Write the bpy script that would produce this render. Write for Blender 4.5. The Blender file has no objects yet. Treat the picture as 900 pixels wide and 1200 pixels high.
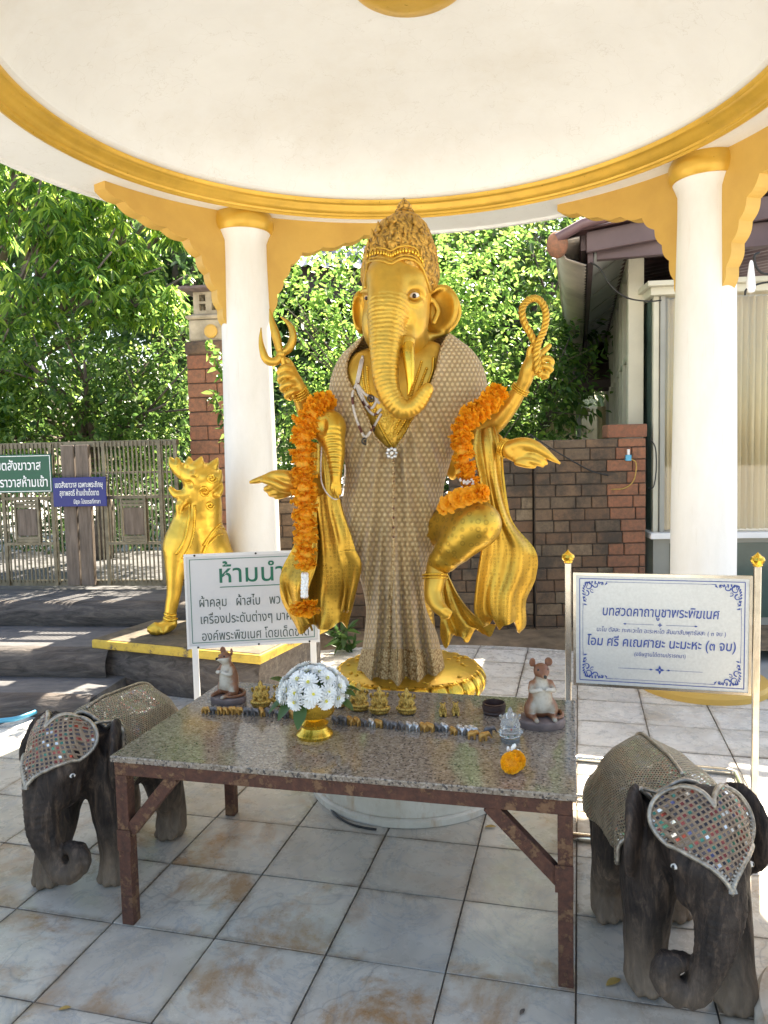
import bpy, math, random
import numpy as np
from mathutils import Vector, Matrix, noise
rnd = random.Random(7)
rad = math.radians
sc = bpy.context.scene
col = sc.collection

# ---------------------------------------------------------------- camera
CAMZ, FPX = 1.64, 888.0
PITCH, ROLL = rad(-4.36), rad(-1.27)
_fw = Vector((0, math.cos(PITCH), math.sin(PITCH)))
_rt0 = Vector((1, 0, 0)); _up0 = _rt0.cross(_fw)
_rt = math.cos(ROLL)*_rt0 + math.sin(ROLL)*_up0
_up = math.cos(ROLL)*_up0 - math.sin(ROLL)*_rt0
cam = bpy.data.cameras.new('camera'); camo = bpy.data.objects.new('camera', cam); col.objects.link(camo)
camo.matrix_world = Matrix(((_rt.x, _up.x, -_fw.x, 0), (_rt.y, _up.y, -_fw.y, 0), (_rt.z, _up.z, -_fw.z, CAMZ), (0, 0, 0, 1)))
cam.sensor_fit = 'VERTICAL'; cam.sensor_height = 24.0; cam.lens = 24.0*FPX/1200
cam.clip_start = 0.05; cam.clip_end = 400
sc.camera = camo

# ---------------------------------------------------------------- sky and sun
SUN_DIR = Vector((1.18, 2.47, 3.50)).normalized()
SUN_EL = math.asin(SUN_DIR.z); SUN_AZ = math.atan2(SUN_DIR.x, SUN_DIR.y)
w = bpy.data.worlds.new('World'); sc.world = w; w.use_nodes = True
nt = w.node_tree; bg = nt.nodes['Background']
sky = nt.nodes.new('ShaderNodeTexSky'); sky.sky_type = 'NISHITA'; sky.sun_disc = False
sky.sun_elevation = SUN_EL; sky.sun_rotation = SUN_AZ; sky.air_density = 1.0; sky.dust_density = 2.0; sky.ozone_density = 1.0
nt.links.new(sky.outputs[0], bg.inputs[0]); bg.inputs[1].default_value = 0.10
sun = bpy.data.lights.new('sun', 'SUN'); sun.energy = 5.0; sun.angle = rad(0.55); sun.color = (1.0, 0.95, 0.86)
suno = bpy.data.objects.new('sun', sun); col.objects.link(suno)
suno.rotation_euler = SUN_DIR.to_track_quat('Z', 'Y').to_euler(); suno.location = (0, 0, 20)
sc.view_settings.view_transform = 'Standard'; sc.view_settings.look = 'None'
sc.view_settings.exposure = 2.30; sc.view_settings.gamma = 1.0
sc.view_settings.use_white_balance = True; sc.view_settings.white_balance_temperature = 7350

# ---------------------------------------------------------------- placing helpers
def at(px, py, Y):
    """world point seen at pixel (px, py) of the 900x1200 photo at forward distance Y"""
    d = _fw + _rt*((px-450)/FPX) - _up*((py-600)/FPX)
    return Vector((0, 0, CAMZ)) + d*(Y/d.y)
def onz(px, py, z=0.0):
    d = _fw + _rt*((px-450)/FPX) - _up*((py-600)/FPX)
    return Vector((0, 0, CAMZ)) + d*((z-CAMZ)/d.z)
GA = rad(-14.46)
E1 = Vector((math.cos(GA), math.sin(GA), 0)); E2 = Vector((-math.sin(GA), math.cos(GA), 0)); UZ = Vector((0, 0, 1))

# ---------------------------------------------------------------- object helpers
def tag(o, label=None, cat=None, group=None, kind=None):
    if label: o['label'] = label
    if cat: o['category'] = cat
    if group: o['group'] = group
    if kind: o['kind'] = kind
    return o
def thing(name, label=None, cat=None, loc=(0, 0, 0), group=None, kind=None):
    o = bpy.data.objects.new(name, None); o.empty_display_size = 0.1; col.objects.link(o); o.location = loc
    return tag(o, label, cat, group, kind)
def root_loc(o):
    v = Vector((0, 0, 0))
    while o is not None: v += o.location; o = o.parent
    return v
def mk(name, data, mat, parent=None, smooth=False, loc=None, uv=None):
    """data = (verts, faces) in world coordinates; a parented mesh is stored relative to its parent"""
    if isinstance(data, MB): data = data.data()
    vs, fs = data[0], data[1]
    me = bpy.data.meshes.new(name)
    off = root_loc(parent) if parent is not None else Vector(loc or (0, 0, 0))
    va = np.asarray(vs, dtype=np.float32).reshape(-1, 3) - np.array(off, dtype=np.float32)
    me.from_pydata(va.tolist(), [], fs if isinstance(fs, list) else fs.tolist())
    if uv is not None:
        lay = me.uv_layers.new(name='UVMap'); idx = np.empty(len(me.loops), dtype=np.int32)
        me.loops.foreach_get('vertex_index', idx); lay.data.foreach_set('uv', np.asarray(uv, dtype=np.float32)[idx].ravel())
    me.materials.append(mat)
    if smooth:
        me.polygons.foreach_set('use_smooth', [True]*len(me.polygons))
        if smooth != 1: me.set_sharp_from_angle(angle=rad(smooth))
    me.update()
    o = bpy.data.objects.new(name, me); col.objects.link(o)
    if parent is not None: o.parent = parent
    else: o.location = off
    return o
def share(src, parent, loc=(0, 0, 0), rot=None):
    o = src.copy(); col.objects.link(o); o.parent = parent; o.location = loc
    if rot: o.rotation_euler = rot
    return o
def copy_tree(o, parent=None):
    c = o.copy(); col.objects.link(c)
    if parent is not None: c.parent = parent
    for ch in list(o.children): copy_tree(ch, c)
    return c
def bevel(o, wdt=0.004, seg=2, ang=40):
    m = o.modifiers.new('bevel', 'BEVEL'); m.width = wdt; m.segments = seg; m.limit_method = 'ANGLE'; m.angle_limit = rad(ang); return o

class MB:
    def __init__(s): s.v = []; s.f = []
    def data(s): return s.v, s.f
    def add(s, v, f):
        n = len(s.v); s.v += [tuple(p) for p in v]; s.f += [tuple(i+n for i in q) for q in f]; return s
    def box(s, o, ax, ay, az):
        """box from corner o along three edge vectors"""
        o, ax, ay, az = Vector(o), Vector(ax), Vector(ay), Vector(az)
        v = [o, o+ax, o+ax+ay, o+ay, o+az, o+ax+az, o+ax+ay+az, o+ay+az]
        f = [(0,3,2,1),(4,5,6,7),(0,1,5,4),(1,2,6,5),(2,3,7,6),(3,0,4,7)]
        if ax.cross(ay).dot(az) < 0: f = [q[::-1] for q in f]
        return s.add(v, f)
    def cbox(s, c, ax, ay, az, a, b, h):
        """box centred in plan at c (base z), axes unit vectors, full sizes a b h"""
        c = Vector(c); ax, ay, az = Vector(ax), Vector(ay), Vector(az)
        return s.box(c-ax*a/2-ay*b/2, ax*a, ay*b, az*h)
    def beam(s, a, b, wd, hg, up=UZ):
        a, b = Vector(a), Vector(b); d = (b-a).normalized(); x = d.cross(Vector(up))
        if x.length < 1e-4: x = d.cross(Vector((1, 0, 0)))
        x.normalize(); y = x.cross(d).normalized()
        return s.box(a-x*wd/2-y*hg/2, x*wd, y*hg, b-a)
    def tube(s, pts, r, n=8, cap=True, closed=False, twist=0):
        pts = [Vector(p) for p in pts]; m = len(pts)
        rs = r if isinstance(r, (list, tuple)) else [r]*m
        base = len(s.v); prev = None
        for i, p in enumerate(pts):
            if closed: t = pts[(i+1) % m]-pts[i-1]
            else: t = pts[min(i+1, m-1)]-pts[max(i-1, 0)]
            t.normalize()
            if prev is None:
                a = Vector((0, 0, 1)) if abs(t.z) < .9 else Vector((1, 0, 0)); x = t.cross(a).normalized()
            else: x = (prev-t*prev.dot(t)).normalized()
            prev = x; y = t.cross(x)
            for k in range(n):
                a = 2*math.pi*k/n+twist*i; s.v.append(tuple(p+x*(rs[i]*math.cos(a))+y*(rs[i]*math.sin(a))))
        for i in range(m if closed else m-1):
            j = (i+1) % m
            for k in range(n):
                l = (k+1) % n; s.f.append((base+i*n+k, base+i*n+l, base+j*n+l, base+j*n+k))
        if cap and not closed:
            s.f.append(tuple(base+k for k in reversed(range(n)))); s.f.append(tuple(base+(m-1)*n+k for k in range(n)))
        return s
    def lathe(s, prof, c=(0, 0, 0), n=32, a0=0, a1=2*math.pi, sx=1, sy=1):
        base = len(s.v); full = abs(a1-a0-2*math.pi) < 1e-6; m = n if full else n+1
        for r, z in prof:
            for k in range(m):
                a = a0+(a1-a0)*k/n; s.v.append((c[0]+r*sx*math.cos(a), c[1]+r*sy*math.sin(a), c[2]+z))
        for i in range(len(prof)-1):
            for k in range(n):
                l = (k+1) % m
                s.f.append((base+i*m+k, base+i*m+l, base+(i+1)*m+l, base+(i+1)*m+k))
        if full:
            if prof[0][0] > 1e-5: s.f.append(tuple(base+k for k in reversed(range(n))))
            if prof[-1][0] > 1e-5: s.f.append(tuple(base+(len(prof)-1)*m+k for k in range(n)))
        return s
    def sph(s, c, r, n=8, m=6, sc3=(1, 1, 1)):
        base = len(s.v)
        for i in range(m+1):
            th = math.pi*i/m
            for k in range(n):
                a = 2*math.pi*k/n
                s.v.append((c[0]+r*sc3[0]*math.sin(th)*math.cos(a), c[1]+r*sc3[1]*math.sin(th)*math.sin(a), c[2]+r*sc3[2]*math.cos(th)))
        for i in range(m):
            for k in range(n):
                l = (k+1) % n; s.f.append((base+i*n+k, base+(i+1)*n+k, base+(i+1)*n+l, base+i*n+l))
        return s
    def prism(s, poly, d):
        """extrude planar polygon (list of Vectors) by vector d"""
        n = len(poly); d = Vector(d); base = len(s.v)
        s.v += [tuple(p) for p in poly] + [tuple(Vector(p)+d) for p in poly]
        s.f.append(tuple(base+i for i in reversed(range(n)))); s.f.append(tuple(base+n+i for i in range(n)))
        for i in range(n): j = (i+1) % n; s.f.append((base+i, base+j, base+n+j, base+n+i))
        return s
def cr(pts, n=6):
    """catmull-rom through tuples of any length"""
    P = [np.array(p, float) for p in pts]; P = [2*P[0]-P[1]]+P+[2*P[-1]-P[-2]]; out = []
    for i in range(1, len(P)-2):
        for k in range(n):
            t = k/n; a, b, c_, d = P[i-1], P[i], P[i+1], P[i+2]
            out.append(.5*((2*b)+(-a+c_)*t+(2*a-5*b+4*c_-d)*t*t+(-a+3*b-3*c_+d)*t**3))
    out.append(P[-2]); return out

# ---------------------------------------------------------------- distance-field sculpting (smooth unions -> one continuous surface)
class Field:
    def __init__(s, lo, hi, vox):
        s.lo = np.array(lo, np.float32); s.vox = vox
        s.n = np.ceil((np.array(hi)-np.array(lo))/vox).astype(int)+1
        s.d = np.full(s.n, 0.2, np.float32)
    def _blk(s, lo, hi, pad):
        a = np.floor((np.array(lo)-pad-s.lo)/s.vox).astype(int); b = np.ceil((np.array(hi)+pad-s.lo)/s.vox).astype(int)+1
        a = np.clip(a, 0, s.n); b = np.clip(b, 0, s.n)
        if (b <= a).any(): return None
        g = [s.lo[i]+s.vox*np.arange(a[i], b[i], dtype=np.float32) for i in range(3)]
        return tuple(slice(a[i], b[i]) for i in range(3)), g[0][:, None, None], g[1][None, :, None], g[2][None, None, :]
    def _mix(s, sl, d, k, sub=False):
        c = s.d[sl]
        if sub:
            d = -d; h = np.clip(k-np.abs(c-d), 0, None)/k; s.d[sl] = np.maximum(c, d)+h*h*k*.25
        else:
            h = np.clip(k-np.abs(c-d), 0, None)/k; s.d[sl] = np.minimum(c, d)-h*h*k*.25
    def cap(s, a, b, ra, rb, k=.02, sub=False):
        a = np.array(a, np.float32); b = np.array(b, np.float32); R = max(ra, rb)
        q = s._blk(np.minimum(a, b)-R, np.maximum(a, b)+R, k+3*s.vox)
        if q is None: return s
        sl, X, Y, Z = q; e = b-a; L = float(e@e)+1e-12
        t = np.clip(((X-a[0])*e[0]+(Y-a[1])*e[1]+(Z-a[2])*e[2])/L, 0, 1)
        d = np.sqrt((X-a[0]-t*e[0])**2+(Y-a[1]-t*e[1])**2+(Z-a[2]-t*e[2])**2)-(ra+(rb-ra)*t)
        s._mix(sl, d, k, sub); return s
    def chain(s, pts, k=.015, n=4, sub=False):
        """pts: list of (x,y,z,r); one tapered tube, blended once"""
        P = cr([tuple(p) for p in pts], n) if n > 1 else [np.array(p, float) for p in pts]
        A = np.array([q[:3] for q in P], np.float32); R = float(max(q[3] for q in P))
        q = s._blk(A.min(0)-R, A.max(0)+R, k+3*s.vox)
        if q is None: return s
        sl, X, Y, Z = q; d = None
        for i in range(len(P)-1):
            a, b = A[i], A[i+1]; e = b-a; L = float(e@e)+1e-12; ra, rb = float(P[i][3]), float(P[i+1][3])
            t = np.clip(((X-a[0])*e[0]+(Y-a[1])*e[1]+(Z-a[2])*e[2])/L, 0, 1)
            di = np.sqrt((X-a[0]-t*e[0])**2+(Y-a[1]-t*e[1])**2+(Z-a[2]-t*e[2])**2)-(ra+(rb-ra)*t)
            d = di if d is None else np.minimum(d, di)
        s._mix(sl, d, k, sub); return s
    def ell(s, c, r, k=.02, rot=None, sub=False):
        c = np.array(c, np.float32); r = np.array(r, np.float32); R = float(r.max())
        q = s._blk(c-R, c+R, k+3*s.vox)
        if q is None: return s
        sl, X, Y, Z = q; X = X-c[0]; Y = Y-c[1]; Z = Z-c[2]
        if rot is not None:
            M = np.array(rot if isinstance(rot, Matrix) else rot.to_matrix())[:3, :3].T
            X, Y, Z = (M[i, 0]*X+M[i, 1]*Y+M[i, 2]*Z for i in range(3))
        k0 = np.sqrt((X/r[0])**2+(Y/r[1])**2+(Z/r[2])**2); k1 = np.sqrt((X/r[0]**2)**2+(Y/r[1]**2)**2+(Z/r[2]**2)**2)+1e-6
        s._mix(sl, k0*(k0-1)/k1, k, sub); return s
    def mesh(s):
        """surface nets"""
        d = s.d; ins = d < 0; nx, ny, nz = d.shape
        c = np.zeros((nx-1, ny-1, nz-1), np.uint8)
        for i in (0, 1):
            for j in (0, 1):
                for k in (0, 1): c += ins[i:nx-1+i, j:ny-1+j, k:nz-1+k]
        cell = (c > 0) & (c < 8); I = np.argwhere(cell); idx = np.full(cell.shape, -1, np.int64); idx[cell] = np.arange(len(I))
        acc = np.zeros((len(I), 3)); cnt = np.zeros(len(I))
        co = [(i, j, k) for i in (0, 1) for j in (0, 1) for k in (0, 1)]
        for a in co:
            for b in co:
                if sum(b)-sum(a) == 1 and all(q >= p for p, q in zip(a, b)):
                    da = d[I[:, 0]+a[0], I[:, 1]+a[1], I[:, 2]+a[2]]; db = d[I[:, 0]+b[0], I[:, 1]+b[1], I[:, 2]+b[2]]
                    m = (da < 0) != (db < 0); t = np.where(m, da/np.where(m, da-db, 1), 0)
                    acc += np.where(m[:, None], np.array(a)+t[:, None]*(np.array(b)-np.array(a)), 0); cnt += m
        V = (I+acc/cnt[:, None])*s.vox+s.lo
        F = []
        for ax in range(3):
            sl0 = [slice(None)]*3; sl1 = [slice(None)]*3; sl0[ax] = slice(0, -1); sl1[ax] = slice(1, None)
            E = ins[tuple(sl0)] != ins[tuple(sl1)]; P = np.argwhere(E)
            o1, o2 = [(1, 2), (2, 0), (0, 1)][ax]
            ok = (P[:, o1] > 0) & (P[:, o2] > 0) & (P[:, o1] < d.shape[o1]-1) & (P[:, o2] < d.shape[o2]-1); P = P[ok]
            def q(u, v):
                Q = P.copy(); Q[:, o1] -= u; Q[:, o2] -= v; return idx[Q[:, 0], Q[:, 1], Q[:, 2]]
            Q = np.stack([q(1, 1), q(0, 1), q(0, 0), q(1, 0)], 1)
            flip = ins[P[:, 0], P[:, 1], P[:, 2]]
            Q = np.where(flip[:, None], Q, Q[:, ::-1]); F.append(Q)
        F = np.concatenate(F); F = F[(F >= 0).all(1)]
        return V, F
def relax(V, F, it=2, lam=.5):
    V = np.array(V, float); e = np.concatenate([F[:, [0, 1]], F[:, [1, 2]], F[:, [2, 3]], F[:, [3, 0]]])
    for _ in range(it):
        a = np.zeros_like(V); n = np.zeros(len(V)); 
        for j in range(3): a[:, j] = np.bincount(e[:, 0], V[e[:, 1], j], len(V))+np.bincount(e[:, 1], V[e[:, 0], j], len(V))
        n = np.bincount(e[:, 0], minlength=len(V))+np.bincount(e[:, 1], minlength=len(V))
        V = V+lam*(a/np.maximum(n, 1)[:, None]-V)
    return V
def normals(V, F):
    n = np.cross(V[F[:, 2]]-V[F[:, 0]], V[F[:, 3]]-V[F[:, 1]]); N = np.zeros_like(V)
    for c in range(4):
        for j in range(3): N[:, j] += np.bincount(F[:, c], n[:, j], len(V))
    return N/(np.linalg.norm(N, axis=1)[:, None]+1e-9)
# ---------------------------------------------------------------- materials
class NT:
    def __init__(s, name):
        s.m = bpy.data.materials.new(name); s.m.use_nodes = True; s.t = s.m.node_tree
        s.b = s.t.nodes['Principled BSDF']; s.out = s.t.nodes['Material Output']
    def n(s, typ, **k):
        x = s.t.nodes.new('ShaderNode'+typ)
        for a, b in k.items(): setattr(x, a, b)
        return x
    def l(s, a, b): s.t.links.new(a, b)
    def co(s, kind='Object', scale=(1, 1, 1), rot=(0, 0, 0)):
        c = s.n('TexCoord'); m = s.n('Mapping'); s.l(c.outputs[kind], m.inputs[0]); m.inputs['Scale'].default_value = scale; m.inputs['Rotation'].default_value = rot
        return m.outputs[0]
    def noise(s, vec, sc_, det=4, rough=.55, dist=0):
        x = s.n('TexNoise'); s.l(vec, x.inputs['Vector']); x.inputs['Scale'].default_value = sc_; x.inputs['Detail'].default_value = det
        x.inputs['Roughness'].default_value = rough; x.inputs['Distortion'].default_value = dist; return x.outputs['Fac']
    def vor(s, vec, sc_, feat='F1', out='Distance', rnd_=1.0):
        x = s.n('TexVoronoi', feature=feat); s.l(vec, x.inputs['Vector']); x.inputs['Scale'].default_value = sc_; x.inputs['Randomness'].default_value = rnd_
        return x.outputs[out]
    def ramp(s, fac, stops):
        x = s.n('ValToRGB'); s.l(fac, x.inputs[0]); e = x.color_ramp.elements
        while len(e) < len(stops): e.new(0.5)
        for i, (p, c) in enumerate(stops):
            e[i].position = p; e[i].color = (*c, 1) if len(c) == 3 else c
        return x.outputs[0]
    def mix(s, fac, a, b, mode='MIX'):
        x = s.n('Mix', data_type='RGBA', blend_type=mode)
        for sock, v in ((x.inputs[0], fac), (x.inputs[6], a), (x.inputs[7], b)):
            if isinstance(v, (int, float)): sock.default_value = v
            elif isinstance(v, tuple): sock.default_value = (*v, 1) if len(v) == 3 else v
            else: s.l(v, sock)
        return x.outputs[2]
    def math(s, op, a, b=None, c=None):
        x = s.n('Math', operation=op)
        for i, v in enumerate((a, b, c)):
            if v is None: continue
            if isinstance(v, (int, float)): x.inputs[i].default_value = v
            else: s.l(v, x.inputs[i])
        return x.outputs[0]
    def bump(s, h, strength=.3, dist=.01, prev=None):
        x = s.n('Bump'); s.l(h, x.inputs['Height']); x.inputs['Strength'].default_value = strength; x.inputs['Distance'].default_value = dist
        if prev is not None: s.l(prev, x.inputs['Normal'])
        s.l(x.outputs[0], s.b.inputs['Normal']); return x.outputs[0]
    def set(s, base=None, rough=None, metal=None, spec=None, **k):
        def put(nm, v):
            if v is None: return
            i = s.b.inputs[nm]
            if isinstance(v, (int, float)): i.default_value = v
            elif isinstance(v, tuple): i.default_value = (*v, 1) if len(v) == 3 else v
            else: s.l(v, i)
        put('Base Color', base); put('Roughness', rough); put('Metallic', metal); put('Specular IOR Level', spec)
        for a, b in k.items(): put(a, b)
        return s
def simple(name, base, rough=.6, metal=0, nsc=8, var=.15, bmp=.1, bsc=60, coat=0):
    t = NT(name); v = t.co(); f = t.noise(v, nsc, 5)
    dark = tuple(c*(1-var) for c in base); lite = tuple(min(1, c*(1+var)) for c in base)
    c = t.ramp(f, [(.3, dark), (.7, lite)]); t.set(base=c, rough=rough, metal=metal)
    if coat: t.set(**{'Coat Weight': coat})
    if bmp: t.bump(t.noise(v, bsc, 4), bmp, .004)
    return t.m
M = {}
# gold paint in several finishes
def gold(name, base=(.62, .37, .045), pat=None, rough=.30, psc=60, stren=.5, metal=.74, dirt=.32, pdist=.004):
    t = NT(name); v = t.co(); f = t.noise(v, 5, 6, .6)
    c = t.ramp(f, [(.25, tuple(x*(1-dirt) for x in base)), (.5, base), (.8, tuple(min(1, x*1.15) for x in base))])
    t.set(rough=t.math('MULTIPLY_ADD', t.noise(v, 30, 4), .25, rough-.1), metal=metal)
    b = t.bump(t.noise(v, 45, 5), .22, .004)
    if pat == 'circles':
        d = t.vor(v, psc, rnd_=.25); r_ = t.math('ABSOLUTE', t.math('SUBTRACT', d, .3)); h = t.math('LESS_THAN', r_, .09)
        b = t.bump(h, stren, pdist, b); c = t.mix(t.math('MULTIPLY', h, .45), c, tuple(x*.45 for x in base))
    if pat == 'relief':
        d = t.vor(v, psc, feat='DISTANCE_TO_EDGE'); e = t.math('SMOOTH_MIN', d, .25, .1); wv = t.n('TexWave'); t.l(v, wv.inputs[0]); wv.inputs['Scale'].default_value = psc*.25; wv.inputs['Distortion'].default_value = 14; wv.inputs['Detail'].default_value = 2
        h = t.math('ADD', t.math('MULTIPLY', e, 2.0), t.math('MULTIPLY', wv.outputs['Fac'], .6)); b = t.bump(h, stren, pdist*2, b)
        c = t.mix(t.ramp(h, [(.1, (1, 1, 1)), (.5, (0, 0, 0))]), c, tuple(x*.35 for x in base))
    if pat == 'ribs':
        wv = t.n('TexWave', bands_direction='Z'); t.l(v, wv.inputs[0]); wv.inputs['Scale'].default_value = psc; wv.inputs['Distortion'].default_value = 1.5; wv.inputs['Detail'].default_value = 2
        b = t.bump(wv.outputs['Fac'], stren, pdist, b)
    t.set(base=c); return t.m
M['gold'] = gold('gold_paint')
M['gold_skin'] = gold('gold_paint_skin', (.66, .385, .055), rough=.35, metal=.68, dirt=.38)
M['gold_dots'] = gold('gold_cloth_with_rings', (.60, .37, .05), 'circles', psc=30, stren=.5)
M['gold_small'] = gold('gold_cloth_fine', (.56, .33, .045), 'circles', psc=55, stren=.5, dirt=.35)
M['gold_relief'] = gold('gold_relief', (.60, .33, .06), 'relief', psc=38, stren=.8, rough=.42, metal=.5)
M['gold_ribs'] = gold('gold_ribs', (.60, .34, .05), 'ribs', psc=14, stren=.5, rough=.36)
M['gold_bright'] = gold('gold_leaf_bright', (.72, .45, .065), rough=.30, metal=.72, dirt=.45)
M['gold_shiny'] = gold('gold_polished', (.78, .48, .06), rough=.22, metal=.85, dirt=.2)
M['gold_lac'] = gold('gold_moulding_paint', (.66, .40, .06), rough=.30, metal=.35, dirt=.18)
M['gold_old'] = gold('gold_worn_figurine', (.55, .35, .08), 'relief', psc=120, stren=.5, rough=.4, metal=.6, dirt=.5, pdist=.001)
t = NT('yellow_ochre_paint'); v = t.co(); f = t.noise(v, 3, 6, .6)
t.set(base=t.ramp(f, [(.3, (.56, .33, .07)), (.7, (.66, .41, .09))]), rough=.55); t.bump(t.noise(v, 40, 5), .25, .003); M['ochre'] = t.m
t = NT('white_plaster'); v = t.co(); f = t.noise(v, 1.6, 6, .65); g = t.noise(v, 14, 5, .7)
c = t.ramp(f, [(.25, (.745, .755, .75)), (.7, (.815, .835, .84))]); c = t.mix(t.ramp(g, [(.62, (0, 0, 0)), (.9, (.35, .35, .35))]), c, (.55, .50, .42)); crk = t.n('TexVoronoi', feature='DISTANCE_TO_EDGE'); nz2 = t.n('TexNoise'); t.l(v, nz2.inputs['Vector']); nz2.inputs['Scale'].default_value = 2.5; nz2.inputs['Detail'].default_value = 5; t.l(nz2.outputs['Color'], crk.inputs['Vector']); crk.inputs['Scale'].default_value = 3.2; c = t.mix(t.ramp(crk.outputs[0], [(.0, (.30, .30, .30)), (.006, (.0, .0, .0))]), c, (.45, .42, .36)); c = t.mix(t.ramp(t.noise(v, .9, 7, .7), [(.50, (0, 0, 0)), (.75, (.5, .5, .5))]), c, (.66, .63, .57))
t.set(base=c, rough=.62); t.bump(t.noise(v, 60, 5), .15, .003); M['plaster'] = t.m
t = NT('white_column_paint'); v = t.co(scale=(1, 1, .35)); f = t.noise(v, 5, 6, .65); g = t.vor(t.co(), 16)
c = t.ramp(f, [(.25, (.74, .725, .69)), (.6, (.82, .81, .79))]); c = t.mix(t.ramp(t.math('ADD', g, t.noise(t.co(), 7, 3)), [(.30, (.6, .6, .6)), (.36, (0, 0, 0))]), c, (.55, .52, .46)); zz = t.n('SeparateXYZ'); t.l(t.co(), zz.inputs[0]); gm_ = t.math('ADD', t.math('MULTIPLY', zz.outputs[2], 1.4), t.math('MULTIPLY', t.noise(t.co(), 6, 7, .75), -1.0)); c = t.mix(t.ramp(gm_, [(.0, (.75, .75, .75)), (.35, (.0, .0, .0))]), c, (.40, .32, .22)); c = t.mix(t.ramp(t.noise(t.co(scale=(6, 6, .5)), 5, 6, .7), [(.60, (0, 0, 0)), (.78, (.35, .35, .35))]), c, (.50, .45, .36))
t.set(base=c, rough=.5); t.bump(t.noise(t.co(), 35, 6), .3, .004); M['colpaint'] = t.m
# marble tiles (vein field differs from tile to tile)
def marble(name, warm=1.0, base=(.62, .63, .62)):
    # broad honey and grey clouds, hairline veins, stains that gather on some tiles
    t = NT(name); oi = t.n('ObjectInfo'); tc = t.n('TexCoord'); mp = t.n('Mapping'); t.l(tc.outputs['Object'], mp.inputs[0])
    cb = t.n('CombineXYZ'); r1 = t.math('MULTIPLY', oi.outputs['Random'], 37.0); r2 = t.math('MULTIPLY', oi.outputs['Random'], 91.0)
    t.l(r1, cb.inputs[0]); t.l(r2, cb.inputs[1]); t.l(cb.outputs[0], mp.inputs['Location']); v = mp.outputs[0]
    vr = t.n('VectorRotate'); t.l(v, vr.inputs[0]); t.l(r1, vr.inputs['Angle']); v = vr.outputs[0]
    f = t.noise(v, 3.0, 9, .62, .6)
    c = t.ramp(f, [(.25, tuple(x*.70 for x in base)), (.45, tuple(x*.93 for x in base)), (.62, base), (.85, tuple(min(1, x*1.12) for x in base))])
    blot = t.noise(v, 1.9, 5, .6, .4); c = t.mix(t.ramp(blot, [(.50, (0, 0, 0)), (.72, (.75, .75, .75))]), c, (.35, .31, .25))
    vein = t.math('ABSOLUTE', t.math('SUBTRACT', t.noise(v, 2.6, 8, .62, 1.8), .5)); vm = t.ramp(vein, [(.0, (.5, .5, .5)), (.012, (.16, .16, .16)), (.035, (0, 0, 0))])
    c = t.mix(vm, c, (.26, .29, .31))
    wa = t.noise(v, 2.0, 9, .74, .5); wf = t.math('MULTIPLY', t.ramp(wa, [(.50, (0, 0, 0)), (.60, (.45, .45, .45)), (.76, (1, 1, 1))]), t.math('MULTIPLY', t.math('ADD', oi.outputs['Random'], .25), warm))
    c = t.mix(wf, c, (.36, .21, .10))
    sp = t.noise(t.co(), 60, 3, .7); c = t.mix(t.ramp(sp, [(.70, (0, 0, 0)), (.78, (.5, .5, .5))]), c, (.2, .17, .13))
    pv = t.math('MULTIPLY_ADD', oi.outputs['Random'], .16, .90); c = t.mix(1.0, c, t.ramp(pv, [(0, (0, 0, 0)), (1, (1, 1, 1))]), 'MULTIPLY')
    uvn = t.n('TexCoord'); su = t.n('SeparateXYZ'); t.l(uvn.outputs['UV'], su.inputs[0]); ed = t.math('MINIMUM', t.math('MINIMUM', su.outputs[0], t.math('SUBTRACT', 1.0, su.outputs[0])), t.math('MINIMUM', su.outputs[1], t.math('SUBTRACT', 1.0, su.outputs[1])))
    en = t.noise(v, 11, 6, .75); em = t.math('MULTIPLY', t.ramp(t.math('ADD', ed, t.math('MULTIPLY', t.math('SUBTRACT', en, .5), .12)), [(.0, (.85, .85, .85)), (.025, (.4, .4, .4)), (.07, (0, 0, 0))]), t.ramp(t.noise(v, 3, 4), [(.35, (.1, .1, .1)), (.6, (1, 1, 1))])); c = t.mix(em, c, (.17, .125, .08))
    crk = t.n('TexVoronoi', feature='DISTANCE_TO_EDGE'); wv2 = t.n('Mapping'); nz2 = t.n('TexNoise'); t.l(v, nz2.inputs['Vector']); nz2.inputs['Scale'].default_value = 5; ad = t.n('VectorMath', operation='ADD'); t.l(v, ad.inputs[0]); sc5 = t.n('VectorMath', operation='SCALE'); t.l(nz2.outputs['Color'], sc5.inputs[0]); sc5.inputs['Scale'].default_value = .25; t.l(sc5.outputs[0], ad.inputs[1]); t.l(ad.outputs[0], crk.inputs['Vector']); crk.inputs['Scale'].default_value = 1.7
    c = t.mix(t.math('MULTIPLY', t.ramp(crk.outputs[0], [(.0, (.5, .5, .5)), (.006, (.12, .12, .12)), (.016, (0, 0, 0))]), t.math('GREATER_THAN', oi.outputs['Random'], .72)), c, (.20, .20, .19))
    ro = t.ramp(t.noise(v, 9, 6, .7), [(.3, (.16,)*3), (.7, (.42,)*3)])
    t.set(base=c, rough=ro, spec=.5); t.bump(t.noise(v, 25, 5), .06, .003); return t.m
M['marble'] = marble('stained_marble', 1.5, (.59, .55, .47)); M['marble2'] = marble('clean_sun_bright_marble', .3, (.69, .68, .65))  # second marble is less stained, with sun brightness put into its base colour
M['grout'] = simple('dark_grout', (.16, .13, .10), .9)
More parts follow.
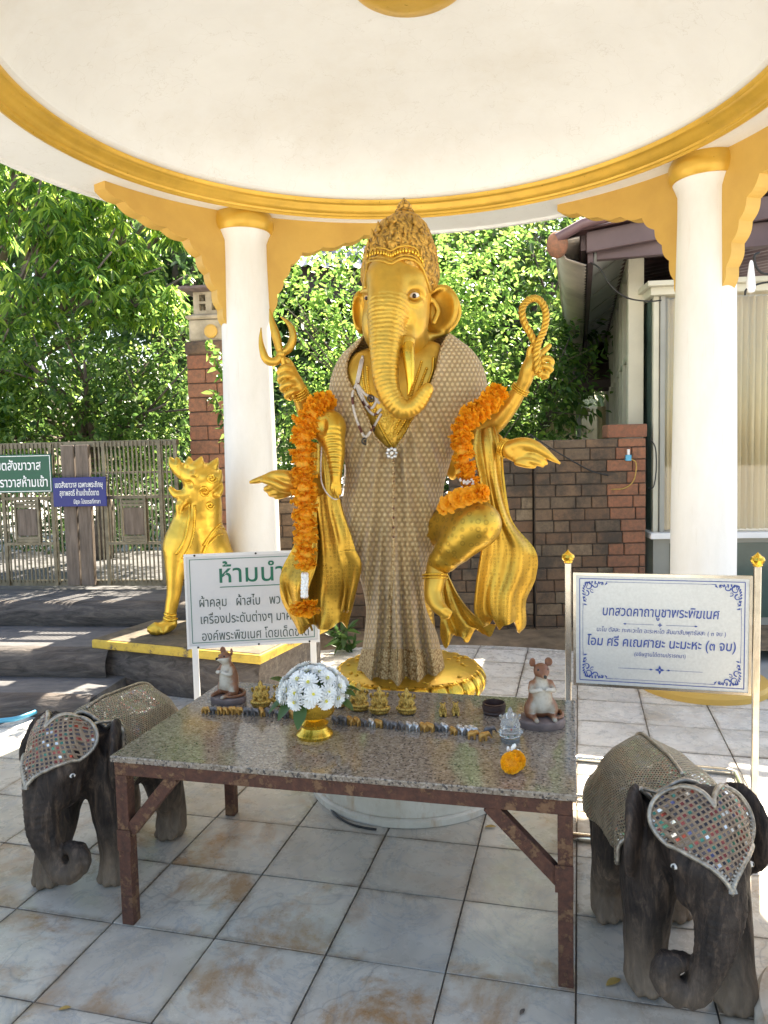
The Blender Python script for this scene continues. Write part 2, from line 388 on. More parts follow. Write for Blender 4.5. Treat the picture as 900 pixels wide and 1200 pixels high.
# brick: colour per object
def brick(name, stops, rough=.9, moss=.3):
    t = NT(name); oi = t.n('ObjectInfo'); v = t.co(); wv = t.n('Mapping'); g = t.n('NewGeometry'); t.l(g.outputs['Position'], wv.inputs[0]); pv = wv.outputs[0]
    c = t.ramp(oi.outputs['Random'], stops); f = t.noise(pv, 28, 6, .75)
    c = t.mix(t.ramp(f, [(.35, (.75, .75, .75)), (.75, (0, 0, 0))]), c, (.10, .07, .05))
    m = t.noise(pv, 2.6, 8, .75); c = t.mix(t.ramp(m, [(.44, (0, 0, 0)), (.60, (moss,)*3)]), c, (.055, .045, .036))
    t.set(base=c, rough=rough); t.bump(t.noise(pv, 55, 6, .7), .7, .006); return t.m
M['brick'] = brick('weathered_laterite_brick', [(0, (.17, .09, .05)), (.3, (.22, .13, .075)), (.6, (.18, .13, .085)), (.8, (.34, .26, .17)), (1, (.20, .11, .06))], moss=.9)
M['brick_red'] = brick('red_laterite_brick', [(0, (.36, .13, .07)), (.5, (.42, .17, .09)), (1, (.33, .14, .08))], moss=.15)
M['mortar'] = simple('dark_mortar', (.07, .055, .045), .95)
# rust frame
t = NT('rusty_steel_with_peeling_paint'); v = t.co(); f = t.noise(v, 14, 8, .75); g = t.noise(v, 45, 6, .75)
c = t.ramp(g, [(.3, (.040, .016, .011)), (.55, (.095, .036, .021)), (.8, (.16, .070, .035))]); pm = t.ramp(f, [(.535, (0, 0, 0)), (.56, (1, 1, 1))])
c = t.mix(t.math('MULTIPLY', pm, .6), c, t.ramp(g, [(.35, (.15, .07, .03)), (.7, (.30, .18, .09))])); t.set(base=c, rough=.72, metal=.1); t.bump(t.math('ADD', g, t.math('MULTIPLY', pm, .8)), .6, .004); M['rust'] = t.m
# granite
t = NT('polished_speckled_granite'); v = t.co(scale=(1, 1, 1)); a = t.noise(v, 55, 6, .8); b_ = t.vor(v, 150, out='Color'); sep = t.n('SeparateColor'); t.l(b_, sep.inputs[0])
c = t.ramp(a, [(.34, (.05, .040, .032)), (.46, (.16, .128, .098)), (.56, (.28, .235, .18)), (.70, (.40, .345, .28))]); c = t.mix(t.ramp(sep.outputs[0], [(.35, (0, 0, 0)), (.8, (.75, .75, .75))]), c, (.26, .21, .16))
c = t.mix(t.ramp(sep.outputs[1], [(.86, (0, 0, 0)), (.9, (.55, .55, .55))]), c, (.40, .35, .31)); c = t.mix(t.ramp(sep.outputs[2], [(.86, (0, 0, 0)), (.9, (.9, .9, .9))]), c, (.05, .045, .045))
t.set(base=c, rough=t.ramp(t.noise(v, 6, 5), [(.3, (.07,)*3), (.8, (.17,)*3)]), spec=.6); M['granite'] = t.m
# wood elephant
t = NT('dark_weathered_teak'); v = t.co(); v2 = t.co(scale=(1, 1, .22)); f = t.noise(v2, 36, 7, .72, .7); g = t.noise(v, 7, 6, .7)
c = t.ramp(f, [(.36, (.009, .006, .005)), (.52, (.032, .022, .017)), (.74, (.15, .102, .070))]); c = t.mix(t.ramp(g, [(.55, (0, 0, 0)), (.8, (.45, .45, .45))]), c, (.14, .11, .09))
ps = t.n('SeparateXYZ'); t.l(t.co(), ps.inputs[0]); low = t.ramp(ps.outputs[2], [(.02, (.9, .9, .9)), (.26, (0, 0, 0))]); c = t.mix(t.math('MULTIPLY', low, t.math('ADD', f, .2)), c, (.27, .20, .14))
t.set(base=c, rough=.62, spec=.35); t.bump(t.noise(v, 22, 5), .35, .012, t.bump(f, .6, .008)); M['teak'] = t.m
# mirror mosaic: grid of small coloured mirror squares with metal rims
def mosaic(name, s=60, warm=(.42, .36, .27), glass=.27):
    t = NT(name); uv = t.n('TexCoord'); mp = t.n('Mapping'); t.l(uv.outputs['UV'], mp.inputs[0]); mp.inputs['Scale'].default_value = (s, s, s); v = mp.outputs[0]
    vf = t.n('VectorMath', operation='FLOOR'); t.l(v, vf.inputs[0]); vr = t.n('VectorMath', operation='FRACTION'); t.l(v, vr.inputs[0])
    sx = t.n('SeparateXYZ'); t.l(vr.outputs[0], sx.inputs[0])
    ax = t.math('ABSOLUTE', t.math('SUBTRACT', sx.outputs[0], .5)); ay = t.math('ABSOLUTE', t.math('SUBTRACT', sx.outputs[1], .5)); mx = t.math('MAXIMUM', ax, ay)
    ins = t.math('LESS_THAN', mx, glass); wn = t.n('TexWhiteNoise', noise_dimensions='2D'); t.l(vf.outputs[0], wn.inputs['Vector']); sp = t.n('SeparateColor'); t.l(wn.outputs['Color'], sp.inputs[0])
    gc = t.ramp(sp.outputs[0], [(0, (.05, .04, .04)), (.28, (.24, .05, .04)), (.44, (.05, .16, .11)), (.56, (.12, .09, .08)), (.72, (.08, .08, .15)), (.80, (.05, .04, .04)), (.92, (.6, .6, .58))])
    for e in gc.node.color_ramp.elements: pass
    gc.node.color_ramp.interpolation = 'CONSTANT'
    fr = t.mix(t.noise(t.co(), 60, 5), tuple(x*.45 for x in warm), tuple(min(1, x*1.35) for x in warm))
    t.set(base=t.mix(ins, fr, gc), rough=t.math('MULTIPLY_ADD', ins, -.38, .5), metal=t.math('MULTIPLY_ADD', ins, .5, .25))
    tilt = t.n('VectorMath', operation='SCALE'); t.bump(t.math('MULTIPLY', t.math('SMOOTH_MAX', mx, .28, .05), 2.0), .8, .006); return t.m
M['mosaic'] = mosaic('mirror_mosaic_cloth', 1, (.27, .20, .14), .29)
M['mosaic_back'] = mosaic('sequin_back_cloth', 1, (.33, .275, .18), .25)
M['silver_trim'] = simple('silver_thread_trim', (.36, .32, .26), .35, .7, 60, .4, .5, 200)
M['white_metal'] = simple('white_painted_metal', (.80, .80, .80), .4, 0, 3, .04, .05)
M['steel'] = simple('brushed_steel', (.62, .58, .50), .22, .95, 20, .12, .05)
t = NT('stained_pedestal_plaster'); v = t.co(); f = t.noise(v, 5, 7, .7); g = t.noise(t.co(scale=(1, 1, .3)), 9, 6, .7); c = t.ramp(f, [(.3, (.50, .46, .38)), (.7, (.70, .67, .60))]); c = t.mix(t.ramp(g, [(.52, (0, 0, 0)), (.7, (.8, .8, .8))]), c, (.42, .27, .14)); t.set(base=c, rough=.6); t.bump(f, .3, .004); M['stained'] = t.m
M['board'] = simple('white_sign_board', (.66, .66, .67), .45, 0, 2, .05, .0)
M['board_silver'] = simple('silver_sign_panel', (.60, .62, .61), .35, .25, 90, .06, .05, 300)
M['ink_green'] = simple('green_ink', (.01, .15, .09), .5, 0, 3, .1, 0)
M['ink_dark'] = simple('dark_green_ink', (.03, .06, .05), .5, 0, 3, .1, 0)
M['ink_blue'] = simple('blue_ink', (.03, .07, .30), .5, 0, 3, .1, 0)
M['ink_white'] = simple('white_ink', (.85, .87, .87), .5, 0, 3, .02, 0)
M['sign_green'] = simple('green_sign_paint', (.002, .085, .045), .4, 0, 3, .1, 0)
M['sign_blue'] = simple('blue_sign_paint', (.004, .012, .17), .4, 0, 3, .1, 0)
t = NT('orange_ribbon_petals'); f = t.noise(t.co(), 30, 4); c = t.ramp(f, [(.3, (1.0, .39, .010)), (.7, (1.0, .56, .04))]); t.set(base=c, rough=.6); tr = t.n('BsdfTranslucent'); t.l(c, tr.inputs[0]); mx = t.n('MixShader'); mx.inputs[0].default_value = .30; t.l(t.b.outputs[0], mx.inputs[1]); t.l(tr.outputs[0], mx.inputs[2]); t.l(mx.outputs[0], t.out.inputs[0]); M['marigold'] = t.m
M['marigold_y'] = simple('yellow_marigold_petals', (.95, .42, .01), .6, 0, 60, .25, 0)
M['petal_white'] = simple('white_petals', (.86, .87, .84), .55, 0, 60, .06, 0)
M['petal_core'] = simple('yellow_green_flower_centre', (.62, .55, .06), .7, 0, 60, .3, .3)
M['bead_white'] = simple('pearl_beads', (.62, .55, .48), .3, 0, 40, .15, 0)
M['bead_dark'] = simple('dark_red_beads', (.12, .03, .02), .3, 0, 40, .3, 0)
M['silver'] = simple('antique_silver', (.55, .53, .50), .3, .8, 50, .3, .4)
M['eye_white'] = simple('painted_eye_white', (.75, .72, .66), .3, 0, 3, .02, 0)
M['eye_dark'] = simple('painted_eye_black', (.02, .018, .015), .2, 0, 3, .02, 0)
M['eye_red'] = simple('painted_eye_red', (.35, .06, .04), .4, 0, 3, .1, 0)
M['black_iron'] = simple('black_iron', (.03, .03, .03), .5, .3)
M['bowl_dark'] = simple('dark_brown_clay', (.045, .02, .015), .5, 0, 40, .3, .3)
M['cable'] = simple('black_cable', (.02, .02, .02), .5, 0)
M['pipe_blue'] = simple('blue_plastic_pipe', (.07, .36, .55), .35, 0)
M['stone_dark'] = simple('dark_stone', (.16, .12, .11), .7, 0, 20, .35, .4)
M['bounce_ground'] = simple('pale_bounce_ground', (.33, .325, .31), .9, 0, 2, .2, .3, 30)  # invented pale ground surface, added to bounce neutral light onto the ceiling
M['earth'] = simple('brown_soil', (.20, .145, .09), .95, 0, 6, .45, .8, 30)
M['elephant_gold'] = gold('tiny_gold_elephant', (.5, .27, .07), rough=.35, metal=.5, dirt=.4)
M['elephant_grey'] = simple('tiny_pewter_elephant', (.14, .13, .13), .4, .4, 90, .5, .2)
M['elephant_silver'] = simple('tiny_silver_elephant', (.5, .5, .5), .3, .8, 90, .3, .2)
# honeycomb net
t = NT('honeycomb_lace_net'); tc = t.n('TexCoord'); sx = t.n('SeparateXYZ'); t.l(tc.outputs['UV'], sx.inputs[0])
u, vv = sx.outputs[0], sx.outputs[1]; CS = 1.0
def hexd(u, vv):
    # two offset lattices; distance to the nearer centre
    out = []
    for ox, oy in ((0, 0), (.5, .8660254)):
        a = t.math('SUBTRACT', u, ox); b = t.math('SUBTRACT', vv, oy)
        fa = t.math('SUBTRACT', t.math('FRACT', t.math('ADD', a, 1000.5)), .5)
        fb = t.math('MULTIPLY', t.math('SUBTRACT', t.math('FRACT', t.math('ADD', t.math('DIVIDE', b, 1.7320508), 1000.5)), .5), 1.7320508)
        aa = t.math('ABSOLUTE', fa); ab = t.math('ABSOLUTE', fb)
        out.append(t.math('MAXIMUM', aa, t.math('ADD', t.math('MULTIPLY', aa, .5), t.math('MULTIPLY', ab, .8660254))))
    return t.math('MINIMUM', out[0], out[1])
d = hexd(u, vv)
v = t.co(); big = t.noise(v, 3, 4)
thread = t.ramp(t.noise(v, 180, 3), [(.3, (.56, .40, .19)), (.7, (.80, .61, .33))]); hole = t.ramp(big, [(.3, (.15, .075, .02)), (.7, (.27, .15, .035))])
msk = t.ramp(d, [(.33, (0, 0, 0)), (.385, (1, 1, 1))])
pad = t.ramp(d, [(.0, (.9, .9, .9)), (.30, (.75, .75, .75)), (.34, (0, 0, 0))])
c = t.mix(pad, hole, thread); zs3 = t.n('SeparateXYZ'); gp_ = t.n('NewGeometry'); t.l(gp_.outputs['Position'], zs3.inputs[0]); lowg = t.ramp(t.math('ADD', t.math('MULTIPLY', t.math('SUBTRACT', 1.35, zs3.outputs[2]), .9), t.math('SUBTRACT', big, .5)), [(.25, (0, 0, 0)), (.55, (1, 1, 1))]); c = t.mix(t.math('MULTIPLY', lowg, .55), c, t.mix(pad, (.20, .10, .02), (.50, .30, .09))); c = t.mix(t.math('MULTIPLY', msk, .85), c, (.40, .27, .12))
t.set(base=c, rough=.6, metal=.08); t.b.inputs['Sheen Weight'].default_value = .3
t.bump(t.noise(v, 260, 3), .25, .002, t.bump(t.math('MULTIPLY', t.math('SUBTRACT', .5, d), 2.0), .75, .007)); M['net'] = t.m
t = NT('lace_border'); v = t.co(); d = t.vor(v, 95); c = t.ramp(d, [(.2, (.62, .46, .25)), (.5, (.42, .28, .12)), (.8, (.22, .11, .03))]); t.set(base=c, rough=.7); t.bump(t.math('SUBTRACT', 1, d), .8, .005); M['lace'] = t.m
# log steps
t = NT('concrete_log_bark'); v = t.co(scale=(1, 6, 6)); v1 = t.co(); f = t.noise(v, 3.2, 8, .7, 1.0); g = t.noise(v1, 1.3, 5)
c = t.ramp(f, [(.32, (.028, .024, .022)), (.5, (.085, .075, .070)), (.7, (.17, .145, .125))]); c = t.mix(t.ramp(g, [(.5, (0, 0, 0)), (.8, (.5, .5, .5))]), c, (.14, .10, .075)); t.set(base=c, rough=.85); t.bump(f, .9, .02); M['log'] = t.m
t = NT('grey_weathered_tread'); v = t.co(scale=(1, 3, 3)); f = t.noise(v, 5, 7, .7); t.set(base=t.ramp(f, [(.3, (.06, .062, .068)), (.7, (.16, .155, .155))]), rough=.8); t.bump(f, .5, .01); M['tread'] = t.m
t = NT('weathered_grey_wood'); v = t.co(scale=(6, 6, .6)); f = t.noise(v, 6, 7, .7); t.set(base=t.ramp(f, [(.3, (.09, .07, .055)), (.7, (.24, .19, .155))]), rough=.85); t.bump(f, .5, .006); M['oldwood'] = t.m
t = NT('dull_galvanised_bars'); v = t.co(); f = t.noise(v, 12, 6, .7); t.set(base=t.ramp(f, [(.3, (.10, .085, .055)), (.7, (.24, .21, .15))]), rough=.5, metal=.35); M['galv'] = t.m
t = NT('yellow_painted_stone'); v = t.co(); f = t.noise(v, 9, 8, .75); t.set(base=t.ramp(f, [(.38, (.10, .08, .06)), (.45, (.50, .34, .05)), (.7, (.66, .46, .07))]), rough=.7); t.bump(f, .5, .008); M['yellowstone'] = t.m
t = NT('stained_slab_top'); v = t.co(); f = t.noise(v, 6, 8, .75); t.set(base=t.ramp(f, [(.35, (.05, .045, .035)), (.6, (.15, .12, .08)), (.8, (.40, .34, .24))]), rough=.8); t.bump(f, .4, .006); M['slabtop'] = t.m
# leaves: slightly translucent, colour varies leaf by leaf
def leaf(name, a, b, c_, trans=.45, rough=.38, tv=2.2):
    t = NT(name); g = t.n('NewGeometry'); r = g.outputs['Random Per Island']; v = t.co(); f = t.noise(v, .9, 3)
    k = t.math('ADD', t.math('MULTIPLY', r, .7), t.math('MULTIPLY', f, .35))
    c = t.ramp(k, [(.05, a), (.5, b), (.95, c_)]); t.set(base=c, rough=rough, spec=.45)
    tr = t.n('BsdfTranslucent'); hs = t.n('HueSaturation'); t.l(c, hs.inputs['Color']); hs.inputs['Value'].default_value = tv; hs.inputs['Saturation'].default_value = .88; hs.inputs['Hue'].default_value = .487; t.l(hs.outputs[0], tr.inputs[0])
    mx = t.n('MixShader'); mx.inputs[0].default_value = trans; t.l(t.b.outputs[0], mx.inputs[1]); t.l(tr.outputs[0], mx.inputs[2]); t.l(mx.outputs[0], t.out.inputs[0]); return t.m
M['leaf_dark'] = leaf('dark_leaves', (.022, .065, .018), (.04, .10, .022), (.07, .14, .03), .35)
M['leaf_mid'] = leaf('mid_leaves', (.020, .062, .012), (.050, .125, .018), (.16, .25, .035), .5, .38, 2.3)
M['leaf_lite'] = leaf('light_leaves', (.025, .085, .012), (.085, .20, .022), (.22, .34, .05), .5, .33, 2.6)
M['leaf_big'] = leaf('long_drooping_leaves', (.02, .06, .012), (.055, .13, .018), (.24, .32, .03), .6, .28, 3.8)
M['bark'] = simple('grey_brown_bark', (.12, .095, .075), .9, 0, 15, .4, .8, 40)
# house
t = NT('purple_brown_paint'); v = t.co(); t.set(base=t.ramp(t.noise(v, 3, 5), [(.3, (.070, .045, .050)), (.7, (.11, .075, .080))]), rough=.6); M['maroon'] = t.m
M['cream'] = simple('cream_frame_paint', (.55, .53, .43), .5, 0, 3, .1, .05)
M['grey_frame'] = simple('grey_aluminium_frame', (.30, .30, .27), .45, .2, 3, .1, .05)
M['soffit'] = simple('grey_soffit_board', (.58, .57, .56), .8, 0, 1.5, .15, .05)
M['corrugated'] = simple('corrugated_sheet', (.42, .37, .32), .6, .1, 2, .3, .2)
M['roof_tile'] = simple('purple_roof_tile', (.10, .055, .06), .5, 0, 4, .25, .2)
M['roof_blue'] = simple('blue_grey_roof_tile', (.10, .13, .22), .5, 0, 4, .25, .2)
t = NT('beige_curtain'); v = t.co('Object'); f = t.noise(t.co(scale=(1, 1, .1)), 9, 3); t.set(base=t.ramp(f, [(.3, (.58, .50, .34)), (.7, (.74, .66, .48))]), rough=.85); M['curtain'] = t.m
t = NT('window_glass'); t.set(base=(.75, .8, .78), rough=.03, spec=.6); tr = t.n('BsdfTransparent'); tr.inputs[0].default_value = (.97, .95, .90, 1); gl_ = t.n('BsdfGlossy'); gl_.inputs['Roughness'].default_value = .03; mx = t.n('MixShader'); mx.inputs[0].default_value = .06; t.l(tr.outputs[0], mx.inputs[1]); t.l(gl_.outputs[0], mx.inputs[2]); t.l(mx.outputs[0], t.out.inputs[0]); M['glass'] = t.m
M['green_pane'] = simple('dark_green_pane', (.06, .10, .085), .12, 0, 2, .3, 0)
M['dark_in'] = simple('dark_interior', (.03, .03, .03), .9, 0)
M['stone_orn'] = simple('pale_stone_lantern', (.42, .36, .26), .85, 0, 10, .3, .4)
M['crystal'] = NT('clear_crystal').set(base=(.9, .93, .92), rough=.05, **{'Transmission Weight': .85, 'IOR': 1.45}).m
M['yellow_leaf'] = simple('dry_yellow_leaf', (.42, .27, .07), .7, 0, 40, .2, .2)
# ================================================================ SETTING
# ground sheet
g = MB(); g.box((-150, -60, -0.62), (300, 0, 0), (0, 320, 0), (0, 0, .5)); tag(mk('ground', g, M['bounce_ground']), kind='structure')
# round tiled floor of the pavilion
FC = Vector((.22, 3.50, 0)); FR = 2.90
fl = thing('floor', kind='structure')
p = MB(); p.lathe([(FR, -.12), (FR, -.012)], (FC.x, FC.y, 0), 96); mk('floor_slab', p, M['grout'], fl)
O0 = onz(131.1, 1081.3); TS = .40
def clip_circle(poly, c, R):
    """keep the part of a convex polygon inside a circle (tangent-plane clipping)"""
    a0 = math.atan2(sum(q.y for q in poly)/len(poly)-c.y, sum(q.x for q in poly)/len(poly)-c.x)
    for da in (-.12, -.06, 0, .06, .12):
        n = Vector((math.cos(a0+da), math.sin(a0+da), 0)); out = []
        for i in range(len(poly)):
            p_, q_ = poly[i], poly[(i+1) % len(poly)]; dp = (p_-c).dot(n)-R; dq = (q_-c).dot(n)-R
            if dp <= 0: out.append(p_)
            if dp*dq < 0: out.append(p_+(q_-p_)*(dp/(dp-dq)))
        poly = out
        if len(poly) < 3: return []
    return poly
far = MB()
for i in range(-8, 9):
    for j in range(-3, 14):
        o = O0+E1*(TS*i)+E2*(TS*j); gp = .0027
        poly = [o+E1*gp+E2*gp, o+E1*(TS-gp)+E2*gp, o+E1*(TS-gp)+E2*(TS-gp), o+E1*gp+E2*(TS-gp)]
        ctr = o+(E1+E2)*TS/2
        if ctr.y < 1.3 or abs(ctr.x) > .62*ctr.y+.6: continue
        if (ctr-FC).length > FR+.2: continue
        if (ctr-FC).length > FR-.35: poly = clip_circle(poly, FC, FR)
        if len(poly) < 3: continue
        dz = rnd.uniform(-.0015, .0015); tl = MB()
        loc = poly[0]
        tl.prism([Vector((q.x, q.y, -.012+dz)) for q in poly], (0, 0, .012))
        uvq = [((Vector(q)-o).dot(E1)/TS, (Vector(q)-o).dot(E2)/TS) for q in tl.v]
        to = mk('tile', tl, M['marble2'] if ctr.y > 4.3 or (ctr.x > 1.0 and ctr.y > 2.9) else M['marble'], fl, uv=uvq); bevel(to, .0015, 1)
# landing and log steps on the left
D1 = Vector((.992, -.124, 0)); D2 = Vector((.124, .992, 0))
st = thing('log_steps', kind='structure')
def log_profile(z0, z1, rnd_=.07, bulge=.03):
    h = z1-z0; P = [(.12, z0-.02), (0, z0-.02), (-bulge, z0+h*.3), (-bulge, z0+h*.6), (0, z1-.03), (.03, z1-.004), (.10, z1)]
    return P
def step_log(org, z0, z1, s0, s1, depth, name_front, mat=M['log']):
    P = cr(log_profile(z0, z1), 3); m = MB(); n = 40
    for k in range(n+1):
        s = s0+(s1-s0)*k/n
        for a, z in P:
            w_ = noise.noise(Vector((s*2.3, z*6, z0*9)))*.018; q = Vector(org)+D1*s+D2*(a+w_); m.v.append((q.x, q.y, z+noise.noise(Vector((s*1.7, 5, z0*7)))*.008))
    L = len(P)
    for k in range(n):
        for i in range(L-1): m.f.append((k*L+i, (k+1)*L+i, (k+1)*L+i+1, k*L+i+1))
    mk(name_front, m, mat, st, smooth=1)
    t_ = MB(); q = Vector(org)+D1*s0+D2*.10; t_.box((q.x, q.y, z0-.05), D1*(s1-s0), D2*depth, (0, 0, z1-z0+.05-.002)); mk('tread', t_, M['tread'], st)
step_log((-2.53, 4.83, 0), -.05, .115, -5, .62, .55, 'log')
step_log((-2.77, 5.35, 0), .115, .305, -5, .80, .80, 'log')
step_log((-3.19, 6.16, 0), .305, .495, -5, 1.75, .75, 'log')
t_ = MB(); t_.box((-8.5, 6.92, .49), D1*6.75, D2*3.2, (0, 0, .006)); mk('landing', t_, M['tread'], st)
# soil bank behind the platform
mm = MB(); n = 30
for i in range(n+1):
    for j in range(8):
        x = -1.6+6.2*i/n; y = 6.05+.28*j; d = math.hypot(x-FC.x, y-FC.y)
        z = -.13+.10*min(1, max(0, (d-FR)*2.2))+noise.noise(Vector((x*3, y*3, 0)))*.03
        mm.v.append((x, y, min(z, .02) if d > FR+.03 else -.13))
for i in range(n):
    for j in range(7): mm.f.append((i*8+j, (i+1)*8+j, (i+1)*8+j+1, i*8+j+1))
tag(mk('soil_bank', mm, M['earth'], smooth=1), kind='structure')
# water pipe
pp = [at(-60, 842, 4.55), at(0, 841, 4.62), at(26, 846, 4.68)]; pp += [Vector((-2.2, 4.95, .03)), Vector((-2.0, 5.2, .03))]
for q in pp: q.z = .035
m_ = MB(); m_.tube(cr([tuple(q) for q in pp], 4), .016, 8)
tag(mk('water_pipe', m_, M['pipe_blue'], smooth=1), 'blue plastic water pipe lying along the foot of the log steps', 'pipe')

# ---------------------------------------------------------------- PAVILION
PC = Vector((.09, 4.07, 0)); ZS = 3.52
pv = thing('pavilion', 'round white pavilion roof with gold ring moulding carried on white columns', 'pavilion', (PC.x, PC.y, 0))
def prof_dome(r0, z0, rise, n=14):
    return [(r0*math.cos(math.pi/2*k/n), z0+rise*math.sin(math.pi/2*k/n)) for k in range(n+1)]
dm = MB(); inner = [(1.965, 3.598), (1.93, 3.63)]+[(1.93*math.cos(a), 3.63+.455*math.sin(a)) for a in [math.pi/2*k/16 for k in range(1, 17)]]
inner[-1] = (.001, inner[-1][1])
dm.lathe(inner, PC, 128); dm.f = [q[::-1] for q in dm.f if len(q) == 4]; mk('dome', dm, M['plaster'], pv, smooth=30)
sf = MB(); sf.lathe([(2.06, ZS+.05), (2.06, ZS), (2.49, ZS-.015), (2.495, ZS-.035), (2.53, ZS-.035), (2.54, ZS-.02), (2.54, ZS+.06), (2.40, ZS+.16), (2.2, ZS+.34), (1.9, ZS+.58), (1.2, ZS+.88), (.002, ZS+1.0)], PC, 128)
sf.f = [q for q in sf.f if len(q) == 4]; mk('roof', sf, M['plaster'], pv, smooth=30)
gm = MB(); mp_ = [(2.075, ZS+.004), (2.075, ZS-.030), (2.055, ZS-.036), (2.045, ZS-.022), (2.035, ZS-.018), (2.03, ZS-.005), (2.015, ZS+.002), (2.000, ZS+.018), (1.985, ZS+.040), (1.975, ZS+.060), (1.962, ZS+.070), (1.950, ZS+.074), (1.943, ZS+.092), (1.940, ZS+.112), (1.955, ZS+.118), (1.97, ZS+.118)]
mp_ = [(r, z if z <= ZS else ZS+(z-ZS)*.68) for r, z in mp_]; gm.lathe(mp_, PC, 160); gm.f = [q for q in gm.f if len(q) == 4]; mk('ring_moulding', gm, M['gold_lac'], pv, smooth=28)
md = MB(); zm = at(476, 20, PC.y+.30).z; md.lathe([(.30, zm+.06), (.30, zm), (.27, zm-.02), (.20, zm-.025), (.14, zm-.035), (.001, zm-.045)], (PC.x+.10, PC.y, 0), 48); md.f = [q[::-1] for q in md.f if len(q) == 4]
mk('ceiling_medallion', md, M['gold_lac'], pv, smooth=30)
def arcp(a, r, z): return (PC.x+r*math.cos(a), PC.y+r*math.sin(a), z)
def bracket(a0, a1, rr, parent):
    prof = [(1, .055), (.84, .10), (.68, .165), (.5, .205), (.33, .255), (.23, .36), (.17, .48), (.11, .60), (.07, .74), (.03, .87)]
    pts = []
    for (s0, d0), (s1, d1) in zip(prof[:-1], prof[1:]):
        for k in range(6):
            t_ = k/6; b = math.sin(math.pi*t_)*.020
            nx, ny = (d1-d0), (s0-s1)*1.0; L = math.hypot(nx, ny)
            pts.append((s0+(s1-s0)*t_+nx/L*b*.9, d0+(d1-d0)*t_+ny/L*b))
    pts.append(prof[-1]); m = MB(); n = len(pts)
    for (s, d) in pts:
        a = a0+(a1-a0)*s
        m.v += [arcp(a, rr-.055, ZS-.006), arcp(a, rr-.055, ZS-d), arcp(a, rr+.055, ZS-d), arcp(a, rr+.055, ZS-.006)]
    for i in range(n-1):
        for k in range(3):
            q = (i*4+k, (i+1)*4+k, (i+1)*4+k+1, i*4+k+1); m.f.append(q if a1 < a0 else q[::-1])
    m.f.append((0, 1, 2, 3) if a1 < a0 else (3, 2, 1, 0))
    # inner end against column
    a = a0; e = len(m.v); m.v += [arcp(a, rr-.055, ZS-.006), arcp(a, rr-.055, ZS-.87), arcp(a, rr+.055, ZS-.87), arcp(a, rr+.055, ZS-.006)]
    for k in range(3):
        q = ((n-1)*4+k, e+k, e+k+1, (n-1)*4+k+1); m.f.append(q if a1 < a0 else q[::-1])
    o = mk('bracket', m, M['ochre'], parent); bevel(o, .006, 2, 50); return o
for cx, cy in ((-1.055, 6.07), (2.17, 5.13), (-1.97, 2.72), (1.43, 1.90)):
    c = MB(); c.lathe([(.214, .02), (.213, .3), (.209, 1.2), (.199, 2.0), (.187, 2.8), (.180, 3.12), (.179, 3.24), (.180, 3.30), (.20, 3.35), (.212, 3.375)], (cx, cy, 0), 48)
    c.f = [q for q in c.f if len(q) == 4]; co_ = mk('column', c, M['colpaint'], pv, smooth=30)
    c = MB(); c.lathe([(.205, 3.372), (.222, 3.376), (.236, 3.40), (.243, 3.44), (.238, 3.485), (.226, 3.505), (.222, 3.519)], (cx, cy, 0), 48); c.f = [q for q in c.f if len(q) == 4]
    mk('capital', c, M['gold_lac'], co_, smooth=25)
    c = MB(); c.lathe([(.43, -.005), (.43, .035), (.415, .06), (.365, .07)], (cx, cy, 0), 56); mk('gold_base_ring', c, M['ochre'] if cy > 4 else M['stained'], co_, smooth=30)
    c = MB(); c.lathe([(.362, .06), (.36, .16), (.34, .20), (.27, .235), (.245, .27), (.245, .31), (.21, .34), (.20, .35)], (cx, cy, 0), 56); mk('column_base', c, M['colpaint'], co_, smooth=30)
    aa = math.atan2(cy-PC.y, cx-PC.x); rr = min(math.hypot(cx-PC.x, cy-PC.y), 2.34)
    if cy > 4:
        bracket(aa+.06, aa+.50, rr, pv); bracket(aa-.06, aa-.50, rr, pv)
    else:
        bracket(aa+.06, aa+.50, rr, pv) if cx > 0 else bracket(aa-.06, aa-.50, rr, pv)

# ---------------------------------------------------------------- BRICK WALL behind right
bw = thing('brick_wall', 'mossy weathered brick wall standing behind the raised sign', 'wall', (1.9, 7.0, 0))
def lay_bricks(org, ex, ey, length, z0, z1, course=.111, bl=.235, dep=.10, mat='brick', parent=None, seed=1, jag=None, mat_end=None):
    r = random.Random(seed); core = MB(); core.box(Vector(org)+ey*.012+Vector((0, 0, z0)), ex*length, ey*(dep+.06), (0, 0, z1-z0-.01)); mk('mortar_core', core, M['mortar'], parent)
    k = 0; z = z0
    while z < z1-.02:
        s = -(r.random()*bl*.6); h = min(course, z1-z)
        while s < length-.01:
            L = bl*r.choice((.62, 1, 1, 1.25)); a = max(0, s); b = min(length, s+L)
            if length-b < .06: b = length
            if b-a > .03:
                pr = r.uniform(0, .012); m = MB(); o = Vector(org)+ex*(a+.004)-ey*pr
                m.box((o.x, o.y, z+.004), ex*(b-a-.008), ey*(dep+pr), (0, 0, h-.009))
                mt = mat_end if mat_end and a > length-.38 else mat
                bo = mk('brick', m, M[mt], parent, loc=None); bevel(bo, .006, 1)
            s = b if b == length else s+L
        z += course; k += 1
wo = at(628, 740, 7.0); E1w = Vector((.995, -.02, 0)).normalized(); E2w = Vector((.02, .995, 0)).normalized()
lay_bricks((1.40, 7.0, 0), E1w, E2w, 1.02, -.12, 1.74, parent=bw, seed=3, mat_end='brick_red')
lay_bricks((.62, 7.07, 0), E1w, E2w, .772, -.12, 1.62, parent=bw, seed=5)
lay_bricks((-1.15, 7.12, 0), E1w, E2w, 1.76, -.12, 1.26, parent=bw, seed=8)
